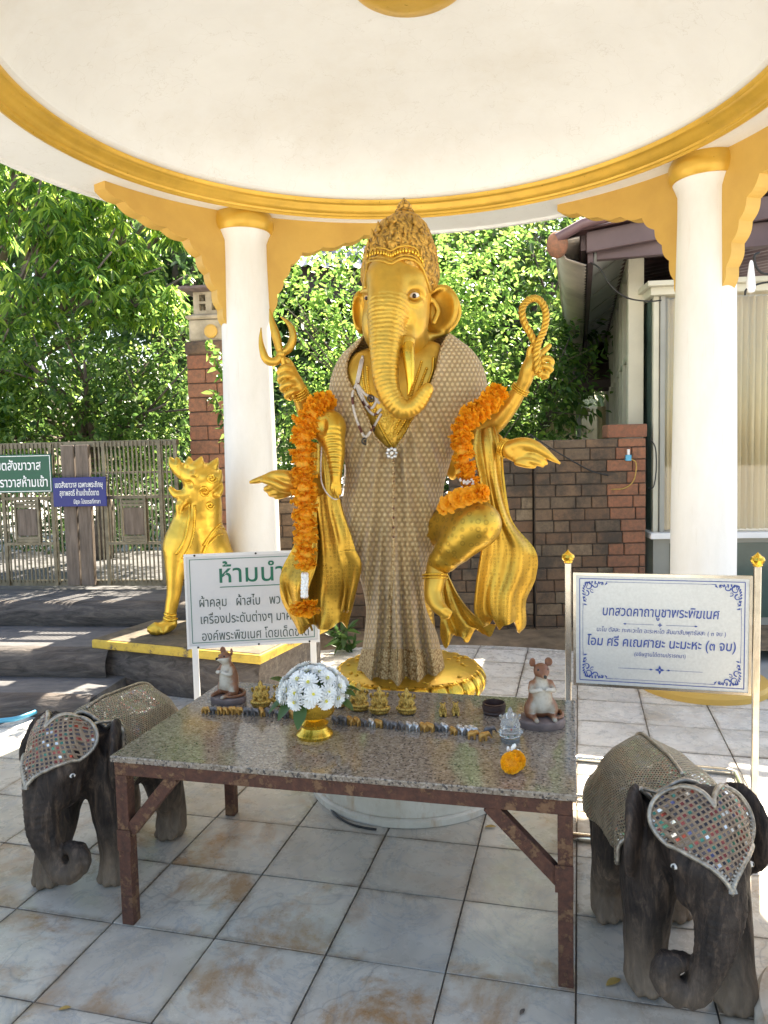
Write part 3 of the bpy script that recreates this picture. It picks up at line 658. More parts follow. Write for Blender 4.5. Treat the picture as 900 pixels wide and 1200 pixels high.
cp = MB(); cp.box((2.07, 6.985, 1.745), E1w*.36, E2w*.20, (0, 0, .12)); bevel(mk('cap_block', cp, M['brick_red'], bw), .01, 2)
# junction box and wires on the wall
jb = thing('junction_box', 'small pale blue switch box with a hanging wire on the brick pillar', 'switch box', (2.25, 6.97, 1.55))
m = MB(); m.box((2.225, 6.945, 1.53), (.05, 0, 0), (0, .04, 0), (0, 0, .055)); bevel(mk('box_body', m, M['pipe_blue'], jb), .004, 2)
m = MB(); m.box((2.24, 6.95, 1.586), (.02, 0, 0), (0, .02, 0), (0, 0, .05)); mk('box_cap', m, M['white_metal'], jb)
m = MB(); m.tube(cr([(2.27, 6.95, 1.55), (2.32, 6.95, 1.50), (2.30, 6.96, 1.35), (2.22, 6.97, 1.28), (2.1, 6.975, 1.27)], 5), .006, 6); mk('lead', m, M['yellow_leaf'], jb, smooth=1)
m = MB(); m.tube(cr([(1.33, 6.94, 1.80), (1.6, 6.93, 1.62), (1.9, 6.96, 1.45), (2.07, 6.97, 1.40)], 6), .007, 6); tag(mk('cable', m, M['cable'], smooth=1), 'black cable sagging across the face of the brick wall', 'cable')
# brick pillar by the gate, with a pale stone lantern on top
bp = thing('brick_pillar', 'tall red brick pillar at the right end of the gate behind the lion', 'pillar', (-1.6, 6.95, 0))
PX = Vector((-1.715, 6.78, 0)); pw = .43
r_ = random.Random(11); z = .3; k = 0
core = MB(); core.box((PX.x+.01, PX.y+.01, .3), D1*(pw-.02), D2*(pw-.02), (0, 0, 2.28)); mk('mortar_core', core, M['mortar'], bp)
while z < 2.46:
    cuts = [0, .27, pw] if k % 2 else [0, .17, pw]
    for a, b in zip(cuts[:-1], cuts[1:]):
        m = MB(); m.box(PX+D1*(a+.003)+Vector((0, 0, z+.004))-D2*r_.uniform(.002, .010), D1*(b-a-.006), D2*.12, (0, 0, .117)); bevel(mk('brick', m, M['brick_red'], bp), .006, 1)
    m = MB(); m.box(PX+D2*.125+D1*-.004+Vector((0, 0, z+.004)), D1*.1, D2*(pw-.13), (0, 0, .117)); bevel(mk('brick', m, M['brick_red'], bp), .006, 1)
    z += .125; k += 1
m = MB(); m.box(PX-D1*.015-D2*.015+Vector((0, 0, z)), D1*(pw+.03), D2*(pw+.03), (0, 0, 2.67-z)); bevel(mk('pillar_cap', m, M['brick'], bp), .03, 3)
ln = thing('stone_lantern', 'pale carved stone lantern block standing on top of the brick pillar', 'lantern', (-1.5, 7.0, 2.67))
lc = PX+(D1+D2)*pw/2+Vector((-.02, 0, 0))
m = MB(); m.cbox((lc.x, lc.y, 2.672), D1, D2, UZ, .36, .36, .19); bevel(mk('lower_block', m, M['stone_orn'], ln), .02, 2)
m = MB(); m.lathe([(.26, 2.864), (.28, 2.878), (.28, 2.893), (.21, 2.915)], (lc.x, lc.y, 0), 4, a0=rad(38), a1=rad(398)); mk('ledge', m, M['stone_orn'], ln)
m = MB()
m.cbox((lc.x, lc.y, 2.915), D1, D2, UZ, .28, .28, .03); m.cbox((lc.x, lc.y, 3.085), D1, D2, UZ, .28, .28, .022)
for sx_ in (-1, 0, 1):
    for sy_ in (-1, 0, 1):
        if sx_ or sy_: m.cbox((lc.x+D1.x*sx_*.112+D2.x*sy_*.112, lc.y+D1.y*sx_*.112+D2.y*sy_*.112, 2.943), D1, D2, UZ, .055, .055, .145)
m.cbox((lc.x, lc.y, 3.004), D1, D2, UZ, .278, .278, .022); mk('pierced_block', m, M['stone_orn'], ln)
m = MB(); m.cbox((lc.x, lc.y, 2.759), D1, D2, UZ, .25, .25, .02); mk('inner_block', m, M['dark_in'], ln)
m = MB(); m.lathe([(.29, 3.109), (.34, 3.122), (.34, 3.144), (.05, 3.181)], (lc.x, lc.y, 0), 4, a0=rad(38), a1=rad(398)); mk('lantern_roof', m, M['stone_dark'], ln)
m = MB(); q = lc-D2*.185+D1*.03; m.lathe([(.06, 0), (.06, .02), (.045, .03)], (0, 0, 0), 20); m.v = [(q.x+x*D1.x, q.y+x*D1.y-z_*1, 2.752+y) for x, y, z_ in m.v]; mk('round_boss', m, M['ochre'], ln, smooth=30)

# ---------------------------------------------------------------- GATE
gt = thing('gate', 'grey barred metal gate with boarded panels at the top of the log steps', 'gate', (-3, 6.75, .5))
G0 = Vector((-5.6, 7.07, 0)); GL = 3.86; ZB, ZT = .56, 1.80; Dg = Vector((.992, -.124, 0)); Dn = Vector((.124, .992, 0))
def gp(s, z, n=0): q = G0+Dg*s+Dn*n; return Vector((q.x, q.y, z))
for z, h in ((ZB-.03, .05), (ZT-.04, .05), (1.30, .03), (1.52, .02)):
    m = MB(); m.box(gp(0, z, -.02), Dg*GL, Dn*.04, (0, 0, h)); mk('rail', m, M['galv'], gt)
s = 0.02; kb = 0; bar0 = None
while s < GL:
    if not any(a < s < b for a, b in ((2.80, 2.93), (2.93, 3.075))):
        if bar0 is None:
            m = MB(); m.box(gp(s, ZB, -.030), Dg*.013, Dn*.008, (0, 0, ZT-ZB)); bar0 = mk('bar', m, M['galv'], gt); s00 = s
        else:
            b_ = share(bar0, gt, tuple(Dg*(s-s00)+Vector((0, 0, rnd.uniform(-.004, .004)))))
    s += .0385
for s in (1.35, 2.215, 2.68, 3.175, 3.685, 3.83):
    m = MB(); m.box(gp(s, ZB-.02, -.042), Dg*.03, Dn*.02, (0, 0, ZT-ZB+.02)); mk('upright', m, M['galv'], gt)
for s in (2.81, 2.945):
    m = MB(); m.box(gp(s, ZB-.02, -.065), Dg*.12, Dn*.05, (0, 0, ZT-ZB+.0)); bevel(mk('wooden_post', m, M['oldwood'], gt), .006, 2)
for s in (2.335, 3.33):
    f_ = MB()
    for a, b, c_, d in ((0, 0, .235, .018), (0, .40, .235, .018), (0, .018, .018, .382), (.217, .018, .018, .382)): f_.box(gp(s+a, .905+b, -.055), Dg*c_, Dn*.02, (0, 0, d))
    fo = mk('panel_frame', f_, M['galv'], gt)
    for k in range(1):
        m = MB(); m.box(gp(s+.024, .985, -.05), Dg*.187, Dn*.02, (0, 0, .24)); bevel(mk('board', m, M['oldwood'], fo), .004, 1)
    for zz in (.928, .954, 1.236, 1.266):
        m = MB(); m.box(gp(s+.020, zz, -.052), Dg*.194, Dn*.012, (0, 0, .024)); mk('slat', m, M['galv'], fo)
for s0, s1, z in ((3.205, 3.685, .90), (2.245, 2.68, .90), (3.205, 3.685, 1.305), (2.245, 2.68, 1.305)):
    m = MB(); m.box(gp(s0, z, -.045), Dg*(s1-s0), Dn*.02, (0, 0, .025)); mk('rail', m, M['galv'], gt)

# ---------------------------------------------------------------- text
_cu = bpy.data.curves.new('lettering', 'FONT'); _to = bpy.data.objects.new('lettering', _cu)
def lettering(body, org, ex, ez, size, mat, parent, width=None, align='CENTER', shear=0, bold=0, name='lettering', depth=.0):
    """flat lettering; origin org, text runs along ex, up along ez"""
    cu = bpy.data.curves.new('lettering', 'FONT'); cu.body = body; cu.size = 1.0; cu.align_x = 'LEFT'; cu.shear = shear; cu.resolution_u = 3; cu.offset = bold
    o = bpy.data.objects.new('lettering', cu); col.objects.link(o)
    dg = bpy.context.evaluated_depsgraph_get(); dg.update(); me = bpy.data.meshes.new_from_object(o.evaluated_get(dg))
    V = np.array([v.co[:] for v in me.vertices]); F = [tuple(p_.vertices) for p_ in me.polygons]
    bpy.data.objects.remove(o); bpy.data.meshes.remove(me); bpy.data.curves.remove(cu)
    w0, w1 = V[:, 0].min(), V[:, 0].max(); sx = size if width is None else width/(w1-w0)
    x = (V[:, 0]-(w0+w1)/2)*sx if align == 'CENTER' else (V[:, 0]-w0)*sx
    P = np.array(org)[None]+x[:, None]*np.array(ex)[None]+(V[:, 1]*size)[:, None]*np.array(ez)[None]
    return mk(name, (P.tolist(), F), mat, parent)

def plate_sign(name, label, cat, o, ex, ez, w_, h_, mat, thick=.012, frame=None):
    """sign lying in plane ex/ez with lower-left corner o, front faces -n"""
    n = ez.cross(ex)  # towards the back is +(-n)
    n = ex.cross(ez)  # front normal
    t_ = thing(name, label, cat, tuple(o))
    m = MB(); m.box(o, ex*w_, ez*h_, -n*thick); bevel(mk('panel', m, mat, t_), .003, 2)
    return t_, n
# green and blue signs on the gate
def gate_pt(px, py, off=.10):
    # intersection with the gate plane moved forward
    d = _fw + _rt*((px-450)/FPX) - _up*((py-600)/FPX); P0 = G0-Dn*off; C0 = Vector((0, 0, CAMZ))
    t_ = (P0-C0).dot(Dn)/d.dot(Dn); return C0+d*t_
a = gate_pt(62, 577); b = gate_pt(62, 532); hh = (b-a).length; wv_ = .86
sg, n_ = plate_sign('sign_board', 'green sign with two lines of white Thai lettering on the gate', 'sign', a-Dg*wv_, Dg, UZ, wv_, hh, M['sign_green'])
fr = MB()
o = a-Dg*wv_+n_*.002
for q, x_, z_ in ((o+Dg*.01+UZ*.01, wv_-.02, .006), (o+Dg*.01+UZ*(hh-.016), wv_-.02, .006), (o+Dg*.01+UZ*.016, .006, hh-.032), (o+Dg*(wv_-.016)+UZ*.016, .006, hh-.032)): fr.box(q, Dg*x_, UZ*z_, n_*.002)
mk('white_border', fr, M['ink_white'], sg)
lettering('เขตสังฆาวาส', a-Dg*.318+n_*.003+UZ*(hh*.60), Dg, UZ, .115, M['ink_white'], sg, width=.44, bold=.012)
lettering('ฆราวาสห้ามเข้า', a-Dg*.292+n_*.003+UZ*(hh*.16), Dg, UZ, .115, M['ink_white'], sg, width=.50, bold=.012)
a = gate_pt(63, 594, .13); b = gate_pt(125, 594, .13); c_ = gate_pt(63, 560, .13); w2 = (b-a).length; h2 = (c_-a).length
sg, n_ = plate_sign('sign_board', 'small blue sign with three lines of white Thai lettering on the gate posts', 'sign', a, Dg, UZ, w2, h2, M['sign_blue'])
for tx, fx, fz, ww in (('เขตสังฆาวาส เฉพาะพระภิกษุ', .5, .66, .90), ('สุภาพสตรี ห้ามเข้าเด็ดขาด', .5, .38, .74), ('มีธุระ โปรดรอที่ศาลา', .64, .10, .50)):
    lettering(tx, a+Dg*(w2*fx)+n_*.003+UZ*(h2*fz), Dg, UZ, .068 if fz > .2 else .05, M['ink_white'], sg, width=w2*ww, bold=.012)
# ================================================================ STATUE
from mathutils.bvhtree import BVHTree
def W3(px, py, Y): v = at(px, py, Y); return (v.x, v.y, v.z)
def C4(l): return [(*W3(a, b, c), d*c/FPX) for a, b, c, d in l]
def bvh_of(V, F): return BVHTree.FromPolygons([tuple(v) for v in V], [tuple(int(i) for i in f) for f in F])
def pick(bvhs, px, py, off=0.0):
    d = (_fw + _rt*((px-450)/FPX) - _up*((py-600)/FPX)).normalized(); best = None
    for b in (bvhs if isinstance(bvhs, (list, tuple)) else [bvhs]):
        h = b.ray_cast(Vector((0, 0, CAMZ)), d)
        if h[0] is not None and (best is None or h[3] < best[3]): best = h
    if best is None: return None, None
    n = best[1] if best[1].dot(d) < 0 else -best[1]
    return best[0]-d*off, n
gs = thing('elephant_deity_statue', 'large golden four-armed elephant-headed standing statue on a lotus pedestal', 'statue', (.105, 3.70, 0))
# pedestal
m = MB(); m.lathe([(.493, 0), (.493, .028), (.482, .036)], (.105, 3.70, .001), 64); mk('base_ring', m, M['stained'], gs, smooth=30)
m = MB(); m.lathe([(.470, .02), (.470, .30), (.455, .33), (.40, .36), (.36, .40), (.31, .45)], (.105, 3.70, 0), 64); m.f = [q for q in m.f if len(q) == 4]; mk('drum', m, M['stained'], gs, smooth=30)
LZ = .592; LC = (.105, 3.68)
m = MB(); m.lathe([(.29, .44), (.31, .47), (.325, .53), (.335, .565), (.345, .572), (.348, .585), (.335, LZ), (.10, LZ+.004), (.001, LZ+.004)], (*LC, 0), 64); m.f = [q for q in m.f if len(q) == 4]; lp = mk('lotus_pedestal', m, M['gold'], gs, smooth=30)
m = MB(); nn = 9; wd_ = .041
for i in range(nn):
    t_ = i/(nn-1); ww = wd_*math.sin(math.pi*min(1, .12+t_*.88)**.8)+.002; z = .588-.118*t_; rr_ = .330+.030*math.sin(math.pi*t_)
    for j in (-1, -.6, -.2, .2, .6, 1): r2 = rr_+.014*(1-j*j)+(.006 if abs(j) > .5 and 0 < i < nn-1 else 0); m.v.append((r2, j*ww, z))
for i in range(nn-1):
    for j in range(5): b0 = i*6+j; m.f.append((b0, b0+1, b0+7, b0+6))
pet = mk('lotus_petal', m, M['gold_shiny'], None, smooth=1); so = pet.modifiers.new('solid', 'SOLIDIFY'); so.thickness = .006
pl_ = Vector((LC[0], LC[1], 0))-root_loc(lp)
for k in range(26):
    o = pet if k == 0 else pet.copy()
    if k: col.objects.link(o)
    o.parent = lp; o.location = pl_; o.rotation_euler = (0, 0, 2*math.pi*k/26)
m = MB()
for k in range(70):
    a = rnd.random()*6.283; r = rnd.uniform(.05, .32); m.sph((LC[0]+r*math.cos(a), LC[1]+r*math.sin(a), LZ+.003), .012, 6, 4, (1, 1, .5))
tag(mk('seed_bosses', m, M['gold'], lp, smooth=1), kind='stuff')

# ---- head with trunk (one continuous surface)
F_ = Field(W3(405, 520, 3.2)[0:1]+(3.12,)+W3(405, 520, 3.5)[2:], (at(555, 400, 3.7).x, 3.95, at(470, 270, 3.6).z), .0058)
def E(f, px, py, Y, rx, ry, rz, k=.03, rot=None, sub=False): f.ell(W3(px, py, Y), (rx*Y/FPX, ry, rz*Y/FPX), k, rot, sub)
E(F_, 465, 338, 3.58, 40, .185, 46); E(F_, 466, 372, 3.55, 36, .150, 30, .05)
E(F_, 484, 386, 3.52, 13, .08, 18, .04); E(F_, 437, 384, 3.53, 12, .08, 22, .05)
E(F_, 455, 326, 3.46, 22, .08, 22, .05); E(F_, 481, 328, 3.475, 15, .06, 16, .05)
trunk = [(456, 330, 3.455, 24), (455, 352, 3.425, 24.5), (453, 375, 3.40, 21.5), (452, 395, 3.38, 19.5), (451.5, 420, 3.36, 17), (452, 444, 3.345, 14.8), (458, 465, 3.33, 13), (471, 480, 3.32, 11.5), (486, 476, 3.315, 10), (495, 465, 3.31, 9), (501, 456, 3.305, 7.5)]
F_.chain(C4(trunk), .03, 5)
F_.chain(C4([(466, 396, 3.44, 14), (476, 402, 3.40, 9.5)]), .03, 2)
# brow and lid folds, eye hollows
E(F_, 485, 347, 3.415, 9, .03, 7, .02, sub=True); E(F_, 429, 350, 3.455, 6, .04, 7, .015, sub=True)
F_.chain(C4([(474, 342, 3.41, 2.6), (482, 336, 3.412, 3.2), (491, 337, 3.435, 3.0), (497, 345, 3.47, 2.2)]), .02, 3)
F_.chain(C4([(476, 353, 3.413, 2), (485, 357, 3.42, 2.6), (493, 353, 3.45, 2)]), .015, 3)
F_.chain(C4([(424, 342, 3.50, 2.4), (431, 341, 3.45, 3), (438, 346, 3.43, 2.5)]), .02, 3)
F_.chain(C4([(484, 366, 3.425, 2.5), (486, 375, 3.435, 2.4), (483, 386, 3.44, 2)]), .015, 3)
# ears
E(F_, 478, 396, 3.47, 10, .06, 14, .03)
Re = Matrix.Rotation(rad(-28), 3, 'Z') @ Matrix.Rotation(rad(14), 3, 'Y')
E(F_, 517, 364, 3.66, 21, .026, 28, .02, Re); E(F_, 518, 363, 3.630, 14.5, .022, 20, .015, Re, True)
F_.chain(C4([(503, 343, 3.62, 3), (516, 337, 3.64, 3.6), (529, 342, 3.66, 3.2), (538, 362, 3.68, 3), (533, 379, 3.68, 3.2), (519, 391, 3.66, 3.5), (504, 394, 3.62, 3)]), .012, 4)
F_.chain(C4([(507, 352, 3.61, 3), (513, 364, 3.62, 3.2), (508, 378, 3.61, 3)]), .02, 3)
Rl = Matrix.Rotation(rad(50), 3, 'Z'); E(F_, 423, 366, 3.66, 14, .028, 25, .02, Rl); E(F_, 420, 366, 3.625, 8, .02, 17, .015, Rl, True)
# neck
E(F_, 468, 405, 3.64, 36, .15, 26, .05)
V, Fc = F_.mesh(); V = relax(V, Fc, 1, .5); N = normals(V, Fc)
# trunk wrinkles follow the trunk's own centre line
P = np.array(cr([tuple(q) for q in C4(trunk)], 14)); arc = np.concatenate([[0], np.cumsum(np.linalg.norm(np.diff(P[:, :3], axis=0), axis=1))])
sel = np.where((V[:, 1] < 3.50) & (V[:, 2] < at(455, 345, 3.4).z))[0]; D = ((V[sel][:, None, :]-P[None, :, :3])**2).sum(2); j = D.argmin(1); dist = np.sqrt(D[np.arange(len(sel)), j])
near = np.clip((P[j, 3]*1.35-dist)/.02, 0, 1)*np.clip((arc[j]-.02)/.12, 0, 1)
ph = arc[j]*2*math.pi/.0175+np.array([noise.noise(Vector(v*9))*2.2 for v in V[sel]])
V[sel] += N[sel]*((np.abs(np.sin(ph/2))-.6)*.0046*near)[:, None]
head = mk('head', (V, Fc), M['gold_skin'], gs, smooth=1); HB = bvh_of(V, Fc)
m = MB(); tp = cr([tuple(q) for q in C4([(477, 398, 3.385, 7.5), (478.5, 414, 3.35, 7.4), (480, 432, 3.335, 6), (480.5, 450, 3.33, 4), (478, 464, 3.33, .8)])], 6)
m.tube([q[:3] for q in tp], [float(q[3]) for q in tp], 20); mk('tusk', m, M['gold_shiny'], gs, smooth=1)
m = MB(); tp = cr([tuple(q) for q in C4([(478, 397, 3.387, 9.2), (477, 405, 3.375, 8.8), (478.5, 409, 3.36, 7.6)])], 3); m.tube([q[:3] for q in tp], [float(q[3]) for q in tp], 20); mk('tusk_sheath', m, M['gold_skin'], gs, smooth=1)
def eye(px, py, r, sq=1.0):
    p_, n_ = pick(HB, px, py)
    if p_ is None: return
    c = p_-n_*r*.25; mw = MB(); mw.sph(c, r, 20, 12, (1.15*sq, 1, .8)); e = mk('eyeball', mw, M['eye_white'], head, smooth=1)
    dv = (Vector((0, 0, CAMZ))-c).normalized(); f_ = (n_*.6+dv*.7).normalized()
    mr = MB(); mr.sph(c+f_*r*.50, r*.60, 16, 10); mk('iris', mr, M['eye_red'], head, smooth=1)
    mp2 = MB(); mp2.sph(c+f_*r*.62, r*.53, 16, 10); mk('pupil', mp2, M['eye_dark'], head, smooth=1)
    # lids
    x = Vector((0, 0, 1)).cross(f_).normalized()*-1; z = Vector((0, 0, 1))
    for sgn, hgt in ((1, .95), (-1, .72)):
        P2 = [c+f_*r*.45+x*(-1.5*sq*r+3.0*sq*r*t_)+z*sgn*hgt*r*math.sin(math.pi*t_)-f_*r*.5*abs(2*t_-1)**2 for t_ in [i/10 for i in range(11)]]
        mt = MB(); mt.tube(P2, [r*.10+r*.16*math.sin(math.pi*i/10) for i in range(11)], 8); mk('eyelid', mt, M['gold_skin'], head, smooth=1)
eye(485.5, 346.5, .0205); eye(430, 349.5, .0175, .75)

# ---- crown
F_ = Field((at(415, 300, 3.7).x, 3.36, at(470, 352, 3.6).z), (at(525, 300, 3.8).x, 3.92, at(470, 228, 3.6).z), .005)
E(F_, 469, 322, 3.62, 44.5, .215, 34, .03); E(F_, 469, 299, 3.62, 41, .19, 30, .03); E(F_, 471, 279, 3.63, 32, .155, 24, .025); E(F_, 474, 263, 3.63, 19, .09, 12, .02)
E(F_, 455, 372, 3.40, 38, .16, 66, .012, sub=True)
E(F_, 470, 380, 3.45, 60, .35, 42, .012, sub=True)
V, Fc = F_.mesh(); V = relax(V, Fc, 1); N = normals(V, Fc)
# carved scrollwork: swirling ridges
sw = np.array([math.sin(34*v[0]+7*noise.noise(Vector(v*11)))*math.sin(30*v[2]+7*noise.noise(Vector(v*11+9))) for v in V]); wn = np.array([noise.noise(Vector(v*62)) for v in V])
V = V+N*((np.abs(sw)**.5*.0060)+wn*.0030)[:, None]
crown = mk('crown', (V, Fc), M['gold_relief'], gs, smooth=1); CB = bvh_of(V, Fc)
m = MB()
def flame(m, px, py, Y, w_, h_, lean=0):
    c = at(px, py, Y); P2 = []
    n_ = 9
    for i in range(n_):
        t_ = i/(n_-1); r = w_*(math.sin(math.pi*min(1, t_*.85+.15))**.9)*(1-t_*.35)
        P2.append((c+Vector((lean*t_*t_, 0, h_*t_)), max(r, .0015)))
    base = len(m.v)
    m.tube([q for q, _ in P2], [r for _, r in P2], 8)
for px, py, w_, h_, ln_ in ((433, 291, .018, .05, -.004), (437, 281, .018, .055, -.004), (444, 272, .02, .055, -.003), (453, 266, .02, .05, 0), (463, 262, .02, .045, 0), (431, 304, .014, .05, -.003), (486, 264, .018, .045, .003), (494, 274, .018, .04, .004), (503, 288, .016, .04, .004),
                        (440, 297, .014, .05, 0), (451, 292, .016, .06, 0), (467, 288, .020, .080, 0), (483, 291, .016, .06, 0), (494, 300, .014, .05, 0), (475, 276, .016, .05, 0), (459, 277, .016, .05, 0)):
    hq, _ = pick(CB, px, py, .002)
    if hq is not None: flame(m, px, py, hq.y+.004, w_*.72, h_*.9, ln_)
tag(mk('crown_leaves', m, M['gold_relief'], crown, smooth=1), kind='stuff')
m = MB(); tc = at(474, 253, 3.63); m.lathe([(.05, -.012), (.056, -.004), (.05, .006), (.038, .010), (.046, .018), (.040, .028), (.030, .030), (.034, .042), (.024, .058), (.010, .072), (.001, .082)], tc, 24); mk('crown_finial', m, M['gold_relief'], crown, smooth=30)
bandp = [(428, 338), (429, 322), (431, 309), (440, 305.5), (450, 306), (458, 309), (466, 305), (476, 303), (487, 306), (495, 315), (500, 328), (504, 342)]
def trace(pts, bvhs, off, n=6):
    out = []
    for q in cr(pts, n):
        h, _ = pick(bvhs, float(q[0]), float(q[1]), off)
        if h is not None: out.append(h)
    return out
for dy, r_t, nm in ((0, .0065, 'crown_band'), (-4, .004, 'crown_band'), (-15, .005, 'crown_band')):
    pts = trace([(a+(4 if a < 440 else -3 if a > 490 else 0)*(-dy/15), b+dy) for a, b in bandp[1:-1]] if dy else bandp, [HB, CB], .004)
    # smooth along depth
    for _ in range(6):
        pts = [pts[0]]+[Vector((pts[i].x, (pts[i-1].y+pts[i].y*2+pts[i+1].y)/4, pts[i].z)) for i in range(1, len(pts)-1)]+[pts[-1]]
    m = MB(); m.tube(pts, r_t, 10); mk(nm, m, M['gold_skin'], crown, smooth=1)
m = MB()
for q in cr([(a, b-9.5) for a, b in bandp[2:-2]], 3):
    h, _ = pick([HB, CB], float(q[0]), float(q[1]), .004)
    if h is not None: m.sph(h, .0078, 8, 6, (.8, 1, 1.5))
tag(mk('crown_beads', m, M['gold_shiny'], crown, smooth=1), kind='stuff')

# ---- body: torso, four arms, hands
F_ = Field((at(285, 500, 3.4).x, 3.26, .95), (at(668, 500, 3.6).x, 3.98, at(470, 385, 3.6).z), .0062)
E(F_, 470, 424, 3.66, 50, .13, 22, .05); E(F_, 426, 456, 3.60, 26, .09, 42, .06); E(F_, 505, 446, 3.60, 24, .09, 44, .06); E(F_, 468, 455, 3.68, 60, .17, 46, .06); E(F_, 462, 540, 3.68, 46, .16, 70, .06); E(F_, 461, 500, 3.60, 38, .10, 40, .06)
F_.chain(C4([(422, 440, 3.68, 16), (402, 472, 3.70, 15)]), .03, 2); F_.ell(W3(530, 515, 3.74), (.06, .07, .20), .05); F_.chain(C4([(534, 436, 3.70, 18), (550, 470, 3.72, 16)]), .03, 2)
# viewer's left, upper hand holding the trident
F_.chain(C4([(396, 470, 3.70, 16), (372, 500, 3.66, 15), (360, 482, 3.58, 12), (353, 465, 3.53, 9.5), (347, 450, 3.50, 8)]), .02, 4)
F_.chain(C4([(349, 455, 3.50, 8.5), (342, 441, 3.49, 8.5), (336, 432, 3.49, 6)]), .014, 3)
for a in ([(341, 432, 3.475, 4.2), (333, 431, 3.45, 4.4), (328, 436, 3.455, 4.2), (331, 441, 3.48, 3.8)], [(343, 441, 3.47, 4.3), (334, 440, 3.445, 4.6), (328.5, 445, 3.45, 4.3), (332, 450, 3.475, 3.8)],
          [(345, 450, 3.47, 4.2), (337, 450, 3.445, 4.5), (331, 455, 3.45, 4.2), (335, 459, 3.475, 3.6)], [(348, 458, 3.475, 3.8), (341, 459, 3.45, 4), (336, 464, 3.455, 3.8), (340, 467, 3.48, 3.2)]):
    F_.chain(C4(a), .005, 4)
F_.chain(C4([(344, 436, 3.49, 4.6), (338, 424, 3.49, 4), (330, 421, 3.48, 3.2)]), .008, 3)
# viewer's left, lower hand
F_.chain(C4([(392, 500, 3.68, 15), (380, 560, 3.60, 14), (362, 570, 3.52, 12), (345, 565, 3.47, 9.5)]), .02, 4)
F_.chain(C4([(348, 564, 3.47, 9), (335, 559, 3.45, 8.5), (322, 557, 3.44, 6), (312, 560, 3.44, 4.8), (302, 563, 3.44, 3.8), (294, 565, 3.44, 2.4)]), .008, 4)
F_.chain(C4([(342, 572, 3.46, 7.5), (330, 571, 3.43, 6), (320, 566, 3.42, 4.8), (309, 563, 3.42, 3.4)]), .010, 4)
for a in ([(332, 571, 3.45, 4.4), (320, 571, 3.44, 4.2), (312, 573, 3.45, 3.6), (316, 576, 3.465, 3)], [(334, 575, 3.45, 4.3), (324, 577, 3.44, 4.1), (317, 579, 3.45, 3.4), (322, 580, 3.47, 3)], [(338, 578, 3.46, 4), (330, 581, 3.45, 3.8), (324, 582.5, 3.46, 3.2)]):
    F_.chain(C4(a), .005, 4)
# the ribbed sleeve hanging in front on the left, with finger tips
# viewer's right, upper hand holding the noose
F_.chain(C4([(552, 468, 3.70, 17), (562, 500, 3.66, 16), (578, 496, 3.60, 13), (596, 476, 3.55, 11), (608, 459, 3.52, 8.5), (615, 446, 3.50, 7.5)]), .02, 4)
F_.chain(C4([(615, 447, 3.50, 7.5), (619, 434, 3.49, 9.5), (625, 423, 3.485, 8.5), (630, 416, 3.48, 6)]), .012, 4)
for a in ([(620, 424, 3.49, 4.3), (621, 411, 3.475, 3.8), (627, 403, 3.465, 3.4), (632, 404, 3.455, 3)], [(630, 418, 3.48, 4), (638, 411, 3.475, 3.6), (644, 405, 3.475, 2.8)], [(632, 424, 3.475, 4.2), (641, 420, 3.455, 3.8), (647, 424, 3.455, 3.4), (644, 430, 3.465, 3)],
          [(631, 430, 3.475, 4.2), (640, 429, 3.45, 3.9), (646, 433, 3.45, 3.4), (641, 437, 3.46, 3)], [(627, 436, 3.48, 4), (636, 438, 3.455, 3.8), (641, 441, 3.455, 3.2), (636, 443, 3.465, 2.8)]):
    F_.chain(C4(a), .005, 4)
# viewer's right, lower hand
F_.chain(C4([(556, 478, 3.70, 15), (566, 520, 3.64, 15), (582, 522, 3.56, 11), (596, 527, 3.50, 9)]), .02, 4)
F_.chain(C4([(596, 525, 3.50, 9), (610, 521, 3.47, 8.5), (622, 522, 3.45, 8), (636, 529, 3.44, 6), (647, 537, 3.44, 3.8), (656, 543, 3.44, 1.6)]), .008, 4)
F_.chain(C4([(598, 532, 3.49, 7), (610, 538, 3.47, 6), (620, 540, 3.46, 5)]), .010, 4)
for a in ([(612, 536, 3.46, 4.2), (624, 534, 3.44, 4), (634, 538, 3.435, 3.4), (640, 543, 3.44, 2.6)], [(610, 540, 3.455, 4.2), (622, 540, 3.435, 4), (631, 543, 3.43, 3.4), (636, 546, 3.44, 2.4)], [(606, 542, 3.46, 4), (617, 545, 3.44, 3.8), (626, 547, 3.44, 2.6)]):
    F_.chain(C4(a), .005, 4)
E(F_, 612, 530, 3.47, 11, .03, 7, .015); E(F_, 331, 567, 3.46, 11, .03, 7, .015)
V, Fc = F_.mesh(); V = relax(V, Fc, 1, .4); mk('body', (V, Fc), M['gold_skin'], gs, smooth=1); BB = bvh_of(V, Fc)
for c_, r_t in (([(607, 452), (612, 457), (617, 460), (622, 460)], 0), ):
    pass
def ringround(a, b, r, nr, mat, parent, name='bracelet', gap=.006, th=.0045):
    a, b = Vector(a), Vector(b); d = (b-a).normalized(); x = d.cross(UZ).normalized(); y = d.cross(x); m = MB()
    for k in range(nr):
        c = a+d*gap*k; m.tube([c+x*math.cos(t_)*r+y*math.sin(t_)*r for t_ in [2*math.pi*i/24 for i in range(24)]], th, 6, closed=True)
        for i in range(24):
            t_ = 2*math.pi*i/24; m.sph(c+x*math.cos(t_)*(r+th)+y*math.sin(t_)*(r+th), th*.7, 5, 4)
    return mk(name, m, mat, parent, smooth=1)
ringround(W3(611, 454, 3.515), W3(605, 463, 3.53), .037, 3, M['gold_shiny'], gs, gap=.010)
ringround(W3(349, 457, 3.505), W3(356, 470, 3.54), .036, 4, M['gold_shiny'], gs, gap=.012)
ringround(W3(344, 565, 3.47), W3(352, 566, 3.49), .040, 3, M['gold_shiny'], gs, gap=.010)
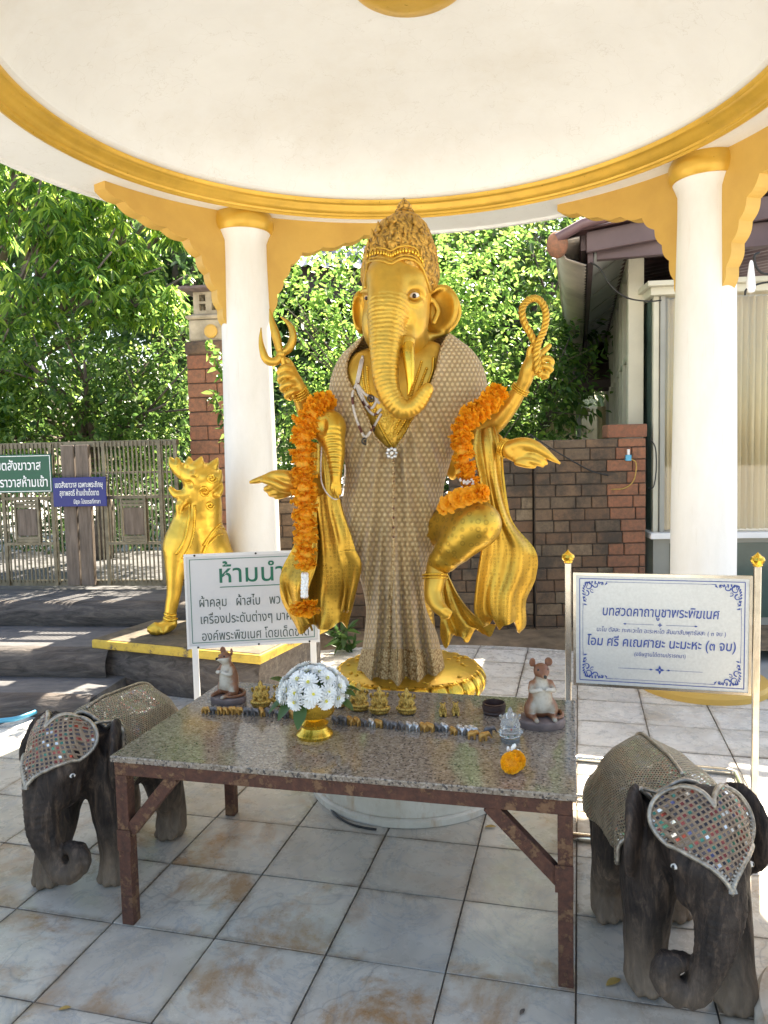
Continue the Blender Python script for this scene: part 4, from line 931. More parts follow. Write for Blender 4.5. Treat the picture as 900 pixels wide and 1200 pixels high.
ringround(W3(593, 526, 3.505), W3(585, 523, 3.53), .040, 3, M['gold_shiny'], gs, gap=.010)

# ribbed sleeve
F_ = Field((at(355, 500, 3.5).x, 3.26, at(380, 592, 3.4).z), (at(418, 500, 3.6).x, 3.66, at(380, 470, 3.4).z), .005)
E(F_, 385, 500, 3.47, 20.5, .07, 20, .02, Matrix.Rotation(rad(12), 3, 'Z')); F_.chain(C4([(387, 505, 3.46, 17), (392, 528, 3.44, 12.5), (393.5, 548, 3.43, 8.5), (394, 564, 3.42, 5.5)]), .02, 4)
E(F_, 376, 497, 3.40, 7, .02, 12, .02, sub=True)
for a in ([(391, 563, 3.42, 3.2), (389, 572, 3.415, 2.8), (391, 579, 3.42, 2)], [(394, 564, 3.415, 3.2), (394, 575, 3.41, 2.8), (396, 583, 3.415, 2)], [(397, 563, 3.42, 3), (398, 572, 3.415, 2.6), (399, 579, 3.42, 1.9)]): F_.chain(C4(a), .005, 4)
V, Fc = F_.mesh(); V = relax(V, Fc, 1); N = normals(V, Fc)
zt, zb = at(390, 500, 3.4).z, at(390, 562, 3.4).z; bn = np.clip((zt+.02-V[:, 2])/.05, 0, 1)*np.clip((V[:, 2]-zb)/.03, 0, 1); fx = np.clip(1-np.abs(V[:, 0]-at(390, 520, 3.4).x-.004)/.05, 0, 1)
V = V+N*(np.sin((V[:, 2]+6*(V[:, 0]-at(390, 520, 3.4).x)**2)*2*math.pi/.023)*.003*bn*fx)[:, None]
mk('sleeve', (V, Fc), M['gold'], gs, smooth=1)

# ---- raised leg in patterned trousers
F_ = Field((at(488, 600, 3.5).x, 3.18, at(500, 700, 3.4).z), (at(600, 600, 3.6).x, 3.84, at(500, 575, 3.5).z), .0062)
F_.chain(C4([(505, 620, 3.66, 22), (535, 615, 3.50, 24), (560, 614, 3.38, 24.5)]), .04, 3); F_.chain(C4([(561, 615, 3.37, 24), (540, 634, 3.40, 23), (522, 653, 3.45, 17.5), (512, 664, 3.48, 13)]), .05, 4)
V, Fc = F_.mesh(); V = relax(V, Fc, 1); N = normals(V, Fc)
ds = ((V[:, 0]-at(512, 664, 3.4).x)*.6+(V[:, 2]-at(512, 664, 3.4).z)); V = V+N*(np.sin(ds*75)*.0028*np.clip(1-ds/.16, 0, 1))[:, None]
mk('trouser_leg', (V, Fc), M['gold_dots'], gs, smooth=1); TB = bvh_of(V, Fc)
F_ = Field((at(490, 700, 3.4).x, 3.22, at(500, 742, 3.3).z), (at(545, 700, 3.5).x, 3.62, at(500, 655, 3.4).z), .0048)
F_.chain(C4([(512, 662, 3.48, 12), (510, 680, 3.45, 12), (508, 694, 3.43, 10.5), (511, 706, 3.41, 9.5), (517, 714, 3.39, 8), (523, 720, 3.38, 6)]), .02, 4); E(F_, 504, 700, 3.44, 6, .03, 8, .02)
for i, (x_, y_) in enumerate(((518, 723), (521, 723), (524, 722), (526, 720), (528, 717.5))): F_.chain(C4([(518+i*.8, 715-i*.5, 3.385-.004*i, 3.1), (x_, y_, 3.372, 2.7)]), .004, 1)
V, Fc = F_.mesh(); mk('foot', (V, Fc), M['gold_skin'], gs, smooth=1)
ringround(W3(510, 674, 3.455), W3(510, 684, 3.445), .052, 2, M['gold_shiny'], gs, 'anklet', gap=.014, th=.005)

# ---- draped cloth sheets, cast in gold
def sheet(rows, mat, name, nfold=4, amp=.02, nu=40, nv=40, thick=.010, hem=.0, seed=0, parent=gs, wav=1.0):
    """rows: (pxL, pyL, YL, pxR, pyR, YR) from top to bottom; folds run down the sheet"""
    R = cr(rows, max(2, nv//(len(rows)-1))); m = MB(); nr = len(R)
    for i, q in enumerate(R):
        t_ = i/(nr-1)
        for j in range(nu+1):
            u = j/nu; px = q[0]+(q[3]-q[0])*u; py = q[1]+(q[4]-q[1])*u; Yy = q[2]+(q[5]-q[2])*u
            f = math.sin(2*math.pi*nfold*u+wav*noise.noise(Vector((t_*2, seed, u)))*2.4+seed)
            f2 = math.sin(2*math.pi*nfold*2.1*u+seed*3+t_*2)
            a = amp*(.25+.75*t_)
            Yy -= a*f+a*.3*f2; px += a*.35*f*FPX/Yy*math.cos(seed+u*4)
            py += hem*t_**4*(math.sin(2*math.pi*(nfold+.5)*u+seed)+.4*math.sin(2*math.pi*nfold*2.3*u))*1.0
            m.v.append(W3(px, py, Yy))
    for i in range(nr-1):
        for j in range(nu): b = i*(nu+1)+j; m.f.append((b, b+nu+1, b+nu+2, b+1))
    o = mk(name, m, mat, parent, smooth=1); s_ = o.modifiers.new('solid', 'SOLIDIFY'); s_.thickness = thick; s_.offset = 0
    s2 = o.modifiers.new('bev', 'BEVEL'); s2.width = thick*.3; s2.segments = 2; s2.limit_method = 'ANGLE'
    return o
# left: large cloth behind the garland and the strap across it
sheet([(362, 520, 3.60, 384, 520, 3.56), (352, 580, 3.60, 392, 580, 3.54), (347, 630, 3.60, 405, 635, 3.54), (330, 668, 3.60, 420, 672, 3.56), (330, 700, 3.60, 417, 700, 3.58), (345, 728, 3.58, 411, 722, 3.58), (350, 738, 3.58, 408, 733, 3.58)], M['gold_small'], 'left_scarf', 1.4, .034, 60, 60, hem=4, seed=1.2)
sheet([(377, 520, 3.50, 390, 518, 3.50), (380, 560, 3.49, 394, 556, 3.49), (386, 600, 3.48, 401, 596, 3.48), (394, 632, 3.47, 412, 628, 3.47), (398, 655, 3.47, 418, 650, 3.47)], M['gold_small'], 'sash', 1, .006, 16, 40, thick=.016, seed=.4)
sheet([(397, 646, 3.46, 416, 644, 3.46), (400, 664, 3.47, 423, 662, 3.47), (404, 690, 3.50, 417, 690, 3.50), (401, 716, 3.53, 411, 716, 3.53)], M['gold_small'], 'sash_tail', 1.2, .010, 16, 24, thick=.012, hem=2, seed=2)
sheet([(362, 520, 3.62, 376, 520, 3.60), (355, 600, 3.60, 372, 600, 3.56), (345, 650, 3.58, 372, 655, 3.54), (328, 675, 3.57, 362, 690, 3.52), (333, 700, 3.57, 360, 715, 3.53), (342, 722, 3.57, 366, 738, 3.54)], M['gold_small'], 'left_scarf_fold', .9, .022, 30, 50, hem=3, seed=4)
# right: cloth falling from the forearm
sheet([(557, 504, 3.50, 580, 500, 3.52), (555, 525, 3.47, 586, 522, 3.50), (562, 560, 3.46, 590, 572, 3.50), (567, 600, 3.46, 603, 613, 3.50), (566, 635, 3.46, 629, 646, 3.50), (561, 665, 3.46, 629, 676, 3.50), (557, 695, 3.46, 618, 702, 3.50), (557, 716, 3.46, 618, 728, 3.50), (568, 730, 3.47, 612, 735, 3.50)], M['gold_small'], 'right_scarf', 1.5, .030, 60, 70, hem=5, seed=2.2)
sheet([(572, 498, 3.62, 588, 512, 3.56), (576, 540, 3.58, 590, 560, 3.54), (582, 600, 3.56, 600, 616, 3.53), (590, 650, 3.56, 622, 655, 3.53), (585, 690, 3.56, 618, 684, 3.53), (578, 715, 3.56, 606, 705, 3.53)], M['gold'], 'right_scarf_fold', 1.3, .014, 30, 50, hem=4, seed=5)
# cloth tail behind the raised foot
sheet([(516, 668, 3.58, 524, 672, 3.56), (516, 700, 3.56, 538, 700, 3.54), (516, 728, 3.55, 556, 722, 3.52), (517, 744, 3.54, 574, 733, 3.50), (519, 752, 3.54, 581, 738, 3.50)], M['gold_small'], 'skirt_tail', 2.0, .020, 36, 40, hem=6, seed=.8)
# standing leg and skirt inside the shawl
m = MB(); cxs = at(470, 640, 3.68).x
m.lathe([(.165, .60), (.16, .75), (.145, .95), (.15, 1.15), (.17, 1.35)], (cxs, 3.67, 0), 40, sx=1.0, sy=.8); m.f = [q for q in m.f if len(q) == 4]
for i, v in enumerate(m.v):
    a = math.atan2(v[1]-3.67, v[0]-cxs); k = 1+.05*math.sin(a*13)*(1.4-v[2]); m.v[i] = (cxs+(v[0]-cxs)*k, 3.67+(v[1]-3.67)*k, v[2])
mk('skirt', m, M['gold_ribs'], gs, smooth=1)

# ---- chest ornament: relief collar plates and rows of gold beads on the visible chest
m = MB()
for q in ([(436, 470), (442, 492), (452, 512), (461, 526)], [(505, 440), (497, 462), (485, 488), (470, 514)], [(500, 432), (490, 458), (480, 484), (466, 508)], [(494, 424), (486, 450), (476, 478), (463, 502)], [(430, 430), (432, 455), (440, 480)], [(424, 432), (427, 455), (434, 478)], [(508, 420), (507, 434), (503, 446)]):
    for p_ in cr(q, 9):
        h, _ = pick(BB, float(p_[0]), float(p_[1]), .004)
        if h is not None: m.sph(h, .0075, 7, 5)
tag(mk('chest_beads', m, M['gold_shiny'], gs, smooth=1), kind='stuff')
m = MB(); r2 = random.Random(5)
for k in range(120):
    px = r2.uniform(440, 490); py = r2.uniform(482, 530)
    if abs(px-462) > (532-py)*.55+2: continue
    h, n_ = pick(BB, px, py, .003)
    if h is None: continue
    a = r2.random()*6.28; x = n_.cross(UZ).normalized(); y = n_.cross(x)
    m.tube([h+(x*math.cos(a+t_)+y*math.sin(a+t_))*(.013-.0012*t_) for t_ in [i*.7 for i in range(9)]], .0030, 5)
tag(mk('chest_scrolls', m, M['gold_bright'], gs, smooth=1), kind='stuff')

# ---- trident and noose
tr = thing('x')
bpy.data.objects.remove(tr)
m = MB()
def tchain(l, n=8, k=6): q = cr([tuple(x) for x in C4(l)], k); return [p_[:3] for p_ in q], [float(p_[3]) for p_ in q]
for l in ([(344, 468, 3.47, 2.8), (336, 440, 3.465, 2.8), (330, 418, 3.46, 3.4), (327, 408, 3.46, 4.5), (323, 392, 3.46, 5.2), (319, 378, 3.46, 3.6), (316, 362, 3.46, .8)],
          [(330, 416, 3.46, 3.8), (322, 424, 3.455, 5), (312, 421, 3.45, 4.8), (307, 408, 3.45, 3.6), (305.5, 396, 3.45, 2.2), (306, 384, 3.45, .6)],
          [(330, 414, 3.46, 3.6), (338, 409, 3.455, 4.8), (343, 398, 3.45, 4.8), (342, 386, 3.45, 3.8), (336, 377, 3.45, 2.2), (328, 371, 3.45, .6)]):
    p_, r_ = tchain(l); m.tube(p_, r_, 12)
m.sph(W3(329.5, 415, 3.46), .022, 14, 10)
mk('trident', m, M['gold_skin'], gs, smooth=1)
m = MB(); loop = [(634, 441, 3.46), (631, 425, 3.455), (629, 408, 3.455), (622, 392, 3.46), (614, 377, 3.46), (612, 362, 3.46), (619, 352, 3.46), (629, 350, 3.46), (637, 358, 3.46), (640, 372, 3.46), (637, 388, 3.455), (631, 402, 3.445), (628, 418, 3.445), (630, 436, 3.445)]
path = cr([W3(*q) for q in loop], 10); path = [Vector(q) for q in path]
for s_ in range(3):
    out = []; prev = None
    for i, p_ in enumerate(path):
        t_ = (path[min(i+1, len(path)-1)]-path[max(i-1, 0)]).normalized(); x = t_.cross(Vector((0, 1, 0))).normalized(); y = t_.cross(x); a = i*.62+s_*2.094
        out.append(p_+(x*math.cos(a)+y*math.sin(a))*.0085)
    m.tube(out, .0088, 7)
mk('noose', m, M['gold_skin'], gs, smooth=1)

# ================================================================ SHAWL (a separate cloth over the statue)
sh = thing('shawl', 'beige honeycomb lace shawl draped over the golden statue and closed with a brooch', 'shawl', (.10, 3.66, .6))
rows = [(392, 427, 530, 427.5, 526.5), (398, 419, 538, 423, 522), (406, 410, 549, 418, 518), (416, 400, 558, 410, 515), (430, 392, 566, 406, 512), (446, 387, 570.5, 408, 507), (462, 385, 569.5, 417, 501), (478, 385, 563, 425, 493), (494, 387, 552, 432, 484), (510, 390, 541, 438, 475), (522, 395, 535, 449, 467),
        (532, 401, 531, 459.6, 461.4), (548, 405, 526, 460, 461.2), (566, 404, 521, 460, 461), (590, 401, 518, 460, 461), (615, 402, 514, 460, 461), (640, 407, 510, 460, 461), (665, 417, 502, 459.5, 460.5), (690, 425, 498, 459, 460), (715, 429, 501, 457, 458), (742, 427, 512, 456, 457), (770, 423, 518, 454, 455), (799, 417, 521, 452, 453)]
R = [tuple(float(x) for x in q) for q in cr(rows, 9)]; NU = 230; verts = []; uvs = []; CELL = .0262
def sstep(a, b, x): t_ = max(0, min(1, (x-a)/(b-a))); return t_*t_*(3-2*t_)
vacc = 0; lastz = None; meta = []
SY = 3.665
for i, (py, L, R_, lo, ro) in enumerate(R):
    cx = (L+R_)/2; hw = (R_-L)/2; dfront = .10+.115*sstep(392, 450, py)-.02*sstep(520, 700, py); dback = .12+.06*sstep(395, 440, py)
    z0 = at(cx, py, SY-dfront).z
    if lastz is not None: vacc += math.sqrt((lastz-z0)**2+(0.0 if py > 440 else (hw-lasth)**2*1.5e-5))
    lastz = z0; lasth = hw
    th_r = math.acos(max(-1, min(1, (ro-cx)/hw))); th_l = math.acos(max(-1, min(1, (lo-cx)/hw)))-2*math.pi
    def pos(th):
        px = cx+hw*math.cos(th); s = math.sin(th); Y = SY-(dfront if s > 0 else dback)*math.copysign(abs(s)**.85, s)
        return px, Y
    # arc length table
    N_ = 240; T_ = [math.pi-2*math.pi*k/N_ for k in range(N_+1)]  # from left silhouette over the front to the right, then round the back
    X = []; 
    for th in T_:
        px, Y = pos(th); X.append(((px-450)*Y/FPX, Y))
    A = np.concatenate([[0], np.cumsum([math.hypot(X[k+1][0]-X[k][0], X[k+1][1]-X[k][1]) for k in range(N_)])])
    thc = math.acos(max(-1, min(1, (461-cx)/hw))); Tn = np.array(T_)[::-1]; An = A[::-1]; ac = np.interp(thc, Tn, An)
    for k in range(NU+1):
        th = th_r+(th_l-th_r)*k/NU
        thm = th if th > -math.pi else th+2*math.pi
        px, Y = pos(th); arc_ = np.interp(thm, Tn, An)-ac
        fr_ = max(0, math.sin(th))
        # folds
        a = .026*sstep(560, 730, py)*fr_
        ph_ = 92*(px-462)/(py-430+1e-6)+1.5*noise.noise(Vector((px*.02, py*.006, 3)))
        Y -= a*2.6*((1-abs(math.sin(ph_*.5)))*1.5-.6+.3*math.sin(1.7*ph_+1))
        if 450 < py < 700: Y -= .038*sstep(450, 540, py)*fr_*((1-abs(math.sin(.5*(60*(px-461)/(py-380)+.8+noise.noise(Vector((px*.03, py*.01, 7)))*1.6))))*1.4-.5)
        # centre panel
        if py > 585:
            wl = 463-(py-585)*.085; wr = 467+(py-585)*.11
            e = sstep(wl-3, wl+2.5, px)*(1-sstep(wr-2.5, wr+3, px)); Y -= e*.030*sstep(585, 640, py)*fr_
        if py > 640:   # side fold on the right
            wr2 = 500-(py-640)*.10; Y -= .022*sstep(wr2-2, wr2+10, px)*(1-sstep(wr2+14, wr2+24, px))*sstep(640, 700, py)*fr_
        if py < 532: el = min(abs(px-ro), abs(px-lo)) if fr_ > 0 else 99; Y -= .026*math.exp(-(el/7.0)**2)*fr_*sstep(398, 425, py)
        # overlap at the seam: left side lies over right
        if py > 528: Y -= .010*(1-sstep(459, 462.5, px))*sstep(450, 457, px)*fr_
        # soft diagonal drag folds near shoulders
        if py < 560:
            dg_ = noise.noise(Vector(((px-470)*.022+(py)*.012*(1 if px > 470 else -1), py*.004, 9)))*1.0+.5*noise.noise(Vector(((px-470)*.06+(py)*.035*(1 if px > 470 else -1), py*.01, 4)))
            Y -= .026*dg_*fr_*sstep(392, 430, py)
        Y -= .006*noise.noise(Vector((px*.05, py*.05, 1)))
        pz = py+ (3*math.sin(px*.21)+2*math.sin(px*.083+1))*sstep(770, 799, py)
        if py > 780: pz += 4*math.exp(-((px-452)/7)**2)*sstep(770, 799, py)
        verts.append(W3(px, pz, Y)); uvs.append((arc_/CELL+.0, vacc/CELL))
m = MB(); m.v = verts; n1 = NU+1
for i in range(len(R)-1):
    for k in range(NU): b = i*n1+k; m.f.append((b, b+1, b+n1+1, b+n1))
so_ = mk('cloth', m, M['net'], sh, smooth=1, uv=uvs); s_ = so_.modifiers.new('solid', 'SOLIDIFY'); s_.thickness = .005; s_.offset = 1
SB = bvh_of(m.v, m.f); SV = m.v
# lace hem strip with picots
m = MB(); nr = len(R)
hi = nr-13
for row, off in ((hi, .004), (nr-7, .007), (nr-1, .007)):
    for k in range(0, n1):
        v = Vector(SV[row*n1+k]); c = Vector((cxs, SY, v.z)); d = (v-c).normalized(); m.v.append(tuple(v+d*off))
for k in range(n1):
    v = Vector(m.v[2*n1+k]); m.v.append((v.x, v.y-.002, v.z-.016-.011*abs(math.sin(k*.9))))
for r in range(3):
    for k in range(NU): b = r*n1+k; m.f.append((b, b+1, b+n1+1, b+n1))
mk('lace_hem', m, M['lace'], sh, smooth=1)
# picot edging along both opening edges
m = MB()
for kk in (0, NU):
    edge = [Vector(SV[i*n1+kk])-Vector((0, .004, 0)) for i in range(0, nr)]
    m.tube(edge, .0055, 6)
    for i in range(0, len(edge), 3): m.sph(edge[i]-Vector((0, .003, 0)), .007, 6, 4)
tag(mk('picot_edge', m, M['lace'], sh, smooth=1), kind='stuff')
m = MB()
for i in range(0, nr, 4):
    if R[i][0] > 540 and R[i][0] < 640: m.sph(Vector(SV[i*n1])-Vector((0, .012, 0)), .0055, 6, 4)
tag(mk('red_stitches', m, M['bead_dark'], sh, smooth=1), kind='stuff')
# brooch
br = thing('brooch', 'silver flower brooch pinning the lace shawl at the chest', 'brooch', W3(461, 531, 3.42))
bc, _ = pick([SB, BB], 459, 531, .012); bc = bc or at(461, 531, 3.43); m = MB()
for k in range(8):
    a = 2*math.pi*k/8; m.sph(bc+Vector((math.cos(a)*.020, -.004, math.sin(a)*.020)), .0095, 10, 6, (1, .5, 1) if k % 2 else (.8, .5, .8))
mk('petals', m, M['silver'], br, smooth=1); m = MB(); m.sph(bc+Vector((0, -.008, 0)), .009, 10, 8); mk('centre_stone', m, M['eye_white'], br, smooth=1)
# bead necklace hanging at the left of the chest
nk = thing('bead_necklace', 'long string of pearly beads with dark round pendants hanging over the shawl', 'necklace', W3(425, 470, 3.45))
strs = [[(425, 418), (421, 432), (418, 448), (413, 463), (415, 482), (421, 500), (428, 512), (436, 503), (446, 486)], [(425, 418), (422, 436), (419, 455), (424, 468), (431, 480), (439, 486), (446, 480)], [(418, 449), (428, 462), (438, 466), (444, 472)], [(421, 456), (429, 472), (436, 478), (442, 468)]]
m = MB(); m2 = MB(); last = None
for st_ in strs:
    for i, q in enumerate(cr(st_, 11)):
        h, _ = pick([SB, BB], float(q[0]), float(q[1]), .010)
        if h is None: continue
        if last is not None and (h-last).length < .25: h = Vector((h.x, min(h.y, last.y+.02), h.z))
        (m2 if (i//5) % 4 == 3 else m).sph(h, .0068, 7, 5); last = h
tag(mk('pearl_beads', m, M['bead_white'], nk, smooth=1), kind='stuff'); tag(mk('dark_beads', m2, M['bead_dark'], nk, smooth=1), kind='stuff')
m = MB()
for px, py in ((434.5, 467), (435, 503), (428, 517)):
    h, _ = pick([SB, BB], px, py, .014); h = h or at(px, py, 3.42)
    m = MB(); m.tube([h+Vector((math.cos(a)*.014, 0, math.sin(a)*.014)) for a in [2*math.pi*i/16 for i in range(16)]], .0045, 6, closed=True); m.sph(h, .007, 8, 6); mk('pendant', m, M['eye_dark'], nk, smooth=1)
m = MB(); a, b = at(425, 421, 3.45), at(418, 450, 3.45)
h1, _ = pick([SB, BB], 424.5, 421, .012); h2, _ = pick([SB, BB], 418.5, 449, .012)
if h1 and h2:
    for k in range(3): m.tube([h1+Vector((.006*k-.006, -.003, 0)), (h1+h2)/2+Vector((.006*k-.006, -.012, 0)), h2+Vector((.006*k-.006, -.003, 0))], .0042, 6)
    mk('bead_sleeve', m, M['bead_white'], nk, smooth=1)
# thin bead chain looping from the sleeve
m = MB()
for q in cr([(377, 524, 3.44), (376, 545, 3.44), (377, 565, 3.43), (384, 579, 3.43), (394, 585, 3.43), (401, 575, 3.43), (404, 555, 3.44), (404, 545, 3.45)], 12):
    m.sph(W3(*q), .0042, 6, 4)
tag(mk('bead_chain', m, M['bead_white'], smooth=1), 'thin pearl bead chain looped below the ribbed golden sleeve', 'bead chain')

# ================================================================ GARLANDS
def rosette(r, n_rings=5, n_pet=13, seed=0, dome=.6, petal=.42):
    """ruffled ribbon flower, axis +z"""
    rr = random.Random(seed); m = MB()
    for g_ in range(n_rings):
        t_ = (g_+.5)/n_rings; el = math.pi/2*(1-t_)*1.0   # elevation of petal tips
        for k in range(max(4, int(n_pet*(.35+.65*t_)))):
            a = 2*math.pi*(k+rr.random()*.6)/max(4, int(n_pet*(.35+.65*t_)))+g_*.4; L = r*(.80+.35*rr.random()); wd_ = r*petal*(.8+.5*rr.random())
            e = el+rr.uniform(-.18, .18)-.1; base = len(m.v)
            dx = Vector((math.cos(a)*math.cos(e), math.sin(a)*math.cos(e), math.sin(e)*dome)); sx_ = Vector((-math.sin(a), math.cos(a), 0)); up_ = dx.cross(sx_)*-1
            for i, f in enumerate((.25, .7, 1.0)):
                for j in (-1, -.33, .33, 1):
                    ruf = .16*r*math.sin(j*5+rr.random()*6)*f
                    m.v.append(tuple(dx*(L*f*(1-.10*j*j*f))+sx_*(wd_*.5*j*(.45+f*.75))+up_*ruf))
            for i in range(2):
                for j in range(3): b = base+i*4+j; m.f.append((b, b+1, b+5, b+4))
    return m
ros = [mk('flower', rosette(1.0, 5, 14, s), M['marigold'], None, smooth=1) for s in range(3)]
for o in ros: col.objects.unlink(o)
def put_flower(src, parent, c, axis, r, spin):
    o = src.copy(); col.objects.link(o); o.parent = parent; q = Vector(axis).to_track_quat('Z', 'Y')
    o.matrix_local = Matrix.Translation(Vector(c)-root_loc(parent)) @ (q.to_matrix().to_4x4() @ Matrix.Rotation(spin, 4, 'Z') @ Matrix.Diagonal((r, r, r, 1))); o.name = 'flower'; return o
gl = thing('flower_garland', 'long orange flower garland hanging straight down the left side of the golden statue', 'garland', W3(358, 560, 3.42), 'orange flower garlands on the statue')
pth = cr([W3(386, 468, 3.50)+(13,), W3(375, 475, 3.47)+(15,), W3(365, 487, 3.44)+(16,), W3(358, 503, 3.42)+(16,), W3(355, 530, 3.41)+(15.5,), W3(356, 560, 3.40)+(15.5,), W3(357, 600, 3.40)+(14.5,), W3(358, 635, 3.40)+(14,), W3(358, 660, 3.40)+(13,)], 8)
acc = 0; prevp = None; k = 0
for i, q in enumerate(pth):
    p_ = Vector(q[:3])
    if prevp is None or (p_-prevp).length > .030:
        nx_ = Vector(pth[min(i+1, len(pth)-1)][:3]); pv_ = Vector(pth[max(i-1, 0)][:3]); ax = (nx_-pv_).normalized()
        put_flower(ros[k % 3], gl, p_, ax+Vector((rnd.uniform(-.2, .2), rnd.uniform(-.2, .2), 0)), q[3]*3.4/FPX*1.08*rnd.uniform(.94, 1.08), rnd.random()*6); k += 1; prevp = p_
# core so no gaps show through
m = MB(); m.tube([q[:3] for q in pth], [float(q[3])*3.4/FPX*.55 for q in pth], 8); mk('garland_core', m, M['marigold'], gl, smooth=1)
m = MB()
for i in range(7):
    c = Vector(W3(357+.5*math.sin(i), 674+i*4.0, 3.40))
    for j in range(5): a = j*1.256+i; m.sph(c+Vector((math.cos(a)*.010, math.sin(a)*.010, 0)), .0085, 6, 5, (1, 1, 1.5))
tag(mk('jasmine_string', m, M['petal_white'], gl, smooth=1), kind='stuff')
put_flower(ros[1], gl, W3(357, 712, 3.40), (0, -.3, -1), 20*3.4/FPX, .4); put_flower(ros[2], gl, W3(357, 706, 3.40), (.1, -.3, -1), 15*3.4/FPX, 2)
gr = thing('flower_garland', 'shorter orange flower garland over the right arm of the statue, ending in a cluster', 'garland', W3(550, 520, 3.42), 'orange flower garlands on the statue')
fl_ = [(586, 459, 3.47, 13), (579, 465, 3.46, 14), (573, 471, 3.45, 14), (566, 477, 3.44, 14), (559, 483, 3.43, 14), (552, 488, 3.42, 14), (546, 495, 3.41, 13), (542, 503, 3.41, 14), (540, 512, 3.41, 14), (541, 522, 3.41, 13), (542, 532, 3.41, 14), (544, 543, 3.42, 13), (547, 552, 3.43, 13), (551, 561, 3.44, 12), (553, 570, 3.42, 11)]
pcs = [Vector(W3(*q[:3])) for q in fl_]
for i, q in enumerate(fl_):
    ax = (pcs[min(i+1, len(fl_)-1)]-pcs[max(i-1, 0)]).normalized(); put_flower(ros[i % 3], gr, pcs[i], ax+Vector((rnd.uniform(-.3, .3), rnd.uniform(-.5, 0), 0)), q[3]*3.4/FPX*1.1, rnd.random()*6)
m = MB(); m.tube(pcs, .026, 8); mk('garland_core', m, M['marigold'], gr, smooth=1)
for i, (px, py, Y, r, ax) in enumerate(((566, 577, 3.31, 11.5, (.9, -.5, .2)), (559, 578, 3.32, 11.5, (.5, -1, .2)), (548, 582, 3.32, 12, (.2, -1, .2)), (538, 584, 3.33, 12.5, (0, -1, .1)), (528, 589, 3.35, 12, (-.2, -1, .1)), (520, 594, 3.37, 10, (-.8, -.6, 0)))):
    put_flower(ros[(i+1) % 3], gr, W3(px, py, Y), ax, r*3.3/FPX*1.05, i*1.3)
m = MB()
for k in range(22): m.sph(W3(547+rnd.uniform(-8, 8), 568+rnd.uniform(-6, 5), 3.36), .006, 6, 4)
tag(mk('pink_bead_cluster', m, M['bead_white'], gr, smooth=1), kind='stuff')
# ================================================================ TABLE
TA = onz(128, 886, .615); TB_ = onz(676, 932, .615); Tx = (TB_-TA).normalized(); Ty = Vector((-Tx.y, Tx.x, 0)); TW = (TB_-TA).length; TD = .885; TZ = .615
tb = thing('altar_table', 'low offering table with speckled granite top on a rusty steel frame', 'table', (TA+Tx*TW/2+Ty*TD/2-Vector((0, 0, TZ)))[:])
def tp(x, y, z): q = TA+Tx*x+Ty*y; return Vector((q.x, q.y, z))
m = MB(); m.box(tp(0, 0, TZ-.022), Tx*TW, Ty*TD, (0, 0, .022)); bevel(mk('granite_top', m, M['granite'], tb), .004, 3)
LW = .048
def bar_(a, b, w_=LW, h_=LW, name='rail'): m = MB(); m.beam(a, b, w_, h_); return bevel(mk(name, m, M['rust'], tb), .003, 2)
zr = TZ-.022-.024
for x0, x1, y_, nm in ((.012, TW-.012, .03, 0), (.012, TW-.012, TD-.03, 0)): bar_(tp(x0, y_, zr), tp(x1, y_, zr), LW, .046)
for x_ in (.036, TW-.036): bar_(tp(x_, .055, zr-.001), tp(x_, TD-.055, zr-.001), LW-.004, .044)
for x_, y_ in ((.036, .03), (TW-.034, .03), (.036, TD-.03), (TW-.034, TD-.03)):
    m = MB(); m.box(tp(x_-LW/2+.001, y_-LW/2+.001, 0), Tx*(LW-.002), Ty*(LW-.002), (0, 0, TZ-.022-.0475)); bevel(mk('leg', m, M['rust'], tb), .003, 2)
bar_(tp(.050, .03, .335), tp(.235, .03, .552), .040, .044, 'brace'); bar_(tp(TW-.050, .03, .335), tp(TW-.265, .03, .552), .040, .044, 'brace')
m = MB(); m.box(tp(TW-.065, .001, .305), Tx*.055, Ty*.004, (0, 0, .085)); mk('gusset_plate', m, M['rust'], tb)
m = MB(); m.box(tp(.014, .001, .275), Tx*.052, Ty*.004, (0, 0, .075)); mk('gusset_plate', m, M['rust'], tb)
def ot(px, py): return onz(px, py, TZ)
